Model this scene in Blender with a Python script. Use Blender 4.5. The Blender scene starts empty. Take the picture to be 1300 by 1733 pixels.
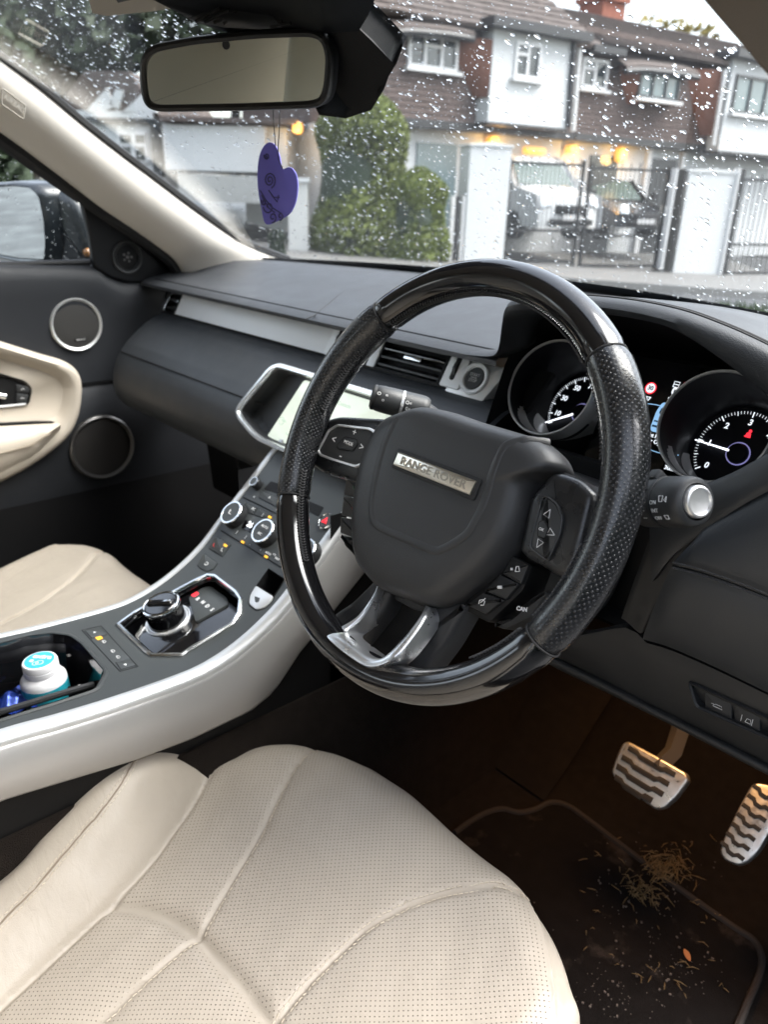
import bpy, bmesh, math, random
from mathutils import Vector, Matrix, noise as mnoise
R = math.radians
random.seed(7)
S = bpy.context.scene
COL = S.collection
# ------------------------------------------------------------------ camera (origin = centre of the steering wheel, x right, y forward, z up)
CAM = Vector((0.42394, -0.43755, 0.21791))
M_R = Vector((0.6642263745965032, 0.746983452531014, 0.028618961113779953))     # camera right
M_D = Vector((0.3034718803444688, -0.23446732680863122, -0.9235420350473532))   # camera down
M_F = Vector((-0.6831604065888026, 0.6221260276696843, -0.3824278553732207))    # camera forward
FPX, PW, PH = 1303.06, 1300.0, 1733.0
cd = bpy.data.cameras.new('camera'); cam = bpy.data.objects.new('camera', cd); COL.objects.link(cam)
rm = Matrix((M_R, -M_D, -M_F)).transposed().to_4x4()
cam.matrix_world = Matrix.Translation(CAM) @ rm
cd.sensor_fit = 'VERTICAL'; cd.sensor_height = 36.0; cd.lens = 36.0 * FPX / PH
cd.clip_start = 0.02; cd.clip_end = 900
cd.dof.use_dof = True; cd.dof.focus_distance = 0.66; cd.dof.aperture_fstop = 7.5
S.camera = cam
# ------------------------------------------------------------------ overcast daylight
w = bpy.data.worlds.new("World"); S.world = w; w.use_nodes = True
nt = w.node_tree; nt.nodes.clear()
sky = nt.nodes.new('ShaderNodeTexSky'); sky.sky_type = 'NISHITA'; sky.sun_disc = False
sky.sun_elevation = R(55); sky.sun_rotation = R(42); sky.altitude = 50; sky.air_density = 1.2; sky.dust_density = 3.0; sky.ozone_density = 1.0
hs = nt.nodes.new('ShaderNodeHueSaturation'); hs.inputs['Saturation'].default_value = 0.46; hs.inputs['Value'].default_value = 1.0
bg = nt.nodes.new('ShaderNodeBackground'); bg.inputs[1].default_value = 0.15
ou = nt.nodes.new('ShaderNodeOutputWorld')
nt.links.new(sky.outputs[0], hs.inputs['Color']); nt.links.new(hs.outputs[0], bg.inputs[0]); nt.links.new(bg.outputs[0], ou.inputs[0])
sd = bpy.data.lights.new('sun', 'SUN'); sd.energy = 1.5; sd.angle = R(50); sd.color = (1, 0.985, 0.96)
sun = bpy.data.objects.new('sun', sd); COL.objects.link(sun)
sdir = Vector((math.sin(R(42)) * math.cos(R(55)), math.cos(R(42)) * math.cos(R(55)), math.sin(R(55))))
sun.rotation_euler = sdir.to_track_quat('Z', 'Y').to_euler()
S.view_settings.view_transform = 'Standard'; S.view_settings.look = 'None'
S.view_settings.exposure = 2.35; S.view_settings.gamma = 1.0; S.view_settings.use_curve_mapping = False
S.cycles.use_denoising = True
try: S.cycles.denoiser = 'OPENIMAGEDENOISE'
except Exception: pass
S.cycles.max_bounces = 10; S.cycles.diffuse_bounces = 5; S.cycles.glossy_bounces = 5
S.cycles.transmission_bounces = 8; S.cycles.transparent_max_bounces = 12
S.cycles.caustics_reflective = False; S.cycles.caustics_refractive = False
S.cycles.sample_clamp_indirect = 6.0

# ------------------------------------------------------------------ placing helpers: a sight line met with a real plane of the car or the street
def ray(px, py): return M_R * ((px - PW / 2) / FPX) + M_D * ((py - PH / 2) / FPX) + M_F
def at(px, py, ax, v):
    d = ray(px, py); i = 'xyz'.index(ax); return CAM + d * ((v - CAM[i]) / d[i])
def atp(px, py, p0, n):
    d = ray(px, py); return CAM + d * ((Vector(p0) - CAM).dot(n) / d.dot(n))
class Frame:
    def __init__(s, o, u, v, n=None):
        s.o = Vector(o); s.u = Vector(u).normalized(); s.v = Vector(v); s.v = (s.v - s.u * s.v.dot(s.u)).normalized()
        s.n = s.u.cross(s.v) if n is None else Vector(n).normalized()
    def __call__(s, a, b, c=0.0): return s.o + s.u * a + s.v * b + s.n * c
    def px(s, x, y, h=0.0):
        X = atp(x, y, s.o + s.n * h, s.n) - s.o; return (X.dot(s.u), X.dot(s.v))
    def at(s, a, b, c=0.0): return Frame(s(a, b, c), s.u, s.v, s.n)
    def turn(s, deg):
        c, q = math.cos(R(deg)), math.sin(R(deg)); return Frame(s.o, s.u * c + s.v * q, s.v * c - s.u * q, s.n)
# ------------------------------------------------------------------ object helpers
def thing(name, label, cat, loc=(0, 0, 0), mat=None, group=None, kind=None):
    o = bpy.data.objects.new(name, None); COL.objects.link(o); o.empty_display_size = 0.05
    o.matrix_basis = mat if mat is not None else Matrix.Translation(loc)
    ROOT[o.name] = o.matrix_basis.copy()
    tagit(o, label, cat, group, kind); return o
ROOT = {}
def tagit(o, label=None, cat=None, group=None, kind=None):
    if label: o['label'] = label
    if cat: o['category'] = cat
    if group: o['group'] = group
    if kind: o['kind'] = kind
    return o
def link(name, me, parent=None, local=False):
    o = bpy.data.objects.new(name, me); COL.objects.link(o)
    if parent is not None:
        o.parent = parent
        if not local and parent.name in ROOT: o.matrix_parent_inverse = ROOT[parent.name].inverted()
    return o
def mesh(name, verts, faces, mat, parent=None, smooth=True, sharp=38, local=False, bevel=0, seg=2, sub=0, uvs=None, thick=0, kind=None):
    me = bpy.data.meshes.new(name); me.from_pydata([tuple(v) for v in verts], [], faces); me.validate(); me.update()
    if uvs is not None:
        uv = me.uv_layers.new(name='UVMap')
        for l in me.loops: uv.data[l.index].uv = uvs[l.vertex_index]
    if smooth:
        for p in me.polygons: p.use_smooth = True
        if sharp: me.set_sharp_from_angle(angle=R(sharp))
    if mat: me.materials.append(mat)
    o = link(name, me, parent, local)
    if thick:
        m = o.modifiers.new('t', 'SOLIDIFY'); m.thickness = thick; m.offset = -1
    if bevel:
        m = o.modifiers.new('b', 'BEVEL'); m.width = bevel; m.segments = seg; m.limit_method = 'ANGLE'; m.angle_limit = R(35); m.harden_normals = True
    if sub:
        m = o.modifiers.new('s', 'SUBSURF'); m.levels = sub; m.render_levels = sub
    if kind: o['kind'] = kind
    return o
class MB:
    def __init__(s): s.v = []; s.f = []
    def add(s, verts, faces):
        k = len(s.v); s.v += [Vector(x) for x in verts]; s.f += [tuple(i + k for i in f) for f in faces]; return s
    def box(s, fr, a0, a1, b0, b1, c0, c1):
        vs = [fr(a, b, c) for c in (c0, c1) for b in (b0, b1) for a in (a0, a1)]
        return s.add(vs, [(0, 2, 3, 1), (4, 5, 7, 6), (0, 1, 5, 4), (2, 6, 7, 3), (0, 4, 6, 2), (1, 3, 7, 5)])
    def prism(s, poly, fr, h0, h1, b=0.0, nb=2, back=True):
        poly = ccw(poly); n = len(poly); rings = [(0, h0)]
        if b > 0:
            for k in range(nb + 1):
                a = k / nb * math.pi / 2; rings.append((-b * (1 - math.cos(a)), h1 - b + b * math.sin(a)))
        else: rings.append((0, h1))
        vs, fs = [], []
        for off, h in rings:
            q = offset(poly, off) if off else poly
            vs += [fr(x, y, h) for x, y in q]
        for r in range(len(rings) - 1):
            for i in range(n):
                j = (i + 1) % n; fs.append((r * n + i, r * n + j, r * n + n + j, r * n + n + i))
        fs.append(tuple(range((len(rings) - 1) * n, len(rings) * n)))
        if back: fs.append(tuple(range(n - 1, -1, -1)))
        return s.add(vs, fs)
    def ring(s, poly, fr, prof):          # sweep a (offset, height) profile round a closed outline
        poly = ccw(poly); n = len(poly); m = len(prof); vs = []
        for off, h in prof: vs += [fr(x, y, h) for x, y in offset(poly, off)]
        fs = []
        for r in range(m):
            r2 = (r + 1) % m
            for i in range(n):
                j = (i + 1) % n; fs.append((r * n + i, r2 * n + i, r2 * n + j, r * n + j))
        return s.add(vs, fs)
    def lathe(s, prof, fr, n=40, a0=0, a1=360):      # (radius, height) along fr.n
        m = len(prof); vs = []; full = abs(a1 - a0) >= 360; k = n if full else n + 1
        for i in range(k):
            a = R(a0 + (a1 - a0) * i / n); c, q = math.cos(a), math.sin(a)
            vs += [fr(r * c, r * q, h) for r, h in prof]
        fs = []
        for i in range(n):
            j = (i + 1) % k
            for r in range(m - 1): fs.append((i * m + r, j * m + r, j * m + r + 1, i * m + r + 1))
        return s.add(vs, fs)
    def tube(s, path, r, n=8, closed=False, prof=None, up=None):
        path = [Vector(q) for q in path]; N = len(path)
        pr = prof or [(math.cos(2 * math.pi * i / n), math.sin(2 * math.pi * i / n)) for i in range(n)]
        n = len(pr); vs = []; last = None
        for i, q in enumerate(path):
            t = (path[(i + 1) % N] - path[i - 1]) if closed else (path[min(i + 1, N - 1)] - path[max(i - 1, 0)])
            t.normalize()
            if up is not None: a = Vector(up); a = (a - t * a.dot(t)).normalized()
            elif last is None:
                a = Vector((0, 0, 1)) if abs(t.z) < .9 else Vector((1, 0, 0)); a = (a - t * a.dot(t)).normalized()
            else: a = (last - t * last.dot(t)).normalized()
            last = a; b = t.cross(a); rr = r[i] if isinstance(r, (list, tuple)) else r
            vs += [q + a * (x * rr) + b * (y * rr) for x, y in pr]
        fs = []
        for i in range(N if closed else N - 1):
            j = (i + 1) % N
            for k in range(n):
                l = (k + 1) % n; fs.append((i * n + k, i * n + l, j * n + l, j * n + k))
        if not closed: fs.append(tuple(range(n - 1, -1, -1))); fs.append(tuple(range((N - 1) * n, N * n)))
        return s.add(vs, fs)
    def grid(s, rows, closeu=False):
        m = len(rows[0]); vs = [q for r in rows for q in r]; fs = []
        for i in range(len(rows) - 1):
            for k in range(m if closeu else m - 1):
                l = (k + 1) % m; fs.append((i * m + k, i * m + l, (i + 1) * m + l, (i + 1) * m + k))
        return s.add(vs, fs)
    def build(s, name, mat, parent=None, **k): return mesh(name, s.v, s.f, mat, parent, **k)
def area2(p): return sum(p[i][0] * p[(i + 1) % len(p)][1] - p[(i + 1) % len(p)][0] * p[i][1] for i in range(len(p)))
def ccw(p): p = [tuple(q) for q in p]; return p if area2(p) > 0 else p[::-1]
def offset(poly, d):                      # positive = outwards (ccw outline)
    n = len(poly); out = []
    for i in range(n):
        p0, p1, p2 = Vector(poly[i - 1]), Vector(poly[i]), Vector(poly[(i + 1) % n])
        e1, e2 = (p1 - p0), (p2 - p1)
        if e1.length < 1e-9: e1 = e2
        if e2.length < 1e-9: e2 = e1
        e1.normalize(); e2.normalize(); n1, n2 = Vector((e1.y, -e1.x)), Vector((e2.y, -e2.x))
        b = n1 + n2
        if b.length < 1e-6: b = n1
        b.normalize(); c = max(0.45, b.dot(n1)); q = p1 + b * (d / c); out.append((q.x, q.y))
    return out
def rounded(poly, r, n=4):
    out = []; N = len(poly)
    for i in range(N):
        p0, p1, p2 = Vector(poly[i - 1]), Vector(poly[i]), Vector(poly[(i + 1) % N])
        rr = r[i] if isinstance(r, (list, tuple)) else r
        a = p1 + (p0 - p1).normalized() * min(rr, (p0 - p1).length * .48); b = p1 + (p2 - p1).normalized() * min(rr, (p2 - p1).length * .48)
        for k in range(n + 1):
            t = k / n; out.append(tuple(a * (1 - t) ** 2 + p1 * 2 * t * (1 - t) + b * t * t))
    return out
def spline(pts, n=6, closed=False):        # Catmull-Rom through the points
    P = [Vector(p) for p in pts]; N = len(P); out = []
    for i in range(N if closed else N - 1):
        if closed: a, b, c, d = P[i - 1], P[i], P[(i + 1) % N], P[(i + 2) % N]
        else: a, b, c, d = P[max(i - 1, 0)], P[i], P[i + 1], P[min(i + 2, N - 1)]
        for k in range(n):
            t = k / n; out.append(0.5 * ((2 * b) + (c - a) * t + (2 * a - 5 * b + 4 * c - d) * t * t + (3 * b - a - 3 * c + d) * t ** 3))
    if not closed: out.append(P[-1])
    return out
def resample(pts, n):
    P = [Vector(p) for p in pts]; L = [0]
    for i in range(1, len(P)): L.append(L[-1] + (P[i] - P[i - 1]).length)
    out = []; j = 0
    for k in range(n):
        s = L[-1] * k / (n - 1)
        while j < len(L) - 2 and L[j + 1] < s: j += 1
        d = L[j + 1] - L[j]; t = (s - L[j]) / d if d > 0 else 0
        out.append(P[j].lerp(P[j + 1], min(1, max(0, t))))
    return out
def lerp(a, b, t): return a + (b - a) * t
def interp(x, xs, ys):
    if x <= xs[0]: return ys[0]
    for i in range(1, len(xs)):
        if x <= xs[i]: return lerp(ys[i - 1], ys[i], (x - xs[i - 1]) / (xs[i] - xs[i - 1]))
    return ys[-1]
def sstep(a, b, x):
    t = min(1, max(0, (x - a) / (b - a))); return t * t * (3 - 2 * t)
def plate(name, poly, fr, h0, h1, mat, parent=None, b=0.0, nb=2, **k): return MB().prism(poly, fr, h0, h1, b, nb).build(name, mat, parent, **k)
def disc(r, n=32, c=(0, 0)): return [(c[0] + r * math.cos(2 * math.pi * i / n), c[1] + r * math.sin(2 * math.pi * i / n)) for i in range(n)]
def rect(w, h, c=(0, 0)): return [(c[0] - w / 2, c[1] - h / 2), (c[0] + w / 2, c[1] - h / 2), (c[0] + w / 2, c[1] + h / 2), (c[0] - w / 2, c[1] + h / 2)]
def text(s, fr, size, mat, parent=None, name='lettering', h=0.0002, ext=0.00015, local=False, shear=0.0, sx=1.0, align='CENTER', bold=0.0):
    cu = bpy.data.curves.new('t', 'FONT'); cu.body = s; cu.size = size; cu.align_x = align; cu.align_y = 'CENTER'; cu.extrude = ext; cu.resolution_u = 3; cu.shear = shear; cu.offset = bold
    to = bpy.data.objects.new('t', cu); me = bpy.data.meshes.new_from_object(to)
    for v in me.vertices: v.co = fr(v.co.x * sx, v.co.y, v.co.z + h)
    me.name = name; me.materials.clear(); me.materials.append(mat)
    bpy.data.objects.remove(to); bpy.data.curves.remove(cu)
    return link(name, me, parent, local)
def strokes(paths, fr, wd, mat, parent=None, name='symbol', h=0.0003, local=False):   # thin printed lines as flat tubes
    mb = MB()
    for p in paths:
        mb.tube([fr(x, y, h) for x, y in p], wd / 2, n=6)
    return mb.build(name, mat, parent, local=local)

# ------------------------------------------------------------------ materials
EK = 0.21                                              # lamps and screens sit in a picture exposed for a dull day
def mat(name, col, rough=0.5, metal=0.0, spec=0.5, coat=0.0, bump=None, vary=0.0, vscale=8.0, rvary=0.0, emit=None, estr=1.0, sheen=0.0, grime=None):
    m = bpy.data.materials.new(name); m.use_nodes = True; t = m.node_tree; b = t.nodes['Principled BSDF']
    b.inputs['Base Color'].default_value = (*col, 1); b.inputs['Roughness'].default_value = rough; b.inputs['Metallic'].default_value = metal
    b.inputs['Specular IOR Level'].default_value = spec; b.inputs['Coat Weight'].default_value = coat; b.inputs['Coat Roughness'].default_value = 0.05
    if sheen: b.inputs['Sheen Weight'].default_value = sheen
    if emit: b.inputs['Emission Color'].default_value = (*emit, 1); b.inputs['Emission Strength'].default_value = estr * EK
    tc = t.nodes.new('ShaderNodeTexCoord')
    if vary:
        n = t.nodes.new('ShaderNodeTexNoise'); n.inputs['Scale'].default_value = vscale; n.inputs['Detail'].default_value = 6
        t.links.new(tc.outputs['Object'], n.inputs['Vector'])
        mx = t.nodes.new('ShaderNodeMix'); mx.data_type = 'RGBA'
        mx.inputs[6].default_value = (*[max(0, c * (1 - vary)) for c in col], 1); mx.inputs[7].default_value = (*[min(1, c * (1 + vary)) for c in col], 1)
        t.links.new(n.outputs['Fac'], mx.inputs[0]); t.links.new(mx.outputs[2], b.inputs['Base Color'])
    if rvary:
        n2 = t.nodes.new('ShaderNodeTexNoise'); n2.inputs['Scale'].default_value = vscale * 2.3; n2.inputs['Detail'].default_value = 5
        t.links.new(tc.outputs['Object'], n2.inputs['Vector'])
        mr = t.nodes.new('ShaderNodeMapRange'); mr.inputs[3].default_value = max(0.02, rough - rvary); mr.inputs[4].default_value = min(1, rough + rvary)
        mr.inputs[1].default_value = .3; mr.inputs[2].default_value = .7
        t.links.new(n2.outputs['Fac'], mr.inputs[0]); t.links.new(mr.outputs[0], b.inputs['Roughness'])
    if bump:
        kind, sc, st = bump[:3]
        if kind == 'vor':
            x = t.nodes.new('ShaderNodeTexVoronoi'); x.feature = 'F1'; out = x.outputs['Distance']
        else:
            x = t.nodes.new('ShaderNodeTexNoise'); x.inputs['Detail'].default_value = 4; out = x.outputs['Fac']
        x.inputs['Scale'].default_value = sc; t.links.new(tc.outputs['Object'], x.inputs['Vector'])
        bp = t.nodes.new('ShaderNodeBump'); bp.inputs['Strength'].default_value = st; bp.inputs['Distance'].default_value = bump[3] if len(bump) > 3 else 0.0006
        t.links.new(out, bp.inputs['Height']); t.links.new(bp.outputs[0], b.inputs['Normal'])
    return m
def dots(m, coord, pitch, rad, col, depth=0.0, attr=None, stag=True):
    """staggered punched holes over an existing material"""
    t = m.node_tree; b = t.nodes['Principled BSDF']; N = t.nodes; L = t.links
    if coord == 'UV': tc = N.new('ShaderNodeUVMap'); src = tc.outputs[0]
    else: tc = N.new('ShaderNodeTexCoord'); src = tc.outputs['Object']
    masks = []
    for off in ((0, 0), (.5, .5)) if stag else ((0, 0),):
        mp = N.new('ShaderNodeVectorMath'); mp.operation = 'MULTIPLY_ADD'; mp.inputs[1].default_value = (1 / pitch, 1 / pitch, 0); mp.inputs[2].default_value = (off[0], off[1], 0)
        L.new(src, mp.inputs[0])
        fr = N.new('ShaderNodeVectorMath'); fr.operation = 'FRACTION'; L.new(mp.outputs[0], fr.inputs[0])
        sb = N.new('ShaderNodeVectorMath'); sb.operation = 'SUBTRACT'; sb.inputs[1].default_value = (.5, .5, 0); L.new(fr.outputs[0], sb.inputs[0])
        ln = N.new('ShaderNodeVectorMath'); ln.operation = 'LENGTH'; L.new(sb.outputs[0], ln.inputs[0])
        mr = N.new('ShaderNodeMapRange'); mr.inputs[1].default_value = rad * 1.25 / pitch; mr.inputs[2].default_value = rad * .75 / pitch; mr.inputs[3].default_value = 0; mr.inputs[4].default_value = 1
        L.new(ln.outputs['Value'], mr.inputs[0]); masks.append(mr.outputs[0])
    msk = masks[0]
    if stag:
        mxm = N.new('ShaderNodeMath'); mxm.operation = 'MAXIMUM'; L.new(masks[0], mxm.inputs[0]); L.new(masks[1], mxm.inputs[1]); msk = mxm.outputs[0]
    if attr:
        at_ = N.new('ShaderNodeAttribute'); at_.attribute_name = attr
        mu = N.new('ShaderNodeMath'); mu.operation = 'MULTIPLY'; L.new(msk, mu.inputs[0]); L.new(at_.outputs['Fac'], mu.inputs[1]); msk = mu.outputs[0]
    mix = N.new('ShaderNodeMix'); mix.data_type = 'RGBA'; mix.inputs[7].default_value = (*col, 1); L.new(msk, mix.inputs[0])
    if b.inputs['Base Color'].is_linked: L.new(b.inputs['Base Color'].links[0].from_socket, mix.inputs[6])
    else: mix.inputs[6].default_value = b.inputs['Base Color'].default_value
    L.new(mix.outputs[2], b.inputs['Base Color'])
    if depth:
        bp = N.new('ShaderNodeBump'); bp.invert = True; bp.inputs['Strength'].default_value = 0.6; bp.inputs['Distance'].default_value = depth; L.new(msk, bp.inputs['Height'])
        if b.inputs['Normal'].is_linked: L.new(b.inputs['Normal'].links[0].from_socket, bp.inputs['Normal'])
        L.new(bp.outputs[0], b.inputs['Normal'])
    return m
K = {}
K['dash'] = mat('dash_vinyl', (.031, .0335, .0375), .5, spec=.45, bump=('vor', 900, .5, .0005), vary=.12, rvary=.06)
K['dash2'] = mat('soft_leather_trim', (.029, .032, .0355), .46, spec=.45, bump=('vor', 1400, .35, .0004), vary=.12, rvary=.06)
K['plastic'] = mat('black_plastic', (.0155, .0163, .0175), .52, spec=.4, bump=('noise', 1200, .25, .0004), rvary=.06)
K['plastic_g'] = mat('grey_black_plastic', (.029, .0305, .032), .48, spec=.45, bump=('noise', 1500, .2, .0003), rvary=.05)
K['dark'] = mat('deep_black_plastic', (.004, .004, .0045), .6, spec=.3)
K['gloss'] = mat('gloss_black', (.006, .006, .007), .08, spec=.5, coat=.6, rvary=.03, vscale=30)
K['chrome'] = mat('satin_chrome', (.72, .74, .75), .16, metal=1.0, rvary=.05, vscale=30)
K['silver'] = mat('brushed_aluminium', (.70, .71, .71), .42, metal=.65, bump=('noise', 2500, .12, .0003), rvary=.05)
K['silver2'] = mat('satin_silver_paint', (.50, .49, .48), .36, metal=.55, spec=.5, vary=.03)
K['cream'] = mat('cream_leather', (.52, .475, .41), .42, spec=.4, bump=('vor', 1100, .3, .0004), vary=.06, vscale=14, rvary=.06)
K['creamp'] = mat('cream_trim', (.74, .70, .635), .62, spec=.3, bump=('noise', 1500, .25, .0003), vary=.03)
K['white'] = mat('white_print', (.78, .78, .78), .5)
K['whitee'] = mat('lit_white_print', (.8, .8, .8), .5, emit=(.85, .92, 1), estr=1.1)
K['redp'] = mat('red_print', (.5, .03, .03), .5)
K['rede'] = mat('lit_red', (.6, .02, .03), .5, emit=(1, .03, .05), estr=1.6)
K['ambe'] = mat('lit_amber', (.7, .35, .03), .5, emit=(1, .5, .03), estr=1.0)
K['stitch'] = mat('grey_thread', (.05, .05, .052), .7)
K['carpet'] = mat('black_carpet', (.021, .0165, .0138), .95, spec=.1, bump=('noise', 900, 1.0, .004), vary=.35, vscale=60)
# ================================================================== CAR SHELL
GZ = -1.05                                             # street level below the wheel centre
def sl(x): return (x + 0.37)
# windscreen: a raked, slightly bowed sheet
def ws(x, t):                                           # t = 0 at the cowl, 1 at the roof header
    y = lerp(0.635, -0.02, t) - 0.16 * (sl(x) / 0.66) ** 2 * (1 - 0.35 * t)
    z = lerp(0.088, 0.455, t) + 0.02 * math.sin(math.pi * t) - 0.012 * (sl(x) / .66) ** 2
    return Vector((x, y, z))
carb = thing('car_body', 'cream lined car cabin shell with raked windscreen pillars and roof', 'car', (-.37, 0, -.6))
def gridx(f, xs, ts): 
    mb = MB(); mb.grid([[f(x, t) for t in ts] for x in xs]); return mb
glass = bpy.data.materials.new('clear_glass'); glass.use_nodes = True
t_ = glass.node_tree; t_.nodes.clear()
g1 = t_.nodes.new('ShaderNodeBsdfTransparent'); g1.inputs[0].default_value = (.93, .95, .94, 1)
g2 = t_.nodes.new('ShaderNodeBsdfGlossy'); g2.inputs['Roughness'].default_value = 0.0
fz = t_.nodes.new('ShaderNodeFresnel'); fz.inputs[0].default_value = 1.45
fm = t_.nodes.new('ShaderNodeMath'); fm.operation = 'MULTIPLY'; fm.inputs[1].default_value = .28
gm = t_.nodes.new('ShaderNodeMixShader'); go = t_.nodes.new('ShaderNodeOutputMaterial')
t_.links.new(fz.outputs[0], fm.inputs[0]); t_.links.new(fm.outputs[0], gm.inputs[0]); t_.links.new(g1.outputs[0], gm.inputs[1]); t_.links.new(g2.outputs[0], gm.inputs[2]); t_.links.new(gm.outputs[0], go.inputs[0])
XS = [lerp(-1.02, .28, i / 30) for i in range(31)]; TS = [i / 16 for i in range(17)]
wsg = gridx(ws, XS, TS).build('windscreen', glass, carb, sharp=0)
# black ceramic band along the glass edges
def band(x0, x1, t0, t1, n=20):
    mb = MB(); mb.grid([[ws(lerp(x0, x1, i / n), t) + Vector((0, .003, .005)) for t in (t0, t1)] for i in range(n + 1)]); return mb
K['seal'] = mat('black_rubber', (.008, .008, .009), .6)
mb = band(-1.03, .29, -.03, .012); mb.add(*(lambda b: (b.v, b.f))(band(-1.03, .29, .97, 1.02)))
mb.build('glass_border', K['seal'], carb)
# A-pillars: cream trim lofted from sections (upper edge meets the glass, lower edge meets the door)
PU = [(-60, 60), (0, 105), (60, 150), (130, 208), (190, 255), (250, 300), (330, 360), (400, 408), (440, 426), (482, 441)]
PL = [(-60, 185), (0, 226), (50, 262), (110, 307), (170, 353), (230, 393), (268, 420), (292, 440), (306, 462), (312, 485)]
def pillar_edges():
    up, lo = [], []
    for i, (q, r) in enumerate(zip(PU, PL)):
        up.append(at(*q, 'x', lerp(-.955, -1.0, i / 9))); lo.append(at(*r, 'x', lerp(-1.035, -1.06, i / 9)))
    return up, lo
pu, pl = pillar_edges()
pu, pl = resample(spline(pu, 5), 40), resample(spline(pl, 5), 40)
# extend both rearwards to the roof
dU = (pu[0] - pu[3]).normalized(); dL = (pl[0] - pl[3]).normalized()
pu = [pu[0] + dU * .14 * k for k in (2, 1)] + pu; pl = [pl[0] + dL * .14 * k for k in (2, 1)] + pl
rows = []
for a, b in zip(pu, pl):
    m = (a + b) / 2; bul = Vector((.030, -.016, .0))
    row = [a + Vector((-.012, .03, .0)), a]
    for t in (.12, .3, .5, .7, .88): row.append(a.lerp(b, t) + bul * math.sin(math.pi * t) ** .75)
    row += [b, b + Vector((-.04, .012, 0))]
    rows.append(row)
mb = MB().grid(rows); pil = mb.build('pillar_trim', K['creamp'], carb, sharp=60, sub=1)
mb = MB(); mb.grid([[Vector((-.74 - q.x, q.y, q.z)) for q in r][::-1] for r in rows]); mb.build('pillar_trim', K['creamp'], carb, sharp=60, sub=1)
# airbag tag on the pillar: an embossed plaque
pf = Frame(at(23, 175, 'x', -.962) + Vector((.02, -.013, 0)), at(42, 190, 'x', -.962) - at(3, 160, 'x', -.962), at(5, 148, 'x', -.962) - at(3, 192, 'x', -.962))
if pf.n.dot(CAM - pf.o) < 0: pf.n = -pf.n
tg = rounded([pf.px(3, 148), pf.px(43, 178), pf.px(40, 203), pf.px(1, 176)], .003)
tag_ = MB().ring(tg, pf, [(0, -.004), (0, .0008), (-.0006, .0014), (-.0012, .0008), (-.0012, -.004)]).build('airbag_tag', mat('tag_grey', (.45, .42, .37), .6), carb)
ctr = pf.px(23, 176); text('AIRBAG', pf.at(ctr[0], ctr[1], .001), .0105, mat('emboss_grey', (.38, .355, .31), .6), tag_, sx=.9)
# seals between pillar, glass and door
MB().tube([a + Vector((-.004, .012, .003)) for a in pu], .007, n=6).build('glass_seal', K['seal'], carb)
MB().tube([b + Vector((-.012, .0, -.003)) for b in pl], .011, n=6).build('door_seal', K['seal'], carb)
# roof lining, outer roof, rear shell, B pillars, sill and floor pan
K['headliner'] = mat('headliner_cloth', (.46, .42, .36), .95, spec=.1, bump=('noise', 900, .5, .001))
K['body'] = mat('grey_car_paint', (.10, .11, .12), .25, metal=.5, coat=.8)
def roof(x, y, dz): return Vector((x, y, .478 + .02 * math.sin(math.pi * min(1, max(0, (x + 1.0) / 1.26))) - .03 * sstep(-1.2, -2.4, y) + dz))
ys = [-.01, -.2, -.5, -.9, -1.3, -1.7, -2.1]; xs = [lerp(-.99, .25, i / 14) for i in range(15)]
MB().grid([[roof(x, y - (.10 * (sl(x) / .66) ** 2 if y > -.1 else 0), 0) for y in ys] for x in xs]).build('headliner', K['headliner'], carb)
MB().grid([[roof(x, y + .02 - (.10 * (sl(x) / .66) ** 2 if y > -.1 else 0), .05) for y in ys] for x in xs][::-1]).build('roof_panel', K['body'], carb)
for sx in (0, 1):
    def mx(v): return Vector((-.74 - v[0], v[1], v[2])) if sx else Vector(v)
    mb = MB()                                            # B pillar, a tapered post
    mb.grid([[mx((xx, yy + dy, zz)) for xx, dy in ((-1.05 + k, -.07), (-1.0 + k, -.06), (-1.0 + k, .06), (-1.05 + k, .07))] for k, yy, zz in ((-.03, -.62, -.55), (-.03, -.64, .02), (.03, -.72, .3), (.06, -.76, .48))])
    mb.build('pillar_post', K['creamp'], carb)
    mb = MB(); mb.grid([[mx((x_, y_, z_)) for x_, z_ in ((-1.01, .47), (-1.03, .46), (-1.02, .41))] for y_ in (-.1, -.7, -1.4, -2.1)]); mb.build('roof_rail', K['creamp'], carb)
    mb = MB().grid([[mx((-1.13, y_, z_)) for z_ in (-.62, -.3, .03)] for y_ in (-.68, -1.3, -2.1)]); mb.build('rear_side_panel', K['plastic'], carb)
MB().grid([[Vector((x_, -2.1, z_)) for z_ in (-.62, -.2, .1)] for x_ in (-1.13, -.37, .39)]).build('tail_panel', K['plastic'], carb)
# car floor
fl = MB()
FZ = -.665
def floorz(x, y):
    z = FZ + .30 * sstep(.50, .86, y)
    z += .27 * sstep(-.20, -.26, x) * sstep(-.54, -.48, x)                   # tunnel
    return z
fx = [lerp(-1.12, .36, i / 74) for i in range(75)]; fy = [lerp(-2.1, .95, i / 90) for i in range(91)]
fl.grid([[Vector((x, y, floorz(x, y))) for y in fy] for x in fx])
fl.build('car_floor', K['carpet'], None)['kind'] = 'structure'
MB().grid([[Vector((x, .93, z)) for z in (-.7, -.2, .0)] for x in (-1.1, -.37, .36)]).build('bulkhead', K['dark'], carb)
MB().grid([[Vector((x_, y, z)) for x_, z in ((.33, -.66), (.36, -.6), (.45, -.6), (.47, -.75))] for y in (-.7, 0, .9)]).build('door_sill', K['plastic'], carb)
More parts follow.
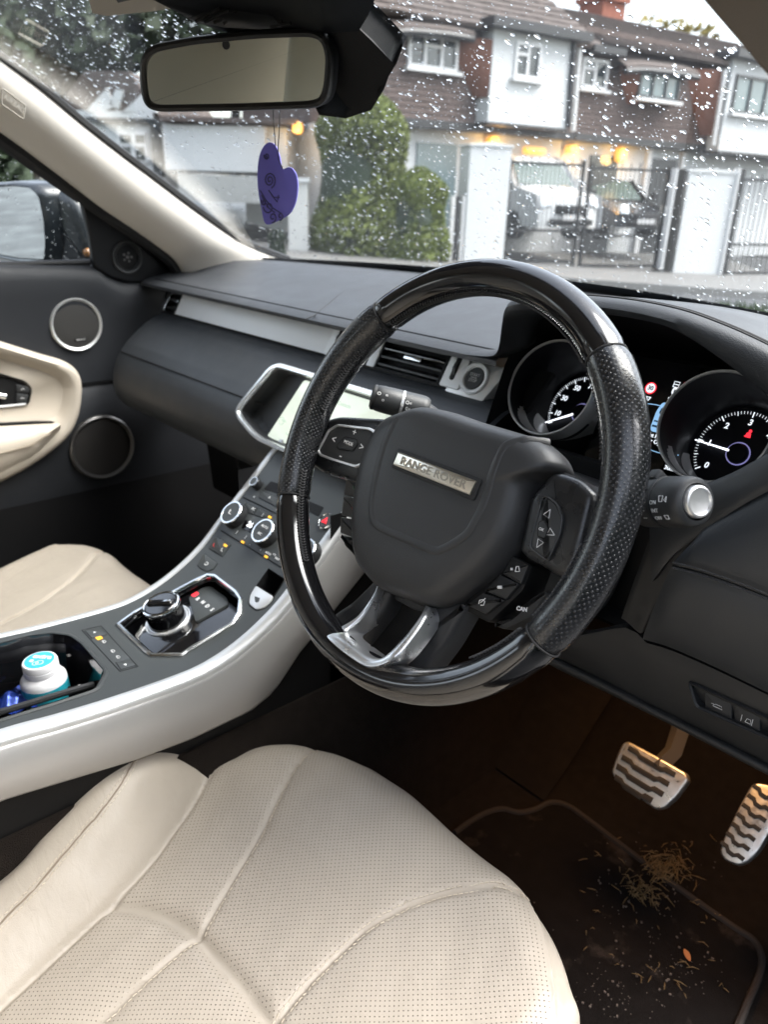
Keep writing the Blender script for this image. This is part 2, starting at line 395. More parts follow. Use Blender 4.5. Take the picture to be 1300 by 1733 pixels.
# bonnet and wings ahead of the glass, below the line of sight
MB().grid([[Vector((lerp(-1.12, .38, i / 12), y, z - .05 * abs(lerp(-1, 1, i / 12)) ** 4)) for y, z in ((.80, -.01), (1.1, -.02), (1.5, -.06), (1.8, -.14), (1.9, -.3), (1.9, -.7))] for i in range(13)]).build('bonnet', K['body'], carb, sharp=60)
for x_ in (-1.14, .40): MB().grid([[Vector((x_, y, z)) for z in (-.7, -.3, -.08)] for y in (.75, 1.3, 1.88)]).build('front_wing', K['body'], carb)
MB().grid([[Vector((-1.16, y, z)) for z in (-.7, -.3, .055)] for y in (-.7, 0, .76)]).build('door_skin', K['body'], carb)
# nearside and offside footwell kick panels
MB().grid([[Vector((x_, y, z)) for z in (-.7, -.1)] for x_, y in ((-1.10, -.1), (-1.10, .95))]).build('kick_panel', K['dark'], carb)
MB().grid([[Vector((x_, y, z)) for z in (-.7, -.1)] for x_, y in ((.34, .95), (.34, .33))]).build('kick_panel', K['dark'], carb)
# ================================================================== DASHBOARD
dash = thing('dashboard', 'black leather trimmed dashboard with silver strip running under the windscreen', 'dashboard', (-.37, .35, 0))
def band_x(prof, x0, x1, n=40, f=None):
    mb = MB(); rows = []
    for i in range(n + 1):
        x = lerp(x0, x1, i / n); rows.append([Vector((x, y, z)) if f is None else f(x, y, z) for y, z in prof])
    return mb.grid(rows)
def bow(x, y, z): return Vector((x, y - .16 * (sl(x) / .66) ** 2 * sstep(.33, .6, y), z))
# upper pad
padp = [(.665, .076), (.635, .084), (.55, .083), (.45, .075), (.36, .062), (.295, .051), (.272, .046), (.262, .040), (.263, .034), (.275, .031), (.33, .033)]
band_x(padp, -1.085, -.158, 50, bow).build('upper_pad', K['dash'], dash, sharp=50)
for pth in ([(437, 462), (470, 459), (520, 464), (592, 476)], [(700, 456), (650, 463), (592, 476), (550, 495), (515, 512)]):
    q = spline([at(a, b, 'z', .0805 - .012 * sstep(470, 520, b)) for a, b in pth], 6)
    for k in range(len(q)):                              # lay the seam on the pad surface
        yy = q[k].y; q[k].z = interp(yy, [p_[0] for p_ in padp[6:0:-1]], [p_[1] for p_ in padp[6:0:-1]]) - .0004
    MB().tube(q, .0011, n=6).build('seam', K['dark'], dash)
MB().tube([bow(x, .281, .0483) for x in [lerp(-1.06, -.16, i / 40) for i in range(41)]], .0009, n=6).build('seam', K['dark'], dash)
# metal strip and its neighbours
K['bezel'] = mat('satin_bezel', (.80, .82, .83), .26, metal=.75)
K['strip'] = mat('brushed_strip', (.88, .90, .91), .55, metal=.15, bump=('noise', 2200, .1, .0003), rvary=.05)
sf = Frame((0, .282, -.012), (1, 0, 0), (0, .026, .045))                         # strip plane, v runs up
SH = .052
def strip_poly(xa, xb, lean=.014): return [(xa - .0, 0), (xb - .0, 0), (xb + lean, SH), (xa + lean, SH)]
plate('metal_strip', strip_poly(-.985, -.508, .0), sf, -.02, .004, K['strip'], dash, b=.0015)
MB().tube([sf(x, -.001, .0005) for x in (-1.03, -.19)], .0022, n=6).build('seam', K['dark'], dash)
plate('strip_backing', strip_poly(-1.05, -.13), sf, -.02, -.012, K['dark'], dash)
def vent(xa, xb, thumb, nsl, dash=dash):
    """one air vent: black box, slats, a sliding tab and a silver thumb wheel plate"""
    bx = MB(); a, b = xa, xb
    bx.box(sf, a, b, 0, SH, -.05, -.045); bx.box(sf, a, a + .003, 0, SH, -.05, .002); bx.box(sf, b - .003, b, 0, SH, -.05, .002); bx.box(sf, a, b, 0, .002, -.05, .002); bx.box(sf, a, b, SH - .002, SH, -.05, .002)
    v = bx.build('air_vent', K['dark'], dash)
    for i in range(nsl):
        yy = SH * (i + .75) / (nsl + .5)
        f2 = Frame(sf(0, yy, -.002), sf.u, sf.v * .5 - sf.n, None)
        MB().prism(rounded([(a + .003, -.004), (b - .003, -.004), (b - .003, .022), (a + .003, .022)], .002), f2, -.0016, .0016, b=.0012).build('slat', K['gloss'] if i == nsl // 2 else K['plastic_g'], v)
    c = (a + b) / 2 + .002
    MB().prism(rounded(rect(.034, .007, (c, SH * .5)), .002), sf, -.002, .0035, b=.0012).build('slider', K['chrome'], v)
    return v
vent(-.395, -.268, 1, 4)
vent(-1.035, -.99, 0, 3)
vent(-.50, -.47, 0, 3)
plate('vent_end', rounded([(-1.058, .0), (-1.034, 0), (-1.030, SH), (-1.052, SH)], .003), sf, -.02, .004, K['chrome'], dash, b=.0015)
for xa, xb in ((-.508, -.466), (-.262, -.228)):
    tp = plate('thumb_plate', rounded([(xa, -.001), (xb, -.001), (xb + .001, SH + .001), (xa + .001, SH + .001)], .003), sf, -.02, .007, K['strip'], dash, b=.002)
    c = (xa + xb) / 2
    MB().prism(rounded(rect(.0085, .034, (c, SH / 2)), .004), sf, .0062, .0074, b=.0003).build('wheel_slot', K['dark'], tp)
    f2 = Frame(sf(c, SH / 2, -.004), sf.v, sf.n)
    MB().lathe([(0.0001, -.0026), (.0145, -.0026), (.0152, 0), (.0145, .0026), (.0001, .0026)], f2, n=28).build('thumb_wheel', K['plastic_g'], tp)
plate('vent_side', [(-.412, 0), (-.396, 0), (-.396, SH), (-.412, SH)], sf, -.02, .003, K['strip'], dash, b=.001)
# start button plate (tapers to the right)
stp = [sf.px(*q, .004) for q in ((752, 661), (787, 606), (868, 618), (812, 684))]
stpl = plate('start_plate', rounded(stp, .003), sf, -.02, .004, K['silver'], dash, b=.0015)
sc_ = sf.px(804, 641, .004); f2 = sf.at(sc_[0], sc_[1], .004)
MB().lathe([(.0215, 0), (.0215, .002), (.0200, .0034), (.0165, .0030), (.0148, .001), (.0148, -.002)], f2, n=40).build('button_ring', K['strip'], stpl)
sb_ = MB().lathe([(.0146, -.002), (.0146, .001), (.0134, .0024), (.006, .0020), (.0001, .002)], f2, n=40).build('start_button', K['plastic_g'], stpl)
text('START', f2.at(0, .004, .0026), .0055, K['white'], sb_); text('STOP', f2.at(0, -.0035, .0026), .0055, K['white'], sb_); text('ENGINE', f2.at(0, .0003, .0026), .0028, K['white'], sb_)
# touch screen in its chrome bezel
bf = Frame((-.37, .178, -.062), (1, 0, 0), (0, .042, .11))
bz = [bf.px(*q) for q in ((468, 613), (404, 690), (404, 708), (436, 746), (482, 766))]
w_ = .30
tl = bz[0]; bzp = [tl, bz[1], bz[2], bz[3]]
bzp = bzp + [(-p_[0] + .0, p_[1]) for p_ in bzp[::-1]]
bzp = rounded(bzp, .022, 7)
def inpoly(poly, x, y):
    c = False
    for i in range(len(poly)):
        (x0, y0), (x1, y1) = poly[i - 1], poly[i]
        if (y0 > y) != (y1 > y) and x < (x1 - x0) * (y - y0) / (y1 - y0) + x0: c = not c
    return c
bzin = offset(ccw(bzp), -.005)
# mid pad, seam, lower pad (glovebox face)
midp = [(.30, -.0135), (.279, -.0145), (.262, -.019), (.242, -.029), (.218, -.046), (.196, -.064), (.184, -.0775), (.1815, -.0805)]
lowp = [(.1815, -.0805), (.1785, -.0835), (.168, -.102), (.161, -.124), (.160, -.145), (.166, -.168), (.180, -.186), (.21, -.195), (.36, -.2)]
def endround(prof, x0, x1, n, r=.03):
    mb = MB(); rows = []; prof = [(q.x, q.y) for q in resample([(*q, 0) for q in prof], 44)]
    xs_ = [x0 + r * (1 - math.cos(a / 8 * math.pi / 2)) for a in range(9)] + [lerp(x0 + r, x1, (i + 1) / n) for i in range(n)]
    cy, cz = .30, -.10
    for i, x in enumerate(xs_):
        k = math.sin(i / 8 * math.pi / 2) if i < 8 else 1
        s = .80 + .20 * k
        rows.append([Vector((x, cy + (y - cy) * s if y < cy else y, cz + (z - cz) * (.9 + .1 * k) if i < 8 else z)) for y, z in prof])
    for r in rows:                                       # opening for the screen
        for k, q in enumerate(r):
            d = q - bf.o
            if inpoly(bzin, d.dot(bf.u), d.dot(bf.v)): r[k] = q + Vector((0, .075, .03))
    mb.grid(rows); return mb
endround(midp, -1.052, -.135, 150).build('mid_pad', K['dash2'], dash, sharp=60)
endround(lowp, -1.052, -.235, 140).build('glovebox_lid', K['dash2'], dash, sharp=60)
MB().tube([Vector((x, .181, -.0795)) for x in (-1.03, -.53)], .0013, n=6).build('seam', K['dark'], dash)
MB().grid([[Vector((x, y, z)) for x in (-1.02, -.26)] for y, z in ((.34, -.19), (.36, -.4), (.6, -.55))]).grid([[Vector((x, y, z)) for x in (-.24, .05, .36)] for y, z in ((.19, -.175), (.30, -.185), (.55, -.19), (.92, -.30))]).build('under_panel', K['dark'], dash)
MB().tube([at(a, b, 'y', .185) for a, b in ((400, 776), (402, 790), (412, 802), (432, 818))], .0012, n=6).build('seam', K['dark'], dash)
scr = MB().ring(bzp, bf, [(0, -.04), (.0005, .004), (-.0015, .0072), (-.0055, .0072), (-.0075, .004), (-.0080, -.002)]).build('screen_bezel', K['bezel'], dash)
MB().ring(bzp, bf, [(-.0070, -.001), (-.0078, .0008), (-.0095, -.002), (-.0105, -.030), (-.008, -.030)]).build('bezel_wall', K['plastic_g'], scr)
plate('screen_surround', offset(ccw(bzp), -.005), bf, -.034, -.022, K['plastic_g'], scr)
K['screen'] = mat('lit_screen', (.5, .52, .45), .15, emit=(.90, 1.0, .86), estr=.72)
sp_ = [bf.px(*q, -.012) for q in ((515, 640), (449, 742))]
scp = rounded([(sp_[0][0], sp_[0][1] - .002), (sp_[1][0], sp_[1][1]), (-sp_[1][0], sp_[1][1]), (-sp_[0][0], sp_[0][1] - .002)], .006)
spane = plate('screen', scp, bf, -.022, -.012, K['screen'], scr, b=.001)
K['scr_txt'] = mat('screen_print', (.2, .3, .25), .3, emit=(.5, .62, .5), estr=.8)
x0_ = sp_[1][0]
for s_, (a, b), z_ in (('A J', (530, 664), .008), ('Phone', (528, 682), .0055), ('Media', (480, 712), .005), ('Home', (487, 735), .005)):
    c = bf.px(a, b, -.011); text(s_, bf.at(c[0], c[1], -.0118), z_, K['scr_txt'], spane)
c = bf.px(476, 712, -.011); MB().ring(disc(.006, 20, c), bf, [(0, -.0119), (0, -.0114), (-.0008, -.0114), (-.0008, -.0119)]).build('symbol', K['scr_txt'], spane)
c = bf.px(560, 690, -.011); text('20:41   Contacts', bf.at(.0, sp_[0][1] - .018, -.0118), .0075, K['scr_txt'], spane)
# binnacle hood: lip arch swept back to the windscreen, and the dark tunnel inside
arch = spline([(-.25, .0435), (-.195, .046), (-.160, .052), (-.140, .070), (-.131, .092), (-.118, .112), (-.092, .1235), (-.045, .130), (.02, .133), (.075, .1305), (.115, .1235), (.155, .113), (.195, .099), (.24, .083), (.30, .065)], 5)
rows = []
for q in arch:
    k = sstep(-.17, -.09, q.x)
    x = q.x; zt = interp(x, [-.26, -.1, .3], [.082, .086, .086])
    yl = lerp(.262, .205, k)
    kk = lerp(.006, .013, k) + .02 * sstep(.06, .2, x)
    row = []
    row.append(bow(x + .012 * (1 - k) * k * 4, .66, zt - .004))
    for t in (.0, .15, .35, .6, .8): row.append(bow(x, lerp(.62, yl + .03, t), lerp(zt, q.y, t ** .75)))
    row += [Vector((x, yl + .012, q.y + .0005)), Vector((x, yl + .003, q.y - .003)), Vector((x, yl, q.y - .35 * kk - .003)), Vector((x, yl + .004, q.y - kk)), Vector((x + .004 * (1 if x < 0 else -1), yl + .02, q.y - kk - .003))]
    row += [Vector((x * .985, .30, q.y - kk - .004)), Vector((x * .97, .42, q.y - kk - .008))] if q.x > -.15 else [Vector((x, yl + .022, q.y - kk - .004)), Vector((x, yl + .024, q.y - kk - .004))]
    rows.append(row)
hood = MB().grid(rows).build('binnacle_hood', K['dash'], dash, sharp=60)
for dy in (.020, .030):
    MB().tube([Vector((q.x, .205 + dy, q.y + .0006 - (dy - .02) * .1)) for q in arch if q.x > -.07], .0009, n=6).build('stitching', K['stitch'], dash)
MB().tube([Vector((q.x, .205 + .025, q.y + .0002)) for q in arch if q.x > -.07], .0012, n=6).build('seam', K['dark'], dash)
# binnacle interior walls
cf = Frame((.007, .28, .02), (1, 0, 0), (0, math.sin(R(25)), math.cos(R(25))))      # plane of the gauge rings
CX = {'speedometer': -.097, 'rev_counter': .097}
inner = [(-.150, -.075), (-.152, -.03), (-.1535, .02), (-.140, .056), (-.10, .082), (.0, .088), (.10, .08), (.15, .065), (.185, .03), (.19, -.075)]
MB().grid([[cf(a * s_, b * s_ + dv, h) for a, b in spline(inner, 4)] for h, s_, dv in ((.02, 1.0, .0), (.0, .985, 0), (-.10, .92, 0))]).build('binnacle_wall', K['dark'], dash)
plate('cluster_back', [(-.17, -.09), (.17, -.09), (.17, .09), (-.17, .09)], cf, -.10, -.098, K['dark'], dash)
def cutplate(poly, fr, holes, h0, h1, name, m, parent):      # facia with round openings: strips between the circles
    mb = MB(); n = 48
    for (cx, r) in holes:
        pts = disc(r, n, (cx, 0)); rows = []
        for a, b in pts:
            d = Vector((a - cx, b)).normalized(); k = .30
            L = 9
            for (x0, x1, y0, y1) in (poly,):
                cand = []
                if d.x > 1e-6: cand.append((x1 - cx) / d.x)
                if d.x < -1e-6: cand.append((x0 - cx) / d.x)
                if d.y > 1e-6: cand.append(y1 / d.y)
                if d.y < -1e-6: cand.append(y0 / d.y)
                L = min(cand)
            rows.append([fr(cx + d.x * r, d.y * r, h0), fr(cx + d.x * r, d.y * r, h1), fr(cx + d.x * L, d.y * L, h1)])
        mb.grid(rows + [rows[0]])
    return mb
K['dial'] = mat('dial_black', (.004, .0045, .007), .4, spec=.2)
K['cup'] = mat('cup_black', (.005, .0055, .008), .42, spec=.25)
RR = .0535
K['gring'] = mat('gauge_ring', (.62, .61, .60), .38, metal=.35)
def gauge(name, cx, marks, n_major, n_minor, a0, a1, needle, unit):
    g = MB().lathe([(RR, -.083), (RR - .001, -.06), (RR, .001), (RR + .0008, .0022), (RR + .0022, .0022), (RR + .003, 0), (RR + .003, -.02)], cf.at(cx, 0), n=64).build(name, K['gring'], dash)
    MB().grid([[cf(cx + r_ * math.cos(a), r_ * math.sin(a) + dv, h_) for a in [2 * math.pi * i / 64 for i in range(64)]] for r_, h_, dv in ((RR - .0005, .0005, 0), (RR - .0018, -.03, -.003), (RR - .0042, -.036, -.0036), (RR - .0030, -.0815, -.0085))], closeu=True).build('gauge_cup', K['cup'], g, sharp=60)
    df = cf.at(cx, -.0085, -.080); plate('dial_face', disc(RR - .0028, 48), df, -.002, 0, K['dial'], g)
    rt = .0455
    mb = MB(); tot = n_major * n_minor
    for i in range(tot + 1):
        a = R(lerp(a0, a1, i / tot)); major = i % n_minor == 0; half = (i * 2) % n_minor == 0
        l = .0058 if major else .0045 if half else .0030; wd = .0011 if major else .0007 if half else .0004
        f3 = Frame(df(rt * math.cos(a), rt * math.sin(a), .0003), df.u * math.cos(a) + df.v * math.sin(a), df.v * math.cos(a) - df.u * math.sin(a))
        mb.box(f3, -l, 0, -wd / 2, wd / 2, 0, .0003)
    mb.build('scale_marks', K['whitee'], g)
    for i, s_ in marks:
        a = R(lerp(a0, a1, i / n_major)); text(s_, df.at((rt - .0125) * math.cos(a), (rt - .0115) * math.sin(a), .0004), .0088, K['whitee'], g, shear=.15, bold=.0002, name='numeral')
    a = R(needle); f3 = Frame(df(0, 0, .005), df.u * math.cos(a) + df.v * math.sin(a), df.v * math.cos(a) - df.u * math.sin(a))
    K.setdefault('needle', mat('lit_needle', (.8, .8, .85), .4, emit=(.85, .9, 1), estr=2.2))
    MB().prism([(.008, -.0011), (rt + .001, -.0005), (rt + .001, .0005), (.008, .0011)], f3, -.0005, .0008).build('needle', K['needle'], g)
    MB().lathe([(.0105, -.004), (.0105, .004), (.0095, .0055), (.0001, .006)], df, n=32).build('needle_cap', K['dial'], g)
    K.setdefault('glow', mat('hub_glow_ring', (.3, .3, .5), .5, emit=(.35, .33, .75), estr=.5))
    MB().ring(disc(.0112, 32), df, [(0, .0), (.0, .0009), (.0012, .0009), (.0012, 0)]).build('hub_ring', K['glow'], g)
    text(unit, df.at(-.002, -.036, .0004), .0062, K['whitee'], g, shear=.15)
    return g, df
ga, dfa = gauge('speedometer', CX['speedometer'], [(1, '10'), (3, '30'), (5, '50'), (7, '70'), (9, '90'), (11, '110'), (13, '130')], 14, 5, 209, -29, 209, 'MPH')
gb, dfb = gauge('rev_counter', CX['rev_counter'], [(0, '0'), (1, '1'), (2, '2'), (3, '3'), (4, '4'), (5, '5'), (6, '6')], 6, 10, 216, -36, 177, 'RPM')
# seat belt warning in the rev counter
bl_ = [dfb.px(*q, .0005) for q in ((1268, 735),)][0]; f3 = dfb.at(bl_[0], bl_[1], .0005)
MB().lathe([(.0017, 0), (.0017, .0003), (.0001, .0003)], f3.at(.0006, .0035), n=14).prism([(-.0028, -.0035), (.0028, -.0035), (.0022, .0012), (0, .002), (-.0022, .0012)], f3, 0, .0003).build('seatbelt_light', K['rede'], gb)
strokes([[(-.0035, -.003), (.002, .003)]], f3, .0007, K['rede'], gb)
# centre display
dpl = [(-.047, -.062), (.045, -.062), (.045, .062), (-.047, .062)]
K['dispb'] = mat('display_black', (.004, .004, .005), .12, spec=.5)
disp = plate('message_display', dpl, cf, -.05, -.038, K['dispb'], dash)
def dat(px, py): a, b = cf.px(px, py, -.0375); return cf.at(a, b, -.0375)
f3 = dat(1102, 657)
MB().ring(disc(.0064, 28), f3, [(0, 0), (0, .0004), (-.0012, .0004), (-.0012, 0)]).build('speed_sign', K['rede'], disp)
plate('sign_face', disc(.0054, 24), f3, 0, .0002, K['whitee'], disp); text('30', f3.at(0, 0, .0002), .0065, K['dispb'], disp, bold=.0002)
text('1757', dat(1093, 674), .006, K['whitee'], disp, bold=.0002)
text('0', dat(1142, 663), .011, K['whitee'], disp, bold=.0004); text('mph', dat(1137, 674), .0042, K['whitee'], disp)
f3 = dat(1146, 651); strokes([[(-.003, -.003), (-.003, .003), (.003, .003), (.003, -.003), (-.003, -.003)], [(-.003, 0), (.003, 0)]], f3, .0008, K['whitee'], disp); strokes([[(.005, -.004), (.008, .004)], [(.007, -.004), (.010, .004)]], f3, .0009, K['rede'], disp)
text('Right Front', dat(1109, 738).at(0, 0), .0062, K['whitee'], disp, bold=.00015); text('Door Open', dat(1106, 747), .0062, K['whitee'], disp, bold=.00015)
text('30mi', dat(1134, 793), .006, K['whitee'], disp, bold=.00015)
f3 = dat(1141, 787); strokes([[(-.003, 0), (.003, 0)], [(-.001, .0016), (.004, .0016)]], f3, .0016, K['whitee'], disp)
K['bluee'] = mat('display_blue', (.2, .4, .6), .4, emit=(.30, .55, .85), estr=.9); K['blued'] = mat('display_blue_dark', (.02, .04, .08), .4, emit=(.02, .05, .1), estr=.4)
f3 = dat(1122, 708)
car_ = rounded([(-.009, -.016), (.009, -.016), (.0095, .006), (.0065, .017), (-.0065, .017), (-.0095, .006)], .004)
plate('car_picture', car_, f3, 0, .0003, K['bluee'], disp)
for yy, hh in ((-.010, .0022), (-.0045, .0016)): plate('car_picture_line', rect(.016, hh, (0, yy)), f3, .0003, .0006, K['blued'], disp)
plate('car_picture_glass', rounded([(-.006, .004), (.006, .004), (.005, .011), (-.005, .011)], .002), f3, .0003, .0005, K['blued'], disp)
for cy_, sg in ((686, 1), (766, -1)):
    f3 = dat(1115, cy_); strokes([[(x_ / 1000, -sg * (x_ / 22) ** 2 * .003) for x_ in range(-22, 23, 4)]], f3, .0009, K['bluee'], disp)
# binnacle apron below the gauges, and right-hand dash face
MB().grid([[cf(a, -.060, -.03), cf(a, -.0665, -.01), cf(a, -.069, .008), cf(a, -.08, .010), cf(a, -.10, -.02)] for a in [lerp(-.175, .25, i / 20) for i in range(21)]]).build('binnacle_apron', K['plastic_g'], dash, sharp=60)
# ------------------------------------------------------------------ driver's side lower dash, traced section by section
def patch(name, top, yt, bot, yb, m, parent, bulge=.01, n=10, k=24, lipt=.004, ret=.03, sharp=60):
    T = resample(spline([at(a, b, 'y', yt) for a, b in top], 6), k); B = resample(spline([at(a, b, 'y', yb) for a, b in bot], 6), k)
    rows = []
    for i, (a, b) in enumerate(zip(T, B)):
        e = min(1, i / 2.5); row = [a + Vector((0, ret, -.004))]
        for j in range(n + 1):
            t = j / n; row.append(a.lerp(b, t) + Vector((0, -bulge, bulge * .25)) * math.sin(math.pi * t) ** .6 * (.3 + .7 * e))
        row.append(b + Vector((0, ret, .004))); rows.append(row)
    rows.insert(0, [q + Vector((-.002, ret, 0)) for q in rows[0]])
    return MB().grid(rows).build(name, m, parent, sharp=sharp)
patch('dash_end_trim', [(1100, 872), (1140, 838), (1185, 822), (1240, 800), (1300, 768), (1400, 720)], .135, [(1104, 985), (1140, 940), (1185, 905), (1240, 866), (1300, 832), (1400, 785)], .125, K['plastic_g'], dash, .004)
patch('knee_pad_upper', [(1183, 908), (1200, 888), (1240, 864), (1300, 830), (1400, 782)], .128, [(1138, 956), (1180, 966), (1240, 986), (1300, 1009), (1400, 1046)], .113, K['dash2'], dash, .008)
patch('knee_pad_lower', [(1138, 958), (1180, 968), (1240, 988), (1300, 1011), (1400, 1048)], .1125, [(1088, 1082), (1130, 1094), (1200, 1124), (1300, 1172), (1400, 1222)], .14, K['dash2'], dash, .010)
patch('column_side_trim', [(1104, 900), (1130, 905), (1160, 915), (1185, 905)], .132, [(1052, 1046), (1065, 1055), (1086, 1072), (1100, 1050)], .145, K['plastic'], dash, .003)
for dy, c in ((-5, 0), (5, 1)):
    q = [at(a, b + dy, 'y', .1095) for a, b in ((1140, 956), (1180, 966), (1240, 986), (1300, 1009), (1400, 1046))]
    q = resample(spline(q, 5), 60); mb = MB()
    for k in range(0, 59): mb.tube([q[k].lerp(q[k + 1], .15) + Vector((0, -.001, 0)), q[k].lerp(q[k + 1], .8) + Vector((0, -.001, 0))], .0007, n=5)
    mb.build('stitching', K['stitch'], dash)
lowpan = patch('lower_dash_panel', [(900, 1062), (960, 1078), (1060, 1062), (1090, 1086), (1130, 1098), (1200, 1128), (1300, 1176), (1400, 1226)], .148, [(890, 1088), (950, 1116), (1020, 1150), (1090, 1186), (1140, 1211), (1210, 1246), (1310, 1298), (1400, 1345)], .170, K['plastic'], dash, .006)
patch('lower_dash_lip', [(890, 1090), (950, 1118), (1020, 1152), (1090, 1188), (1140, 1213), (1210, 1248), (1310, 1300), (1400, 1347)], .168, [(900, 1108), (960, 1140), (1020, 1168), (1090, 1203), (1140, 1228), (1210, 1264), (1310, 1316), (1400, 1362)], .172, K['plastic'], dash, .006)
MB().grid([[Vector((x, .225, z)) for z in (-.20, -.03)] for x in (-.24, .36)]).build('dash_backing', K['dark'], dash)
# button recess with two switches
rf = Frame(at(1235, 1200, 'y', .150), at(1290, 1222, 'y', .150) - at(1180, 1172, 'y', .150), (0, .1, .8))
if rf.n.dot(CAM - rf.o) < 0: rf.n = -rf.n
rp = rounded([rf.px(*q) for q in ((1166, 1148), (1330, 1222), (1330, 1262), (1180, 1196))], .006)
rb = MB().ring(rp, rf, [(0, -.012), (.0, .0035), (-.0012, .005), (-.003, .0035), (-.0035, -.008)]).build('switch_recess', K['plastic'], dash)
plate('recess_floor', rp, rf, -.02, -.004, K['dark'], rb)
for pts, sy in ((((1194, 1170), (1240, 1190), (1240, 1222), (1194, 1200)), 0), (((1244, 1192), (1288, 1212), (1288, 1245), (1244, 1224)), 1)):
    pp = [rf.px(*q) for q in pts]; sw = plate('switch', rounded(pp, .002), rf, -.006, .0008, K['plastic'], rb, b=.001)
    c = (sum(q[0] for q in pp) / 4, sum(q[1] for q in pp) / 4); f3 = rf.at(c[0], c[1], .0009)
    if sy == 0: strokes([[(-.004, 0), (-.002, .0014), (.003, .0014), (.004, -.001), (-.004, -.001), (-.004, 0)], [(-.006, .0005), (-.004, .001)]], f3, .0005, K['white'], sw)
    else: strokes([[(-.0045, -.003), (-.0045, .003)], [(-.001, -.002), (0, .0015), (.003, .0015), (.0035, -.002), (-.001, -.002)], [(.0045, -.003), (.0045, .003)]], f3, .0005, K['white'], sw)
# ================================================================== STEERING WHEEL (local frame: x right, y up the rim plane, z towards the driver)
TW = 0.436735585
K['satin'] = mat('satin_silver', (.78, .78, .78), .30, metal=.75)
WM = Matrix(((1, 0, 0, 0), (0, math.sin(TW), -math.cos(TW), 0), (0, math.cos(TW), math.sin(TW), 0), (0, 0, 0, 1)))
wheel = thing('steering_wheel', 'black leather and gloss steering wheel with winged hub and silver badge', 'steering wheel', mat=WM)
WF = Frame((0, 0, 0), (1, 0, 0), WM.to_3x3() @ Vector((0, 1, 0)))             # world frame used to trace sight lines
LF = Frame((0, 0, 0), (1, 0, 0), (0, 1, 0))                                   # the same in wheel coordinates
def wl(x, y, h=0): return WF.px(x, y, h)
def wpoly(pts, h): return [wl(a, b, h) for a, b in pts]
RM, rU, rN = .1722, .0150, .0168
def rimseg(a0, a1, name, m, grow=0.0, n=None):
    n = n or max(6, int(abs(a1 - a0) / 2)); k = 28; rows = []; uv = []
    for i in range(n + 1):
        a = R(lerp(a0, a1, i / n)); row = []
        e = min(i, n - i); g = grow if e > 0 else grow - .0012
        # the grips swell a little around ten to two
        sw = .0012 * math.exp(-((math.degrees(a) - 35) / 16) ** 2) + .0012 * math.exp(-((math.degrees(a) - 145) / 16) ** 2)
        for j in range(k + 1):
            p = 2 * math.pi * j / k; c, q = math.cos(p), math.sin(p)
            rr = RM + (rU + g + sw) * c; row.append(Vector((rr * math.cos(a), rr * math.sin(a), (rN + g + sw) * q))); uv.append((a * .1722, p * .016))
        rows.append(row)
    mb = MB().grid(rows); return mb.build(name, m, wheel, local=True, uvs=uv, sharp=70)
K['lacquer'] = mat('gloss_black_rim', (.007, .007, .008), .13, spec=.5, coat=.5, rvary=.05, vscale=20, bump=('noise', 160, .05, .0006))
K['grip'] = mat('worn_black_leather', (.011, .0115, .013), .27, spec=.5, coat=.25, rvary=.09, vscale=30, bump=('vor', 800, .18, .0004))
dots(K['grip'], 'UV', .0048, .00075, (.03, .031, .034), depth=.0007)  # holes painted lighter than the leather, for the light they reflect
K['grip_in'] = mat('plain_black_leather', (.012, .0125, .014), .38, spec=.5, bump=('vor', 900, .3, .0004), rvary=.08, vscale=40)
JT = (46.5, 134.0, 203.0, 332.5)
rimseg(46.9, 133.6, 'rim_top', K['lacquer'])
rimseg(134.4, 202.6, 'rim_grip', K['grip'], .0004)
rimseg(203.4, 332.1, 'rim_bottom', K['lacquer'])
rimseg(-27.1, 46.1, 'rim_grip', K['grip'], .0004)
for a in JT:
    f2 = Frame(LF(RM * math.cos(R(a)), RM * math.sin(R(a))), (math.cos(R(a)), math.sin(R(a)), 0), (0, 0, 1))
    MB().tube([f2(rU * .985 * math.cos(q), rN * .985 * math.sin(q)) for q in [2 * math.pi * i / 32 for i in range(32)]], .0009, n=6, closed=True).build('rim_joint', K['seal'], wheel, local=True)
# hand stitching along the inner edge
for a0, a1 in ((48, 132), (136, 172), (194, 228), (312, 330), (-25, -2), (20, 45)):
    mb = MB(); n = int(abs(a1 - a0) * 1.0)
    for i in range(n):
        for ph in (1, -1):
            a = R(lerp(a0, a1, (i + .1) / n)); b = R(lerp(a0, a1, (i + .75) / n)); p = math.pi * (1 - .16) ; rr = RM + (rU + .0006) * math.cos(p)
            z1, z2 = .0035 * ph, 0.0006 * ph
            mb.tube([(( RM - rU - .0005) * math.cos(a), (RM - rU - .0005) * math.sin(a), z1 + .004), ((RM - rU - .0009) * math.cos(b), (RM - rU - .0009) * math.sin(b), z2 + .004)], .0008, n=5)
    mb.build('stitching', K['stitch'], wheel, local=True)
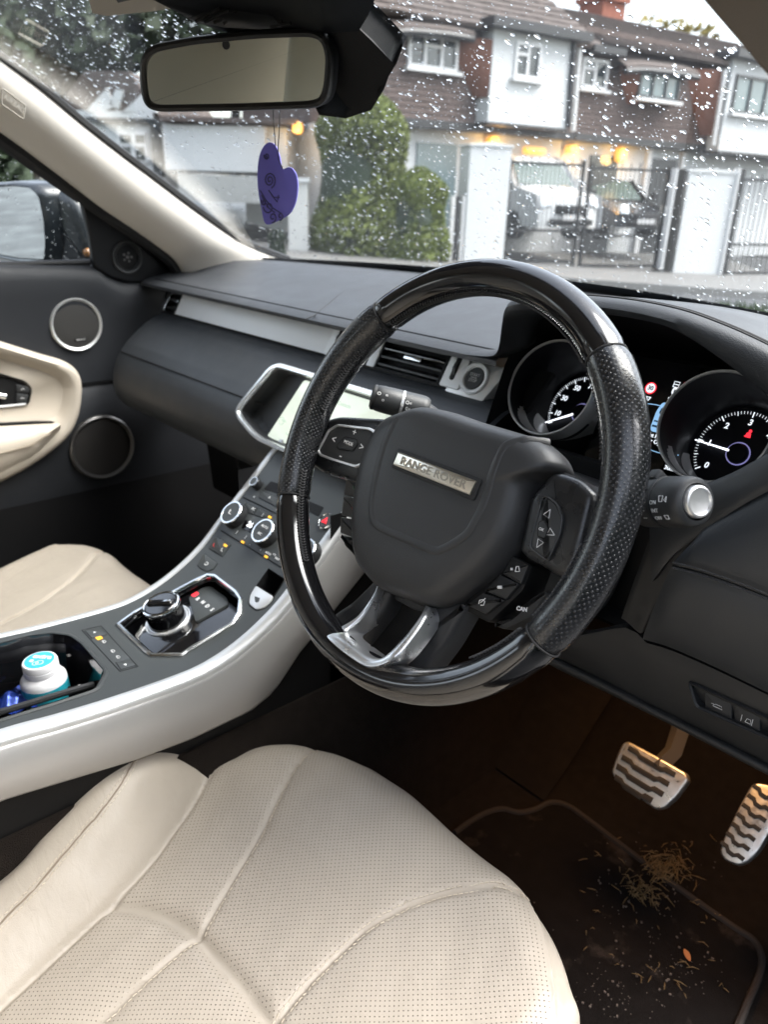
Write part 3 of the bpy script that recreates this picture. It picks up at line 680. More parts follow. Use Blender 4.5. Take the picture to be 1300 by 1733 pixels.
# hub (airbag cover): pillowed shield
hub_px = [(660, 712), (694, 697), (722, 690), (764, 697), (819, 715), (870, 730), (911, 743), (939, 762), (952, 786), (948, 797), (912, 815), (905, 833), (895, 883), (879, 925), (847, 966), (801, 1003), (776, 1020), (750, 1030), (718, 1026), (680, 1012), (648, 998), (628, 977), (612, 952), (605, 902), (606, 870), (609, 842), (621, 782), (639, 740)]
K['hub'] = mat('airbag_cover', (.029, .030, .032), .46, spec=.45, bump=('vor', 1300, .25, .0003), rvary=.05, vscale=12)
hp = resample([(*q, 0) for q in spline([(*q, 0) for q in wpoly(hub_px, -.026)], 5, closed=True)], 150)
hp = ccw([(q.x, q.y) for q in hp][:-1])
def pillow(poly, fr, prof):
    mb = MB(); n = len(poly); vs = []
    P = [Vector(q) for q in poly]; c = sum(P, Vector((0, 0))) / n
    for s_, h in prof: vs += [fr(c.x + (q.x - c.x) * s_, c.y + (q.y - c.y) * s_, h) for q in P]
    fs = []
    for r in range(len(prof) - 1):
        for i in range(n): j = (i + 1) % n; fs.append((r * n + i, r * n + j, (r + 1) * n + j, (r + 1) * n + i))
    fs.append(tuple(range((len(prof) - 1) * n, len(prof) * n)))
    return mb.add(vs, fs)
hubm = pillow(hp, LF, [(.90, -.060), (.975, -.050), (1.0, -.036), (1.0, -.028), (.985, -.020), (.95, -.0125), (.89, -.0075), (.80, -.0045), (.6, -.0028), (.3, -.002)]).build('hub_cover', K['hub'], wheel, local=True, sharp=60)
# raised shield crease on the hub
cre = [(672, 708), (652, 760), (636, 830), (634, 872), (645, 892), (690, 912), (735, 931), (755, 929), (790, 907), (806, 884), (822, 850), (848, 770), (868, 748), (905, 738)]
def hubz(x, y):
    P = Vector((x, y)); c = Vector((sum(q[0] for q in hp) / len(hp), sum(q[1] for q in hp) / len(hp))); d = P - c; ang = math.atan2(d.y, d.x)
    best = min(hp, key=lambda q: abs((math.atan2(q[1] - c.y, q[0] - c.x) - ang + math.pi) % (2 * math.pi) - math.pi)); s_ = d.length / (Vector(best) - c).length
    return interp(s_, [0, .3, .6, .8, .89, .95, .985, 1], [-.002, -.002, -.0028, -.0045, -.0075, -.0125, -.020, -.028])
cl = spline([(*wl(a, b, -.006), 0) for a, b in cre], 6)
path = [Vector((q.x, q.y, hubz(q.x, q.y) - .0005)) for q in cl]
MB().tube(path, .0026, n=10, up=(0, 0, 1), prof=[(.55 * math.sin(2 * math.pi * i / 12), 1.5 * math.cos(2 * math.pi * i / 12)) for i in range(12)]).build('shield_crease', K['hub'], wheel, local=True)
# badge bar
bgp = [wl(674, 767, .001), wl(799, 816, .001), wl(795, 834, .001), wl(670, 785, .001)]
bx0 = Vector(bgp[3]); bu = (Vector(bgp[2]) - bx0).normalized()
b_o = sum((Vector(q) for q in bgp), Vector((0, 0))) / 4
bfr = Frame((b_o.x, b_o.y, .0), (bu.x, bu.y, 0), (-bu.y, bu.x, 0))
MB().prism(rounded(rect(.100, .0185), .003), bfr, -.008, -.0006, b=.001).build('badge_recess', K['plastic'], wheel, local=True)
K['badge'] = mat('champagne_metal', (.70, .66, .58), .30, metal=1.0, bump=('noise', 1800, .12, .0003))
bdg = MB().prism(rounded([(-.0462, -.0062), (.0452, -.0062), (.0462, .0062), (-.0452, .0062)], .001), bfr, -.004, .0012, b=.0012).build('badge', K['badge'], wheel, local=True)
text('RANGE ROVER', bfr, .0098, mat('badge_letter', (.42, .385, .33), .35, metal=.9), bdg, local=True, h=.0011, ext=.0005, sx=1.18, bold=.0002)
# left and right spoke pods
podL = [(512, 752), (528, 728), (548, 711), (575, 704), (650, 708), (700, 712), (700, 850), (650, 830), (600, 815), (545, 800), (520, 782)]
K['pod'] = mat('spoke_plastic', (.015, .0158, .0175), .30, spec=.5, bump=('noise', 1200, .1, .0003), rvary=.08, vscale=30)
pL = rounded(wpoly(podL, -.018), .006)
MB().prism(pL, LF, -.05, -.016, b=.006, nb=3).build('spoke', K['pod'], wheel, local=True)
pad_ = [(538, 763), (557, 727), (572, 718), (628, 724), (642, 734), (640, 752), (614, 787), (602, 792), (560, 779), (542, 772)]
pp = rounded(wpoly(pad_, -.014), .003)
swp = MB().prism(offset(ccw(pp), -.0022), LF, -.03, -.0132, b=.0014).build('switch_pad', K['plastic_g'], wheel, local=True)
MB().ring(pp, LF, [(0, -.02), (.0, -.0130), (-.0006, -.0120), (-.0020, -.0120), (-.0026, -.0132), (-.0026, -.02)]).build('switch_frame', K['satin'], swp, local=True)
md = rounded(wpoly([(570, 754), (583, 740), (603, 744), (605, 752), (597, 763), (574, 760)], -.0125), .0015)
mbt = MB().prism(md, LF, -.018, -.0118, b=.0008).build('mode_button', K['plastic_g'], swp, local=True)
MB().ring(md, LF, [(0.0008, -.014), (.0008, -.0126), (0, -.0126), (0, -.014)]).build('button_gap', K['dark'], swp, local=True)
wt = wl(590, 750, -.0118); wfr = Frame((wt[0], wt[1], -.0117), (bu.x, bu.y, 0), (-bu.y, bu.x, 0))
text('MODE', wfr, .0048, K['white'], mbt, local=True)
def wsym(px, py, h, s_, size): 
    a, b = wl(px, py, h); text(s_, Frame((a, b, h), (bu.x, bu.y, 0), (-bu.y, bu.x, 0)), size, K['white'], swp, local=True, bold=.0001)
wsym(600, 732, -.0131, '+', .010); wsym(577, 771, -.0131, '-', .011)
wsym(565, 744, -.0131, '<', .010); wsym(612, 757, -.0131, '>', .010)
# three phone buttons below the left pod
K['phone'] = mat('button_grey', (.06, .062, .064), .45)
bpx = [[(588, 806), (612, 806), (612, 843), (583, 838)], [(583, 840), (612, 846), (608, 880), (579, 872)], [(578, 875), (608, 882), (606, 915), (577, 902)]]
for k, q in enumerate(bpx):
    pq = rounded(wpoly([(q[0][0], q[0][1]), (q[1][0] + 6, q[1][1]), (q[2][0] + 6, q[2][1]), (q[3][0], q[3][1])], -.03), .0012)
    pb = MB().prism(pq, LF, -.055, -.028, b=.002).build('phone_button', K['phone'], wheel, local=True)
    c = wl(*((602, 824), (600, 860), (600, 896))[k], -.028)
    f3 = Frame((c[0], c[1], -.0279), (bu.x, bu.y, 0), (-bu.y, bu.x, 0))
    if k < 2: strokes([[(-.003, .0), (-.0015, -.0025), (.0015, -.0025), (.003, 0)]], f3, .001, K['redp'] if k else mat('green_print', (.1, .2, .15), .5), pb, local=True)
    else: text('((', f3, .006, K['white'], pb, local=True); 
MB().prism(rounded(wpoly([(577, 904), (612, 918), (620, 960), (585, 925)], -.035), .003), LF, -.06, -.033, b=.003).build('button_guard', K['plastic'], wheel, local=True)
# right pod
podR = [(900, 840), (935, 802), (952, 800), (985, 812), (1012, 838), (985, 950), (968, 978), (945, 975), (880, 935)]
MB().prism(rounded(wpoly(podR, -.020), .006), LF, -.06, -.016, b=.007, nb=3).build('spoke', K['pod'], wheel, local=True)
MB().prism(rounded(wpoly([(930, 790), (960, 800), (1010, 830), (1006, 862), (985, 840), (940, 812)], -.035), .004), LF, -.06, -.03, b=.004).build('spoke_shoulder', K['pod'], wheel, local=True)
padR = [(918, 842), (926, 838), (944, 851), (954, 876), (950, 905), (930, 949), (922, 947), (898, 929), (898, 918)]
pr = rounded(wpoly(padR, -.014), .003)
spr = MB().prism(offset(ccw(pr), -.0013), LF, -.03, -.0130, b=.0014).build('switch_pad', K['plastic_g'], wheel, local=True)
MB().ring(pr, LF, [(0, -.02), (0, -.0130), (-.0006, -.0126), (-.0013, -.0132), (-.0013, -.02)]).build('switch_frame', K['plastic_g'], spr, local=True)
okb = rounded(wpoly([(913, 884), (922, 881), (928, 895), (922, 911), (911, 907)], -.0125), .0015)
ob = MB().prism(okb, LF, -.018, -.0118, b=.0008).build('ok_button', K['plastic_g'], spr, local=True)
MB().ring(okb, LF, [(0.0008, -.014), (.0008, -.0124), (0, -.0124), (0, -.014)]).build('button_gap', K['dark'], spr, local=True)
a, b = wl(917, 896, -.0118); text('OK', Frame((a, b, -.0117), (bu.x, bu.y, 0), (-bu.y, bu.x, 0)), .0032, K['white'], ob, local=True)
def tri(px, py, dirx, diry, s_=.0036):
    a, b = wl(px, py, -.0129); d = Vector((dirx, diry)).normalized(); e = Vector((-d.y, d.x))
    q = [Vector((a, b)) + d * s_, Vector((a, b)) - d * s_ * .7 + e * s_ * .8, Vector((a, b)) - d * s_ * .7 - e * s_ * .8]
    strokes([[tuple(v) for v in (q + q[:1])]], LF.at(0, 0, -.0131), .0006, K['white'], spr, local=True)
tri(928, 869, .2, 1); tri(933, 902, 1, -.15); tri(913, 920, -.2, -1)
# three cruise buttons and the lower rocker
bpx = [[(868, 940), (898, 956), (884, 990), (852, 972)], [(848, 972), (882, 988), (858, 1016), (822, 1000)], [(820, 1002), (856, 1016), (824, 1040), (790, 1024)]]
for k, q in enumerate(bpx):
    pb = MB().prism(rounded(wpoly(q, -.028), .0015), LF, -.055, -.026, b=.0022).build('cruise_button', K['plastic'], wheel, local=True)
    c = wl(*((873, 963), (847, 994), (816, 1020))[k], -.026); f3 = Frame((c[0], c[1], -.0259), (.92, .38, 0), (-.38, .92, 0))
    if k == 0: strokes([[(-.004, -.001), (-.004, .001)], [(-.0028, -.001), (-.0028, .001)], [(0, -.002), (.001, .002), (.003, .002), (.004, -.002), (0, -.002)]], f3, .0008, K['white'], pb, local=True)
    elif k == 1: strokes([[(-.0018, 0), (.0018, 0)]], f3, .0028, K['white'], pb, local=True)
    else: strokes([[(-.0028, -.001), (-.002, .002), (.001, .0025), (.003, .001), (.002, -.002), (-.001, -.002)], [(-.001, 0), (.0035, .0035)]], f3, .0008, K['white'], pb, local=True)
MB().prism(rounded(wpoly([(862, 935), (905, 955), (888, 1000), (830, 1055), (780, 1030)], -.032), .004), LF, -.06, -.030, b=.003).build('button_tray', K['dark'], wheel, local=True)
MB().prism(rounded(wpoly([(900, 1012), (926, 998), (930, 1004), (898, 1046), (856, 1066), (835, 1058), (868, 1044)], -.034), .003), LF, -.06, -.032, b=.003).build('rocker', K['plastic'], wheel, local=True)
c = wl(884, 1031, -.032); text('CAN', Frame((c[0], c[1], -.0319), (.95, .25, 0), (-.25, .95, 0)), .0046, K['white'], wheel, local=True, bold=.0002)
# lower twin spoke with silver U trim
MB().prism(rounded(wpoly([(640, 978), (668, 1000), (655, 1030), (612, 1085), (575, 1128), (540, 1080), (560, 1045), (600, 1018)], -.030), .006), LF, -.05, -.026, b=.006, nb=3).build('lower_spoke', K['hub'], wheel, local=True)
MB().prism(rounded(wpoly([(728, 1026), (800, 1020), (760, 1090), (715, 1150), (650, 1160), (640, 1128), (680, 1100)], -.030), .006), LF, -.05, -.026, b=.006, nb=3).build('lower_spoke', K['hub'], wheel, local=True)
outer = [(642, 975), (636, 1000), (608, 1040), (568, 1065), (551, 1073), (558, 1086), (590, 1112), (622, 1130), (650, 1126), (672, 1112), (700, 1078), (722, 1045), (730, 1028)]
inner = [(648, 980), (641, 1004), (616, 1045), (590, 1066), (580, 1073), (583, 1081), (602, 1096), (624, 1111), (642, 1114), (660, 1103), (692, 1070), (714, 1040), (722, 1024)]
hs_ = [-.004, .0, .008, .020, .031, .034, .0345, .0345, .034, .032, .021, .009, -.002]          # the trim rises from the hub onto the rim
hi_ = [-.004, .0, .008, .018, .028, .032, .033, .033, .033, .031, .020, .008, -.002]
O = spline([(*wl(a, b, h_ - .018), h_) for (a, b), h_ in zip(outer, hs_)], 6); I = spline([(*wl(a, b, h_ - .020), h_) for (a, b), h_ in zip(inner, hi_)], 6)
rows = []
for o_, i_ in zip(O, I):
    o_ = Vector(o_) + Vector((0, 0, .004)); i_ = Vector(i_) + Vector((0, 0, .004)); m_ = (o_ + i_) / 2
    rows.append([o_ + Vector((0, 0, -.045)), o_ + Vector((0, 0, -.0235)), o_.lerp(i_, .15) + Vector((0, 0, -.0212)), m_ + Vector((0, 0, -.0208)), o_.lerp(i_, .85) + Vector((0, 0, -.0222)), i_ + Vector((0, 0, -.0255)), i_ + Vector((0, 0, -.05))])
MB().grid(rows).build('spoke_trim', mat('steel_trim', (.70, .71, .72), .30, metal=.88, rvary=.05, vscale=30), wheel, local=True, sharp=55)
MB().prism(rounded(wpoly([(640, 975), (735, 1028), (668, 1112), (628, 1118), (570, 1075)], -.045), .006), LF, -.062, -.048).build('spoke_web', K['dark'], wheel, local=True)
MB().prism(rounded(wpoly([(652, 990), (735, 1025), (760, 1040), (735, 1040), (700, 1032), (660, 1010)], -.036), .004), LF, -.06, -.034, b=.003).build('hub_skirt', K['plastic'], wheel, local=True)
# steering column shroud behind the wheel
colu = thing('column_shroud', 'black plastic steering column shroud behind the wheel hub', 'steering column', (0, .1, -.05))
rows = []
for h, a_, b_, dy in ((-.062, .050, .050, -.004), (-.07, .056, .055, -.006), (-.10, .066, .060, -.012), (-.15, .072, .066, -.02), (-.24, .075, .075, -.02)):
    rows.append([WF(a_ * math.copysign(abs(math.cos(t)) ** .6, math.cos(t)), dy + b_ * math.copysign(abs(math.sin(t)) ** .6, math.sin(t)), h) for t in [2 * math.pi * i / 32 for i in range(32)]])
mb = MB().grid(rows, closeu=True); mb.f.append(tuple(range(31, -1, -1))); mb.build('shroud', K['plastic_g'], colu)
# stalks
def stalk(name, label, tip, base, rad, tipmat, root):
    d = (tip - base).normalized(); up = Vector((0, 0, 1)); u = d.cross(up).normalized(); fr = Frame(base, u, d.cross(u) * -1, d)
    if fr.u.cross(fr.v).dot(d) < 0: fr.u = -fr.u
    th = thing(name, label, 'control stalk', base); L = (tip - base).length
    MB().tube([base - d * .004, base.lerp(root, .3) - d * .004, root], [rad * .78, rad * .58, rad * .5], n=16).build('arm', K['plastic'], th)
    MB().lathe([(rad * .78, -.013), (rad * .95, -.010), (rad, -.006), (rad, L * .30)], fr, 36).build('barrel', K['plastic_g'], th)
    MB().lathe([(rad * .97, L * .30), (rad * 1.01, L * .31), (rad * 1.01, L * .36), (rad * .97, L * .37)], fr, 36).build('collar', tipmat if name == 'light_stalk' else K['plastic'], th)
    MB().lathe([(rad * .96, L * .37), (rad * 1.0, L * .40), (rad * .98, L * .82), (rad * .93, L * .93), (rad * .82, L * .985), (rad * .70, L)], fr, 36).build('barrel', K['plastic_g'], th)
    return th, fr, L
tipR = at(1181, 849, 'y', .052); baseR = at(1108, 850, 'y', .066)
wst, wfr2, L = stalk('wiper_stalk', 'black wiper stalk with big silver end button, right of the steering wheel', tipR, baseR, .0185, K['satin'], Vector((.05, .14, -.035)))
MB().lathe([(.0116, L - .006), (.0116, L + .0010), (.0109, L + .0026), (.0097, L + .0030), (.0087, L + .0016), (.006, L + .0012), (.0001, L + .001)], wfr2, 36).build('end_button', K['satin'], wst)
MB().prism(rounded(rect(.012, .03), .003), Frame(at(1128, 822, 'y', .072), wfr2.n, (0, -.6, .8)), -.002, .006, b=.002).build('thumb_switch', K['plastic_g'], wst)
def onstalk(fr, ang, hgt, rad): 
    a = R(ang); o = fr(rad * math.cos(a), rad * math.sin(a), hgt); nn = fr.u * math.cos(a) + fr.v * math.sin(a); return Frame(o, fr.n, nn.cross(fr.n), nn)
def best_ang(fr, hgt, rad):
    return max(range(0, 360, 5), key=lambda a: (CAM - fr(rad * math.cos(R(a)), rad * math.sin(R(a)), hgt)).normalized().dot(fr.u * math.cos(R(a)) + fr.v * math.sin(R(a))))
ba = best_ang(wfr2, L * .5, .0187)
for s_, da, hh in (('OFF', 36, .52), ('INT', 18, .50), ('ON', 0, .48)):
    text(s_, onstalk(wfr2, ba + da, L * hh, .0187), .0042, K['white'], wst)
    MB().box(onstalk(wfr2, ba + da, L * .2, .0187), -.0018, .0018, -.0003, .0003, 0, .0003).build('mark', K['white'], wst)
text('MAX', onstalk(wfr2, ba - 28, L * .14, .0187), .0042, K['white'], wst)
f3 = onstalk(wfr2, ba - 8, L * .70, .0186); strokes([[(-.003, -.002), (-.0035, .002), (.0005, .002), (0, -.002), (-.003, -.002)], [(.002, -.001), (.004, .0015), (.004, -.0025), (.002, -.001)]], f3, .0006, K['white'], wst)
f3 = onstalk(wfr2, ba + 33, L * .74, .0186); strokes([[(-.002, -.0015), (-.0025, .0015), (.0015, .0015), (.001, -.0015), (-.002, -.0015)]], f3, .0006, K['white'], wst)
tipL = at(633, 672, 'y', .062); baseL = at(704, 690, 'y', .092)
lst, lfr, L2 = stalk('light_stalk', 'black light switch stalk with printed symbols, left of the steering wheel', tipL, baseL, .0138, K['satin'], Vector((-.035, .13, -.02)))
MB().lathe([(.0128, L2 - .002), (.0128, L2 + .001), (.010, L2 + .003), (.0001, L2 + .0035)], lfr, 30).build('end_cap', K['plastic'], lst)
ba = best_ang(lfr, L2 * .5, .014)
for s_, da, hh in (('O', 20, .9), ('o', -5, .78), ('=', 20, .72), ('=D', 12, .2), ('+0', -12, .18), ('D', 0, .335)):
    text(s_, onstalk(lfr, ba + da, L2 * hh, .01395), .005, K['white'], lst)
# ================================================================== CENTRE CONSOLE
cons = thing('centre_console', 'grey centre console with silver edge strips rising to the dashboard', 'console', (-.37, -.1, -.4))
cprof = spline([(-.62, -.255), (-.45, -.265), (-.30, -.278), (-.25, -.285), (-.19, -.2915), (-.11, -.296), (-.07, -.293), (-.03, -.281), (.006, -.263), (.035, -.243), (.064, -.2155), (.092, -.1895), (.13, -.1545), (.19, -.10)], 6)
clen = [0]
for i in range(1, len(cprof)): clen.append(clen[-1] + (cprof[i] - cprof[i - 1]).length)
def cpt(s):
    s = min(max(s, 0), clen[-1] - 1e-6); i = max(k for k in range(len(clen) - 1) if clen[k] <= s)
    t = (s - clen[i]) / (clen[i + 1] - clen[i]); p = cprof[i].lerp(cprof[i + 1], t)
    a, b = cprof[max(i - 1, 0)], cprof[min(i + 2, len(cprof) - 1)]; d = (b - a).normalized()
    return p, Vector((-d.y, d.x)), d
def CS(x, s, h=0): p, n, d = cpt(s); return Vector((x, p.x + n.x * h, p.y + n.y * h))
def cpx(px, py, h=0):
    best = None
    for i in range(len(cprof) - 1):
        a, b = cprof[i], cprof[i + 1]; d = (b - a).normalized(); n = Vector((0, -d.y, d.x))
        q = atp(px, py, Vector((0, a.x, a.y)) + n * h, n); r_ = Vector((q.y, q.z)) - Vector((n.y, n.z)) * h
        t = (r_ - a).dot(d) / (b - a).length
        if -.02 <= t <= 1.02 and q.y < .25: best = (q.x, clen[i] + t * (b - a).length)
    if best is None: raise ValueError((px, py))
    return best
class CFrame:                                          # flat frame tangent to the console at (x, s): u right, v up the slope
    def __new__(c, x, s, h=0): p, n, d = cpt(s); return Frame(CS(x, s, h), (1, 0, 0), (0, d.x, d.y), (0, n.x, n.y))
def cf_at(px, py, h=0): return CFrame(*cpx(px, py, h), h)
def cplate(name, pts, m, parent, h0=-.004, h1=.001, b=.0008, r=.002, shrink=0):
    q = [cpx(*p_) for p_ in pts]; q = rounded(q, r) if r else q
    if shrink: q = offset(ccw(q), -shrink)
    return MB().prism(q, CS, h0, h1, b).build(name, m, parent)
XO, XI = .110, .0935                                    # outer / inner half widths of the silver strips
SR = [lerp(0, clen[-1], i / 90) for i in range(91)]
# tray opening
tray_px = [(-110, 1124), (0, 1090), (50, 1077), (84, 1073), (116, 1077), (136, 1091), (176, 1138), (161, 1166), (100, 1186), (0, 1217), (-110, 1250)]
trayp = ccw(rounded([cpx(*q) for q in tray_px], .006, 3))
trayp = [(max(-.37 - XI + .006, min(-.37 + XI - .004, x)), s) for x, s in trayp]
slot_px = [(455, 962), (482, 980), (463, 1011), (434, 992)]
gear_px = [(197, 1059), (226, 1038), (330, 983), (352, 973), (366, 974), (401, 1001), (410, 1014), (407, 1038), (395, 1057), (323, 1101), (308, 1111), (256, 1112), (245, 1105)]
gearp = ccw([cpx(*q) for q in gear_px])
# fascia: triangulated sheet with openings for the tray, the key slot and the selector well
def sheet_with_holes(outer, holes, fn, name, m, parent):
    bm = bmesh.new(); es = []
    for loop in [outer] + holes:
        vs = [bm.verts.new((x, s, 0)) for x, s in loop]
        for i in range(len(vs)): es.append(bm.edges.new((vs[i], vs[(i + 1) % len(vs)])))
    bmesh.ops.triangle_fill(bm, use_beauty=True, use_dissolve=False, edges=es)
    bmesh.ops.subdivide_edges(bm, edges=[e for e in bm.edges if e.calc_length() > .02], cuts=3, use_grid_fill=False)
    bmesh.ops.triangulate(bm, faces=bm.faces[:])
    vs = [fn(v.co.x, v.co.y) for v in bm.verts]; bm.verts.index_update(); fs = [tuple(v.index for v in f.verts) for f in bm.faces]; bm.free()
    me_ = mesh(name, vs, fs, m, parent, sharp=60)
    return me_
outer = [(-.37 - XI, s) for s in SR] + [(-.37 + XI, s) for s in SR[::-1]]
K['fascia'] = mat('console_grey', (.044, .0485, .049), .42, spec=.45, bump=('noise', 1800, .15, .0003), rvary=.04)
slotp = ccw(rounded([cpx(*q) for q in slot_px], .002))
def hole_ok(p_): return p_
sheet_with_holes(outer, [trayp, slotp, offset(gearp, -.003)], CS, 'fascia', K['fascia'], cons)
# silver strips and satin side panels
for sx in (-1, 1):
    rows = []
    for s in SR:
        rows.append([CS(-.37 + sx * x, s, h) for x, h in ((XI - .0005, -.004), (XI, .0008), (XI + .0015, .0018), (XI + (XO - XI) * .55, .0012), (XO - .0035, -.0005), (XO - .001, -.0025), (XO, -.006), (XO + .0008, -.012))])
    MB().grid(rows if sx < 0 else [r[::-1] for r in rows]).build('edge_strip', K['silver'], cons, sharp=50)
    rows = []
    for s in SR:
        p, n, d = cpt(s); t_ = CS(-.37 + sx * XO, s, -.008)
        zb = interp(t_.y, [-.6, -.31, -.18, -.11, -.045, -.02, .01, .06, .12, .3], [-.33, -.343, -.366, -.373, -.372, -.36, -.32, -.275, -.22, -.1])
        yb = t_.y + interp(t_.y, [-.6, -.11, -.05, .0, .1, .2], [0, .0, .012, .030, .05, .06])
        bt = Vector((-.37 + sx * (XO + .006), yb, min(zb, t_.z - .02)))
        rows.append([t_, t_.lerp(bt, .05) + Vector((sx * .0025, 0, 0)), t_.lerp(bt, .5) + Vector((sx * .005, 0, 0)), bt.lerp(t_, .06) + Vector((sx * .003, 0, 0)), bt, bt + Vector((-sx * .012, 0, -.003))])
    MB().grid(rows).build('side_panel', K['silver2'], cons, sharp=50)
    MB().grid([[Vector((-.37 + sx * (XO - .004), y, z)) for z in (-.30, -.5, -.7)] for y in (-.6, 0, .25)]).grid([[Vector((-.37 + sx * (XO - .004), y, z)) for z in (-.15, -.5, -.7)] for y in (.1, .25, .9)]).build('lower_side', K['dark'], cons)
# tray
def cavity(poly, depth, name, m, parent, taper=.92, rim=.004):
    mb = MB(); n = len(poly); c = Vector((sum(p_[0] for p_ in poly) / n, sum(p_[1] for p_ in poly) / n)); rings = []
    for k, h in ((1 + 0, .0012), (1, .0), (.97, -.006), (.97, -.012), (taper, -depth)):
        rings.append([CS(*(c + (Vector(p_) - c) * k), h) for p_ in poly])
    mb.grid(rings, closeu=True); mb.f.append(tuple(range(len(mb.v) - n, len(mb.v)))); return mb.build(name, m, parent, sharp=40)
tray = cavity(trayp, .075, 'tray', K['gloss'], cons)
MB().ring(trayp, CS, [(-.0005, -.008), (.001, .0012), (.003, .0018), (.0055, .0006), (.006, -.004)]).build('tray_rim', K['fascia'], tray)
# inner step that holds the bottle, a rail along the near side and the cup ring
c = cpx(60, 1150, -.03); tf = CFrame(c[0] + .004, c[1], -.034)
MB().tube([at(a, b, 'x', -.345) for a, b in ((-60, 1222), (20, 1199), (100, 1175), (158, 1158))], .0038, n=8).build('rail', K['plastic'], tray)
c = cpx(122, 1128, -.03); MB().ring(disc(.036, 36), CFrame(c[0] - .012, c[1] + .002, -.045), [(0, -.03), (0, .002), (.002, .004), (.004, .002), (.004, -.03)]).build('cup_holder', K['gloss'], tray)
# gum bottle and the wrapper lying in the tray
bo = at(66, 1117, 'x', -.402)
bot = thing('gum_bottle', 'white chewing gum bottle with blue lid label standing in the console tray', 'bottle', bo + Vector((0, 0, -.075)))
BSC = .80
bfv = Frame(bo, (1, -.05, 0), (.05, 1, 0.05))
K['bott'] = mat('white_plastic', (.78, .78, .80), .32, spec=.5, rvary=.05)
K['botl'] = mat('teal_label', (.02, .33, .42), .35, vary=.25, vscale=60); K['bluel'] = mat('bright_blue_label', (.03, .42, .62), .35, vary=.12, vscale=90)
class SFrame:
    def __init__(s, f, k=BSC): s.f = f; s.k = k; s.u, s.v, s.n, s.o = f.u, f.v, f.n, f.o
    def __call__(s, a, b, c=0.0): return s.f(a * s.k, b * s.k, c * s.k)
    def at(s, a, b, c=0.0): return SFrame(Frame(s(a, b, c), s.u, s.v, s.n), s.k)
    def turn(s, d): return SFrame(s.f.turn(d), s.k)
bfv = SFrame(bfv)
MB().lathe([(.022, -.076), (.031, -.072), (.0325, -.066), (.0325, -.034), (.0318, -.030), (.028, -.0245), (.0245, -.022), (.0235, -.0195), (.0235, -.014)], bfv, 44).build('bottle_body', K['bott'], bot)
MB().lathe([(.0240, -.0195), (.0248, -.0185), (.0248, -.012), (.0242, -.0115), (.0242, -.0108), (.0247, -.0102), (.0247, -.0030), (.0235, -.0006), (.0215, 0), (.0001, .0002)], bfv, 44).build('bottle_lid', K['bott'], bot)
MB().lathe([(.0327, -.070), (.0329, -.060), (.0328, -.036)], bfv, 44).build('label_band', K['botl'], bot)
lid = MB().lathe([(.0205, .0001), (.0205, .0004), (.0001, .0005)], bfv, 40).build('lid_label', K['bluel'], bot)
lf = bfv.turn(44); text('extra', lf.at(.001, .0075, .0006), .0135, K['white'], lid, bold=.0005)
MB().ring(disc(.0055, 24), lf.at(.004, -.0065), [(0, .0004), (0, .0009), (-.001, .0009), (-.001, .0004)]).build('label_mint', K['white'], lid)
MB().ring(disc(.0045, 24), lf.at(-.001, -.0095), [(0, .0004), (0, .0009), (-.001, .0009), (-.001, .0004)]).build('label_mint', K['white'], lid)
MB().prism(rounded(rect(.006, .006, (-.010, -.004)), .002), lf, .0004, .0009).build('label_leaf', K['white'], lid)
# crumpled wrapper
wo = at(14, 1182, 'x', -.40); rnd = random.Random(4); rows = []
for i in range(9):
    rows.append([wo + Vector((-.03 + i * .0065 + rnd.uniform(-.002, .002), -.02 + j * .006, -.006 + .012 * math.sin(i * .9 + j * .5) * math.cos(j * .8) + rnd.uniform(-.003, .003))) for j in range(9)])
wr = MB().grid(rows).build('sweet_wrapper', mat('blue_foil', (.02, .05, .28), .22, metal=.5, vary=.5, vscale=90), None, sharp=0, sub=1)
tagit(wr, 'crumpled dark blue foil sweet wrapper lying in the tray beside the white bottle', 'wrapper')
# drive selector
gp_out = gearp
sel = MB().ring(gearp, CS, [(.001, -.002), (.0012, .0018), (-.0004, .0036), (-.0030, .0036), (-.0048, .0012), (-.0052, -.004)]).build('selector_surround', K['chrome'], cons)
ginner = offset(gearp, -.0045)
MB().grid([[CS(x, s, h) for x, s in offset(gearp, o_)] for o_, h in ((-.0045, .001), (-.0060, -.0035), (-.0065, -.0055))], closeu=True).build('well_wall', K['gloss'], sel)
plf = cf_at(300, 1046, -.006)
gpl = [plf.px(*q) for q in gear_px]
plate('selector_plate', offset(ccw(gpl), -.006), plf, -.006, 0, K['gloss'], sel, b=.001)
pnl = [plf.px(*q, .004) for q in ((318, 1010), (343, 993), (356, 991), (383, 1010), (386, 1022), (352, 1040), (330, 1052))]
pn = plate('gear_panel', rounded(pnl, .004), plf, -.002, .0035, K['fascia'], sel, b=.0012)
for s_, q, m_ in (('P', (330, 1006), K['rede']), ('R', (334, 1014), K['white']), ('N', (343, 1019.5), K['white']), ('D', (350.5, 1026), K['white']), ('S', (358.5, 1032), K['white'])):
    c = plf.px(*q, .0036); f3 = plf.at(c[0], c[1], .0036)
    if s_ == 'P': MB().prism(rounded(rect(.0072, .0085), .001), f3, 0, .0003).build('lit_letter', K['rede'], pn)
    text(s_, f3.at(0, 0, .0003 if s_ == 'P' else 0), .0078, K['white'] if s_ != 'P' else K['redp'], pn, bold=.0002)
kb = plf.px(284, 1050); kf = plf.at(kb[0], kb[1], 0)
MB().lathe([(.0295, -.001), (.0295, .0018), (.0285, .0022), (.0272, .0016), (.0266, .0004), (.0258, .0018), (.0248, .0020), (.0240, .0006)], kf, 56).build('knob_ring', K['satin'], sel)
kf0 = kf; kf = SFrame(kf, 1.06)
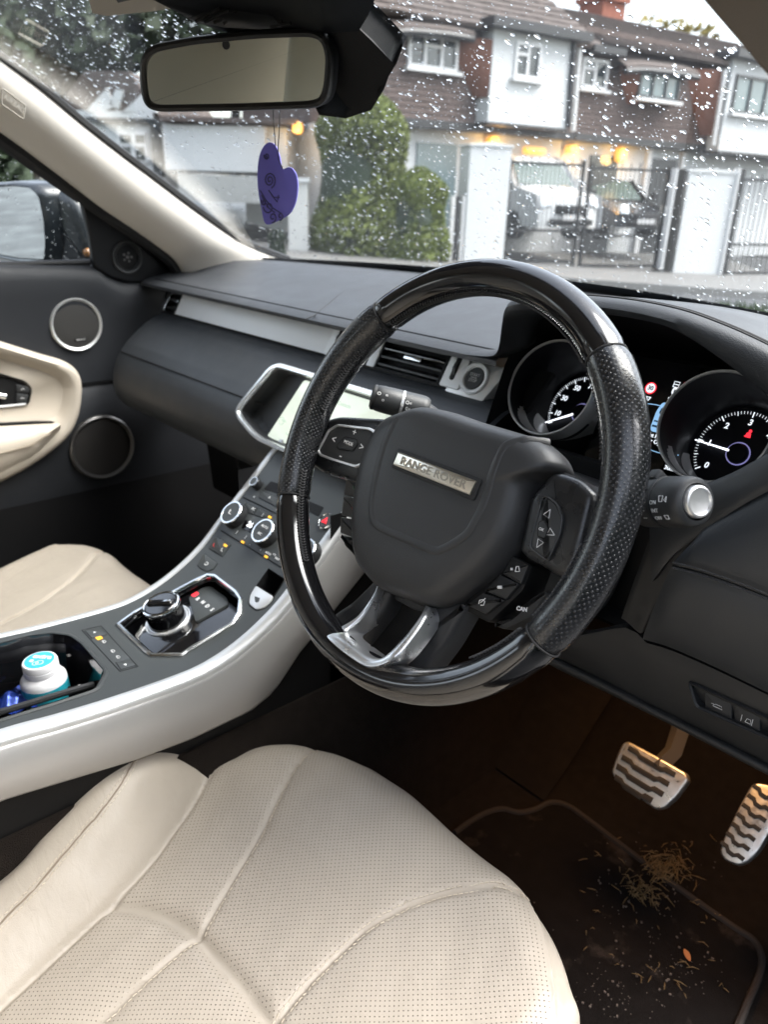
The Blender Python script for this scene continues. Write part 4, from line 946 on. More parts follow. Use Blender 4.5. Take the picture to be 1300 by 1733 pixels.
knob = MB().lathe([(.0232, -.001), (.0232, .004), (.0222, .016), (.0222, .0205), (.0224, .021)], kf, 56).build('selector_knob', K['gloss'], sel)
MB().lathe([(.0222, .0225), (.0230, .0230), (.0232, .0256), (.0226, .0272), (.0210, .0278), (.0200, .0272)], kf, 56).build('knob_chrome', K['chrome'], knob)
MB().lathe([(.0192, .0268), (.0186, .0274), (.0001, .0278)], kf, 48).build('knob_cap', K['gloss'], knob)
bl = rounded([(-.0165, -.0042), (.0165, -.0042), (.0165, .0042), (-.0165, .0042)], .002)
kft = kf.turn(38); MB().prism(bl, kft, .026, .0312, b=.0028, nb=3).build('knob_blade', K['gloss'], knob)
MB().prism(rounded(rect(.009, .0032, (.010, 0)), .001), kft, .031, .0318, b=.0003).build('knob_mark', K['chrome'], knob)
# terrain buttons
dsc = cplate('mode_strip', [(139, 1067), (170, 1060), (232, 1128), (203, 1136)], K['fascia'], cons, -.003, .0004, .0003, .001)
MB().ring(ccw([cpx(*q) for q in ((139, 1067), (170, 1060), (232, 1128), (203, 1136))]), CS, [(0, -.002), (0, .0005), (.0008, .0005), (.0008, -.002)]).build('strip_gap', K['dark'], dsc)
for pts in ([(143, 1068), (168, 1063), (180, 1075), (155, 1081)], [(196, 1122), (220, 1116), (229, 1127), (204, 1134)]):
    bt_ = cplate('button', pts, K['fascia'], dsc, -.002, .0012, .0005, .001)
    MB().ring(ccw([cpx(*q) for q in pts]), CS, [(0, -.002), (0, .0007), (.0006, .0007), (.0006, -.002)]).build('button_gap', K['dark'], dsc)
for q, s_ in (((159, 1070), -1), ((212, 1125), 1)):
    f3 = cf_at(*q, .0014); MB().prism([(-.0016 * s_, -.0018), (.0022 * s_, 0), (-.0016 * s_, .0018)], f3, 0, .0003).build('arrow', K['white'], dsc)
cplate('lit_symbol', [(160, 1079), (169, 1076), (174, 1081), (165, 1084)], K['ambe'], dsc, 0, .0008, 0, .001)
for q in ((176, 1086), (191, 1102), (200, 1112)):
    f3 = cf_at(*q, .0007); strokes([[(-.0035, -.001), (-.002, .0014), (.0015, .0014), (.0035, -.001), (-.0035, -.001)], [(-.002, -.002), (.003, -.002)]], f3, .0007, K['white'], dsc)
# seat heating and camera buttons, key slot tongue
sc3 = lambda a, b: (320 + a / 4.333, 760 + b / 4.333)
def cbutton(name, pts, parent=cons, r=.0015):
    q = [sc3(*p_) for p_ in pts]; c = cplate(name, q, K['fascia'], parent, -.002, .0012, .0006, r, .0006)
    MB().ring(ccw(rounded([cpx(*p_) for p_ in q], r)), CS, [(0, -.002), (0, .0006), (-.0007, .0006), (-.0007, -.002)]).build('button_gap', K['dark'], c); return c
b1 = cbutton('seat_heat_button', [(200, 640), (310, 700), (245, 795), (142, 730)]); b2 = cbutton('camera_button', [(112, 765), (212, 835), (180, 885), (130, 902), (75, 875), (58, 850)])
f3 = cf_at(*sc3(185, 703), .0013); strokes([[(-.002, .002), (-.001, -.002), (.002, -.002)]], f3, .0011, K['redp'], b1)
MB().prism(rounded(rect(.0075, .0032), .0008), cf_at(*sc3(266, 707), .0013), 0, .0006).build('led', K['ambe'], b1)
f3 = cf_at(*sc3(243, 738), .0013); strokes([[(-.002, .002), (-.001, -.002), (.002, -.002)]], f3, .0008, K['white'], b1)
f3 = cf_at(*sc3(125, 842), .0013); strokes([[(-.003, -.001), (0, -.0025)], [(-.003, .001), (-.001, .003), (.002, .002), (.003, 0)], [(.001, -.002), (.003, .001)]], f3, .0008, K['white'], b2)
cavity(slotp, .03, 'key_slot', K['dark'], cons)
tg = [sc3(*q) for q in ((492, 1004), (622, 1085), (600, 1130), (546, 1172), (492, 1182), (440, 1138), (450, 1075))]
K['tongue'] = mat('satin_tongue', (.74, .75, .75), .38, metal=.6); key = cplate('key_tongue', tg, K['tongue'], cons, -.004, .002, .0015, .004)
cplate('key_mark', [sc3(*q) for q in ((485, 1085), (527, 1100), (515, 1130), (490, 1132))], K['fascia'], key, .001, .0024, 0, .002)
MB().ring(ccw(rounded([cpx(*p_) for p_ in tg], .004)), CS, [(0.0002, -.002), (.0002, .0006), (.0012, .0006), (.0012, -.002)]).build('tongue_gap', K['dark'], key)
# climate panel
clim = MB().tube([CS(*cpx(*sc3(*q)), .0004) for q in ((236, 598), (400, 697), (540, 783), (672, 864), (800, 930))], .0009, n=6).build('climate_panel', K['dark'], cons)
MB().tube([CS(*cpx(*sc3(*q)), .0004) for q in ((398, 355), (520, 412), (650, 478), (760, 530))], .0009, n=6).build('panel_line', K['dark'], clim)
def dial(px, py, r, hgt, label, parent=clim, name='dial_knob'):
    f3 = cf_at(px, py, hgt); f3 = f3.at(0, 0, -hgt)
    d = MB().lathe([(r * 1.12, 0), (r * 1.10, hgt * .5), (r * 1.04, hgt * .92), (r * 1.0, hgt)], f3, 44).build(name, K['plastic'], parent)
    MB().lathe([(r * 1.05, hgt * .85), (r * 1.07, hgt * .98), (r * 1.02, hgt * 1.06), (r * .90, hgt * 1.06), (r * .87, hgt * .98)], f3, 44).build('knob_ring', K['chrome'], d)
    MB().lathe([(r * .88, hgt), (r * .86, hgt * 1.03), (.0001, hgt * 1.03)], f3, 40).build('knob_face', K['fascia'], d)
    return d, f3.at(0, 0, hgt * 1.03 + .0003)
d1, f3 = dial(*sc3(306, 463), .0170, .013, '')
strokes([[(-.003, .003), (-.0015, -.003), (.003, -.003)]], f3, .0012, K['white'], d1)
d2, f3 = dial(*sc3(537, 597), .0170, .013, '')
text('AUTO', f3.at(0, .0055), .0052, K['white'], d2); text('A/C', f3.at(0, -.0055), .0052, K['white'], d2); strokes([[(-.0145, .0), (.0145, 0)]], f3, .0005, K['dark'], d2)
xk = cpx(*sc3(306, 463)); mxx = -.74 - xk[0]
def kat(x, s, h): return CFrame(x, s, h)
f3 = CFrame(mxx, xk[1] + .002, 0); d3 = MB().lathe([(.019, 0), (.0187, .006), (.0177, .012), (.017, .013)], f3, 44).build('dial_knob', K['plastic'], clim)
MB().lathe([(.0178, .011), (.0182, .0127), (.0173, .0138), (.0153, .0138), (.0148, .0127)], f3, 44).build('knob_ring', K['chrome'], d3); MB().lathe([(.015, .013), (.0146, .0134), (.0001, .0134)], f3, 40).build('knob_face', K['fascia'], d3)
sk, f3 = dial(*sc3(472, 236), .0068, .012, '', name='volume_knob')
f3 = cf_at(*sc3(450, 556), .0006)
dq = [sc3(*q) for q in ((412, 520), (480, 545), (455, 615), (385, 580))]
dd = cplate('temperature_display', dq, K['dispb'], clim, -.001, .0008, .0003, .001); text('26', cf_at(*sc3(446, 556), .001), .0115, K['whitee'], dd, bold=.0003)
for pts in ([(415, 395), (500, 430), (475, 485), (395, 455)], [(505, 432), (610, 478), (590, 520), (480, 488)], [(530, 300), (655, 360), (640, 425), (508, 358)]):
    cbutton('climate_button', pts, clim)
for q, s_ in ((sc3(470, 440), 'AC'), (sc3(540, 482), '}'), (sc3(350, 610), '}'), (sc3(415, 645), '}'), (sc3(588, 356), 'A'), (sc3(478, 348), 'o'), (sc3(580, 765), 'AUTO'), (sc3(625, 775), '<>'), (sc3(645, 805), 'MAX'), (sc3(520, 745), '*'), (sc3(447, 700), '-')):
    text(s_, cf_at(*q, .0014), .0055 if len(s_) < 3 else .0042, K['white'], clim)
for q in ((393, 682), (565, 790), (592, 500)): MB().prism(rounded(rect(.0068, .0030), .0008), cf_at(*sc3(*q), .0008), 0, .0006).build('led', K['ambe'], clim)
cplate('slot', [sc3(*q) for q in ((600, 236), (760, 290), (720, 350), (548, 296))], K['dark'], clim, -.006, .0006, 0, .001)
cplate('slot', [sc3(*q) for q in ((860, 375), (988, 428), (950, 495), (830, 430))], K['dark'], clim, -.006, .0006, 0, .001)
f3 = cf_at(*sc3(1008, 532), .001)
hz = MB().lathe([(.0118, -.001), (.0118, .002), (.0105, .0034), (.0096, .002)], f3, 36).build('hazard_switch', K['chrome'], clim); MB().lathe([(.0096, .001), (.0090, .0024), (.0001, .0026)], f3, 32).build('hazard_button', K['fascia'], hz)
strokes([[(-.0045, -.0035), (.0045, -.0035), (0, .0045), (-.0045, -.0035)], [(-.002, -.002), (.002, -.002), (0, .0015), (-.002, -.002)]], f3.at(0, 0, .0028), .0010, K['rede'], hz)
# ================================================================== PASSENGER DOOR
door = thing('passenger_door', 'black front passenger door with cream leather pull recess and round speakers', 'car door', (-1.1, .0, -.3))
DX = -1.09
DF = Frame((DX, 0, 0), (0, 1, 0), (0, 0, 1), (1, 0, 0))
K['doorb'] = mat('door_black_trim', (.022, .024, .028), .50, spec=.42, bump=('vor', 1200, .3, .0004), rvary=.05)
top_px = [(-120, 446), (0, 447), (80, 448), (158, 451), (185, 466), (215, 476), (300, 474)]
tp = spline([(*DF.px(*q), 0) for q in top_px], 6)
rows = []
for q in tp:
    y, zt = q.x, q.y; r = []
    for z, h in ((zt + .002, -.05), (zt + .002, -.012), (zt - .003, -.003), (zt - .012, .003), (zt - .03, .007), (zt - .06, .004), (-.06, .0), (-.147, -.002), (-.150, -.008), (-.153, -.010), (-.157, -.006), (-.25, -.004), (-.36, -.006), (-.40, -.018), (-.62, -.03)):
        r.append(DF(y, z, h))
    rows.append(r)
rows = [[Vector((q.x, -.72, q.z)) for q in rows[0]]] + rows + [[Vector((q.x, .62, q.z)) for q in rows[-1]]]
MB().grid(rows).build('door_panel', K['doorb'], door, sharp=60)
MB().tube([DF(y, .080, -.012) for y in (-.7, .17)], .006, n=8).build('window_seal', K['seal'], door)
MB().tube([DF(y, -.1515, -.004) for y in (.10, .2, .45)], .0016, n=6).build('seam', K['dark'], door)
# speakers
def speaker(px, py, r, ringm, grm, logo, ry=None):
    a, b = DF.px(px, py); f3 = DF.at(a, b, .001)
    if ry: f3 = Frame(f3.o, f3.u, f3.v * 1.0 + f3.n * -.12)
    s_ = MB().lathe([(r * 1.02, -.01), (r * 1.02, .002), (r * .97, .0055), (r * .90, .0035), (r * .885, .001)], f3, 64).build('speaker', ringm, door)
    MB().lathe([(r * .89, .001), (r * .7, .0028), (r * .4, .0034), (.0001, .0036)], f3, 56).build('grille', grm, s_)
    if logo:
        lg = MB().prism(rounded(rect(.024, .0062, (.004, -r * .58)), .002), f3, .001, .0042, b=.0006).build('maker_plate', K['dark'], s_)
        text('MERIDIAN', f3.at(.004, -r * .58, .0044), .0040, K['white'], lg)
    return s_
K['grille'] = mat('speaker_mesh', (.075, .072, .068), .6, spec=.3); dots(K['grille'], 'Object', .0026, .0008, (.02, .02, .02))
K['grille'].node_tree.nodes.new('ShaderNodeTexCoord')
K['grille2'] = mat('dark_speaker_mesh', (.030, .028, .0265), .6, spec=.3)
speaker(128, 549, .0495, K['silver'], K['grille'], True)
K['ringd'] = mat('dim_ring', (.16, .155, .15), .35, metal=.8)
speaker(173, 757, .0665, K['ringd'], K['grille2'], False)
# cream pull recess
cr = [(-160, 548), (-60, 560), (0, 578), (60, 597), (106, 611), (127, 628), (134, 655), (127, 705), (104, 744), (50, 785), (0, 812), (-60, 838), (-160, 850)]
cp = ccw(rounded([DF.px(*q) for q in cr], .012, 4))
K['dcream'] = mat('door_cream_leather', (.55, .49, .41), .5, spec=.35, bump=('vor', 1000, .3, .0004), vary=.05, vscale=14)
inn = [(-160, 584), (-60, 592), (0, 606), (52, 621), (86, 634), (100, 648), (104, 664), (100, 690), (88, 706), (50, 716), (0, 722), (-60, 728), (-160, 734)]
SO = [Vector(q) for q in spline([(*DF.px(*q), 0) for q in cr], 5)]; SI = [Vector(q) for q in spline([(*DF.px(*q), 0) for q in inn], 5)]
mb = MB(); mb.grid([[DF(lerp(o_.x, i_.x, t), lerp(o_.y, i_.y, t), h_) for o_, i_ in zip(SO, SI)] for t, h_ in ((-.03, -.004), (0, .010), (.10, .020), (.30, .025), (.55, .022), (.78, .014), (1.0, .007), (1.02, .006))])
mb.f.append(tuple(range(len(mb.v) - len(SI), len(mb.v)))); mb.build('pull_recess', K['dcream'], door, sharp=60)
hb = ccw(rounded([DF.px(*q, .0) for q in ((-90, 612), (0, 631), (40, 643), (52, 656), (46, 684), (0, 689), (-90, 690))], .008))
hb_ = MB().ring(hb, DF, [(0, .002), (0, .009), (-.002, .011), (-.005, .009), (-.006, .004)]).build('handle_bezel', K['gloss'], door)
plate('handle_well', offset(hb, -.004), DF, .0, .0065, K['dark'], hb_)
MB().tube([DF(*DF.px(a, b), .014) for a, b in ((-90, 655), (-30, 662), (4, 668))], .006, n=10).build('door_handle', K['chrome'], hb_)
for q in (((24, 649), (46, 654), (45, 664), (24, 661)), ((24, 664), (45, 667), (42, 680), (24, 678))):
    lb = MB().prism(rounded([DF.px(*p_) for p_ in q], .002), DF, .002, .0095, b=.0012).build('lock_button', K['plastic_g'], hb_)
    c = DF.px(sum(p_[0] for p_ in q) / 4, sum(p_[1] for p_ in q) / 4); strokes([[(-.0025, -.001), (0, .0015), (.003, -.001)]], DF.at(c[0], c[1], .0097), .0009, K['white'], lb)
# armrest below the recess
al = [([(-160, 724), (0, 720), (60, 717), (99, 716)], .007), ([(-160, 738), (0, 732), (60, 725), (101, 717)], .036), ([(-160, 772), (0, 762), (60, 747), (102, 719)], .044), ([(-160, 802), (0, 789), (60, 764), (102, 723)], .034), ([(-160, 830), (0, 806), (58, 776), (101, 728)], .018), ([(-160, 838), (0, 811), (58, 780), (101, 732)], .008)]
MB().grid([[DF(q.x, q.y, h_) for q in resample([(*DF.px(a_, b_, h_), 0) for a_, b_ in L_], 16)] for L_, h_ in al]).build('armrest', K['dcream'], door, sharp=70)
MB().tube([DF(*DF.px(a_, b_, .045), .0435) for a_, b_ in ((-100, 776), (0, 768), (50, 755), (86, 733))], .0012, n=6).build('seam', mat('cream_seam', (.3, .25, .19), .7), door)
MB().tube([DF(*DF.px(a_, b_, .0085), .0085) for a_, b_ in ((-100, 722), (0, 718), (60, 715), (98, 715))], .0035, n=6).build('grab_slot', K['dark'], door)
# mirror sail with tweeter
sl_px = [(108, 307), (134, 318), (200, 362), (250, 393), (283, 425), (303, 462), (306, 476), (214, 478), (182, 468), (158, 451), (150, 400), (134, 330)]
sp2 = [DF.px(*q) for q in sl_px]; K['sail'] = mat('sail_black', (.0055, .006, .0075), .45, spec=.4)
sail = MB().prism(rounded(sp2, .006), DF, -.010, .004, b=.005, nb=3).build('mirror_sail', K['sail'], door)
a, b = DF.px(214, 435, .004); f3 = DF.at(a, b, .003)
tw = MB().lathe([(.0315, -.002), (.0315, .003), (.0295, .006), (.0262, .005), (.0252, .002)], f3, 48).build('tweeter', K['plastic_g'], sail)
MB().lathe([(.0252, .0022), (.018, .0036), (.0001, .0045)], f3, 40).build('tweeter_grille', K['dark'], tw)
MB().ring(disc(.0235, 40), f3, [(0, .001), (0, .0046), (-.0012, .0046), (-.0012, .001)]).build('tweeter_ring', K['plastic_g'], tw)
for k in range(5): MB().prism(disc(.0022, 12, (.008 * math.cos(2 * math.pi * k / 5), .008 * math.sin(2 * math.pi * k / 5))), f3, .003, .0056).build('tweeter_port', K['ringd'], tw)
MB().prism(disc(.003, 14), f3, .003, .0058).build('tweeter_port', K['ringd'], tw)
# side glass and upper frame
def sg(y, z): return Vector((-1.118 + .20 * max(0, z - .08) + .0 * y, y, z))
mb = MB().grid([[sg(y, lerp(.05, .44, t)) for t in (0, .3, .6, 1)] for y in (-.68, -.4, -.1, .1, .27)]); mb.build('side_window', glass, door, sharp=0)
MB().tube([at(a, b, 'x', -1.085) for a, b in ((-120, 176), (-40, 215), (0, 240), (50, 276), (100, 311), (134, 335))], .010, n=8).build('window_frame', K['seal'], door)
# outside mirror
mo = at(34, 382, 'x', -1.34)
sm = thing('side_mirror', 'dark grey passenger side door mirror beaded with rain outside the window', 'wing mirror', mo + Vector((.1, 0, -.1)))
mfn = Vector((.44, -.89, -.085)).normalized(); mf = Frame(mo, Vector((0, 0, 1)).cross(mfn), mfn.cross(Vector((0, 0, 1)).cross(mfn)))
gl_px = [(-95, 350), (-80, 328), (-20, 317), (20, 314), (50, 318), (66, 332), (74, 370), (77, 410), (74, 440), (30, 438), (-10, 430), (-80, 412), (-95, 390)]
gp = rounded([mf.px(*q) for q in gl_px], .01)
K['mirror'] = mat('mirror_glass', (.80, .82, .80), .01, metal=1.0)
K['sidem'] = mat('mirror_shell', (.012, .0155, .0185), .3, spec=.5, coat=.3)
sc2 = Vector((sum(q[0] for q in gp) / len(gp), sum(q[1] for q in gp) / len(gp)))
# shell sweeps forward and towards the door
rows = []
gp_c = ccw(gp)
for k, (g_, h, du, dv) in enumerate(((1.0, -.006, 0, 0), (1.03, .006, 0, 0), (1.07, .004, 0, 0), (1.12, -.01, .004, 0), (1.16, -.05, .016, -.002), (1.06, -.10, .034, -.006), (.72, -.15, .05, -.012), (.2, -.17, .055, -.016))):
    rows.append([mf(sc2.x + (x - sc2.x) * g_ + du, sc2.y + (y - sc2.y) * g_ + dv, h) for x, y in gp_c])
MB().grid(rows, closeu=True).build('mirror_shell', K['sidem'], sm, sharp=70)
plate('mirror_glass', offset(gp_c, -.001), mf, -.006, -.004, K['mirror'], sm)
# cheek of the shell towards the door
sh_px = [(60, 322), (92, 316), (118, 330), (136, 362), (150, 410), (157, 452), (76, 452), (78, 410), (72, 350)]
mf2 = Frame(at(110, 390, 'x', -1.27), mf.u, mf.v)
MB().prism(rounded([mf2.px(*q) for q in sh_px], .02, 5), mf2, -.14, .004, b=.025, nb=5).build('mirror_cheek', K['sidem'], sm)
c = mf2.px(149, 427); MB().lathe([(.009, 0), (.008, .008), (.0001, .012)], mf2.at(c[0], c[1], 0), 16).build('repeater_lamp', mat('amber_lens', (.16, .07, .02), .15, emit=(1, .5, .1), estr=.02), sm)
# ================================================================== INTERIOR MIRROR, SHROUD, OVERHEAD PIECES, AIR FRESHENER
imn = Vector((.50, -.84, -.19)).normalized()
imo = at(402, 118, 'x', -.365)
rmir = thing('rear_view_mirror', 'black framed rear view mirror hanging from the windscreen', 'mirror', imo)
iu = Vector((0, 0, 1)).cross(imn).normalized(); imf = Frame(imo, iu, imn.cross(iu))
mo_px = [(238, 98), (256, 76), (330, 62), (430, 52), (528, 48), (552, 58), (564, 90), (560, 150), (550, 176), (528, 183), (400, 187), (262, 189), (244, 176), (238, 140)]
mp = ccw(rounded([imf.px(*q) for q in mo_px], .012, 4))
gpx = [(248, 108), (262, 90), (330, 78), (430, 66), (528, 62), (545, 74), (556, 110), (553, 155), (540, 167), (400, 173), (264, 175), (251, 166), (247, 140)]
gq = ccw(rounded([imf.px(*q) for q in gpx], .010, 4))
rows = []
cN = Vector((sum(q[0] for q in mp) / len(mp), sum(q[1] for q in mp) / len(mp)))
for g_, h, off in ((.2, -.038, 0), (.75, -.036, 0), (.93, -.029, 0), (1.0, -.018, 0), (1.0, -.004, 0)):
    rows.append([imf(cN.x + (x - cN.x) * g_, cN.y + (y - cN.y) * g_, h) for x, y in mp])
K['mirb'] = mat('mirror_housing', (.006, .006, .0065), .42, spec=.4); K['mirg'] = mat('mirror_back_grey', (.03, .031, .034), .4, spec=.45)
mb = MB().grid(rows, closeu=True); mb.f.append(tuple(range(len(mp)))); mb.build('mirror_back', K['mirg'], rmir, sharp=60)
MB().ring(mp, imf, [(0, -.008), (.0008, -.002), (-.0004, .003), (-.0035, .0045), (-.0068, .003), (-.0072, -.004)]).build('mirror_frame', K['mirb'], rmir)
K['imir'] = mat('tinted_mirror_glass', (.52, .53, .46), .015, metal=1.0)
plate('mirror_glass', offset(mp, -.0065), imf, -.005, .0008, K['imir'], rmir)
c = imf.px(383, 76); plate('light_sensor', disc(.0042, 20, c), imf, .0008, .0014, K['mirb'], rmir)
# sensor shroud on the glass behind the mirror
shr = thing('sensor_shroud', 'black sensor shroud on the windscreen behind the rear view mirror', 'sensor cover', ws(-.37, .75))
top_ = [(262, -20), (285, 12), (340, 34), (420, 58), (520, 52), (590, 46), (605, 28), (622, 2), (625, -30)]
S1 = [at(a, b, 'y', .02 + .04 * i / 8) for i, (a, b) in enumerate(top_)]
shp = [at(*q, 'y', v) for q, v in (((262, -30), .0), ((272, 4), .01), ((330, 34), .03), ((420, 58), .06), ((520, 54), .09), ((592, 48), .11))]
lowm = [at(*q, 'y', v) for q, v in (((592, 44), .115), ((628, 76), .135), ((655, 108), .155), ((642, 150), .165), ((622, 180), .165), ((585, 193), .15), ((545, 186), .125), ((500, 100), .11))]
def slab(pts, thick, name, m, parent, bev=.006):
    d = Vector((0, .55, .84)) * thick; n = len(pts); mb = MB(); vs = list(pts) + [p_ + d for p_ in pts]
    fs = [tuple(range(n)), tuple(range(2 * n - 1, n - 1, -1))] + [(i, (i + 1) % n, n + (i + 1) % n, n + i) for i in range(n)]
    return mb.add(vs, fs).build(name, m, parent, smooth=True, bevel=bev, seg=3)
K['shr'] = mat('shroud_black', (.004, .0048, .006), .5, spec=.22)
slab(lowm, .03, 'shroud', K['shr'], shr)
up_px = [((250, -60), -.06), ((268, 2), .0), ((330, 34), .035), ((420, 58), .065), ((520, 54), .09), ((598, 48), .112), ((612, 24), .10), ((624, -6), .08), ((630, -60), .05)]
slab([at(*q, 'y', v) for q, v in up_px], .03, 'shroud_upper', K['shr'], shr)
lv = [(322, 33), (345, 22), (380, 17), (425, 12), (462, 28), (478, 46), (440, 50), (380, 47)]
lvp = [at(a, b, 'y', interp(a, [262, 420, 600], [.008, .0645, .112]) - .012) for a, b in lv]
pn_ = MB(); pn_.add(lvp, [tuple(range(len(lvp)))]); panel_l = pn_.build('louvre_panel', K['mirg'], shr, thick=.003)
for i in range(9):
    x = 330 + i * 16; a = at(x, 36 + i * 1.2, 'y', interp(x, [262, 420, 600], [.008, .0645, .112]) - .014); b = at(x + 42 - i, 14 + i * 3.2, 'y', interp(x + 40, [262, 420, 600], [.008, .0645, .112]) - .014)
    MB().tube([a, b], .0016, n=6).build('louvre', K['dark'], panel_l)
# overhead console edge and the sun visor
ohc = thing('overhead_console', 'beige overhead console edge with dark slot at the roof front', 'overhead console', (-.5, 0, .41))
oc = [at(*q, 'z', .405) for q in ((120, -60), (158, -2), (164, 22), (178, 25), (250, 18), (300, 10), (322, -2), (330, -60))]
n = len(oc); MB().add(list(oc) + [p_ + Vector((0, 0, .06)) for p_ in oc], [tuple(range(n)), tuple(range(2 * n - 1, n - 1, -1))] + [(i, (i + 1) % n, n + (i + 1) % n, n + i) for i in range(n)]).build('console_shell', K['headliner'], ohc, bevel=.006, seg=3)
oc = [at(*q, 'z', .4035) for q in ((194, -4), (199, 5), (221, 0), (224, -9))]
MB().add(list(oc) + [p_ + Vector((0, 0, .01)) for p_ in oc], [(0, 1, 2, 3), (7, 6, 5, 4)] + [(i, (i + 1) % 4, 4 + (i + 1) % 4, 4 + i) for i in range(4)]).build('slot', K['dark'], ohc)
vis = thing('sun_visor', 'beige sun visor swung down at the top of the windscreen', 'sun visor', (.25, .0, .42))
VF = Frame((.25, .0, .30), (1, 0, 0), (0, .18, 1), None)
vp_ = [VF.px(*q) for q in ((1188, -3), (1240, 56), (1302, 127), (1345, 180))]
e = (Vector(vp_[3]) - Vector(vp_[0])).normalized()
vpoly = [tuple(Vector(vp_[0]) - e * .07), vp_[0], vp_[3], tuple(Vector(vp_[3]) + e * .05), (.22, -.06), (.24, .02), (.22, .14), (-.02, .16)]
K['visor'] = mat('visor_cloth', (.17, .145, .12), .95, spec=.1, bump=('noise', 900, .5, .001))
MB().prism(rounded(ccw(vpoly), .004), VF, -.012, .0, b=.004).build('visor_board', K['visor'], vis)
MB().tube([VF(-.03, .15, -.006), VF(.25, .165, -.006)], .005, n=8).build('visor_rod', K['plastic'], vis)
# heart shaped air freshener on its cord
hx = at(470, 312, 'x', -.372); hy = hx.y
fr_ = thing('air_freshener', 'flat purple heart air freshener with dark scrolls hanging from the mirror', 'air freshener', hx)
HF_ = Frame(hx, Vector((.80, .52, .0)), (0, 0, 1))
if HF_.n.dot(CAM - HF_.o) < 0: HF_ = Frame(hx, HF_.u * -1, HF_.v)
h_px = [(478, 285), (473, 262), (466, 246), (457, 241), (447, 247), (439, 265), (436, 292), (437, 320), (442, 350), (450, 379), (470, 374), (490, 362), (500, 344), (504, 322), (503, 300), (496, 286), (488, 283)]
hpp = [(q.x, q.y) for q in spline([(*HF_.px(*q), 0) for q in h_px], 5, closed=True)]
K['heart'] = mat('purple_card', (.15, .135, .52), .5, spec=.3)
hrt = MB().prism(hpp, HF_, -.0012, .0012, b=.0004).build('heart_card', K['heart'], fr_)
K['ink'] = mat('dark_purple_ink', (.035, .03, .12), .5)
def sp(cx, cy, r0, r1, a0, turns, n=26, sq=.75):
    out = []
    for i in range(n + 1):
        t = i / n; a = a0 + turns * 2 * math.pi * t; r = lerp(r0, r1, t); q = HF_.px(cx + r * sq * math.cos(a), cy + r * math.sin(a)); out.append(q)
    return out
strokes([sp(457, 305, 1, 14, 0, 2.2), sp(452, 264, 1, 6, 1, 1.4), sp(455, 350, 2, 12, 2.5, 1.1), sp(462, 368, 2, 9, .5, 1.2), sp(475, 366, 1, 7, 0, 1.3), sp(447, 342, 1, 6, 2, 1.3)], HF_.at(0, 0, .0012), .0016, K['ink'], hrt)
ln = lambda *p_: [HF_.px(*q) for q in p_]
strokes([ln((441, 322), (450, 338), (462, 352), (478, 362)), ln((455, 322), (464, 334), (474, 334)), ln((443, 330), (455, 352), (466, 360)), ln((460, 330), (470, 342), (472, 330))], HF_.at(0, 0, .0012), .0014, K['ink'], hrt)
MB().tube([HF_(*HF_.px(a, b), 0) for a, b in ((462, 186), (464, 220), (466, 246), (471, 268), (478, 285))], .0006, n=5).tube([HF_(*HF_.px(a, b), .001) for a, b in ((474, 186), (473, 222), (471, 250), (472, 270), (479, 286))], .0006, n=5).build('cord', K['seal'], fr_)
# ================================================================== SEATS
import numpy as np
SA = R(9.6)
SF = Frame((0, 0, -.385), (1, 0, 0), (0, math.cos(SA), math.sin(SA)))
sil = [(0, 1500), (60, 1444), (120, 1390), (170, 1330), (215, 1290), (255, 1268), (300, 1256), (345, 1254), (372, 1252), (405, 1240), (450, 1233), (500, 1235), (545, 1247), (600, 1270), (650, 1300), (690, 1330), (740, 1378), (810, 1440), (865, 1487), (900, 1530), (930, 1585), (955, 1660), (964, 1733)]
outl = [SF.px(a, b, -.012) for a, b in sil]
outl = [(x, y + .012 * sstep(-.30, -.05, y)) for x, y in outl]
lx, rx = outl[0][0], outl[-1][0]
outl = [(lx - .005, -.60), (lx - .004, -.48)] + outl + [(rx + .012, -.12), (rx + .018, -.25), (rx + .012, -.42), (rx + .008, -.60)]
oc_ = [(q.x, q.y) for q in resample([(*q, 0) for q in spline([(*q, 0) for q in outl], 6)], 260)]
oc_ = oc_ + [(lerp(oc_[-1][0], oc_[0][0], i / 40), -.60) for i in range(1, 40)]
oc_ = ccw(oc_)
seam_px = {
 'bolster': [(372, 1252), (361, 1257), (345, 1290), (318, 1340), (285, 1385), (250, 1432), (205, 1480), (165, 1520), (110, 1570), (0, 1670), (-200, 1850)],
 'A': [(530, 1243), (510, 1270), (490, 1300), (465, 1348), (440, 1400), (412, 1448), (385, 1490), (360, 1530), (335, 1572)],
 'B': [(165, 1520), (205, 1523), (240, 1529), (270, 1539), (300, 1555), (335, 1580), (362, 1610), (390, 1640), (425, 1685), (462, 1738), (520, 1830), (600, 1900)],
 'A2': [(325, 1577), (290, 1606), (250, 1640), (200, 1686), (150, 1733), (20, 1860)],
 'C': [(896, 1508), (850, 1504), (800, 1510), (750, 1518), (700, 1532), (660, 1550), (620, 1572), (585, 1600), (550, 1630), (510, 1668), (470, 1712), (450, 1735)],
 'piping': [(893, 1504), (912, 1540), (926, 1585), (937, 1635), (941, 1690), (940, 1740), (930, 1850)]}
seams = {k: [(q.x, q.y) for q in spline([(*SF.px(a, b, -.018 if k not in ('bolster', 'piping') else -.008), 0) for a, b in v], 6)] for k, v in seam_px.items()}
def pdist(P, poly, closed=False):
    A = np.array(poly); B = np.roll(A, -1, 0)
    if not closed: A, B = A[:-1], B[:-1]
    best = np.full(len(P), 9.0)
    for a, b in zip(A, B):
        d = b - a; L = d @ d
        if L < 1e-14: continue
        t = np.clip(((P - a) @ d) / L, 0, 1); q = P - (a + t[:, None] * d); best = np.minimum(best, (q * q).sum(1))
    return np.sqrt(best)
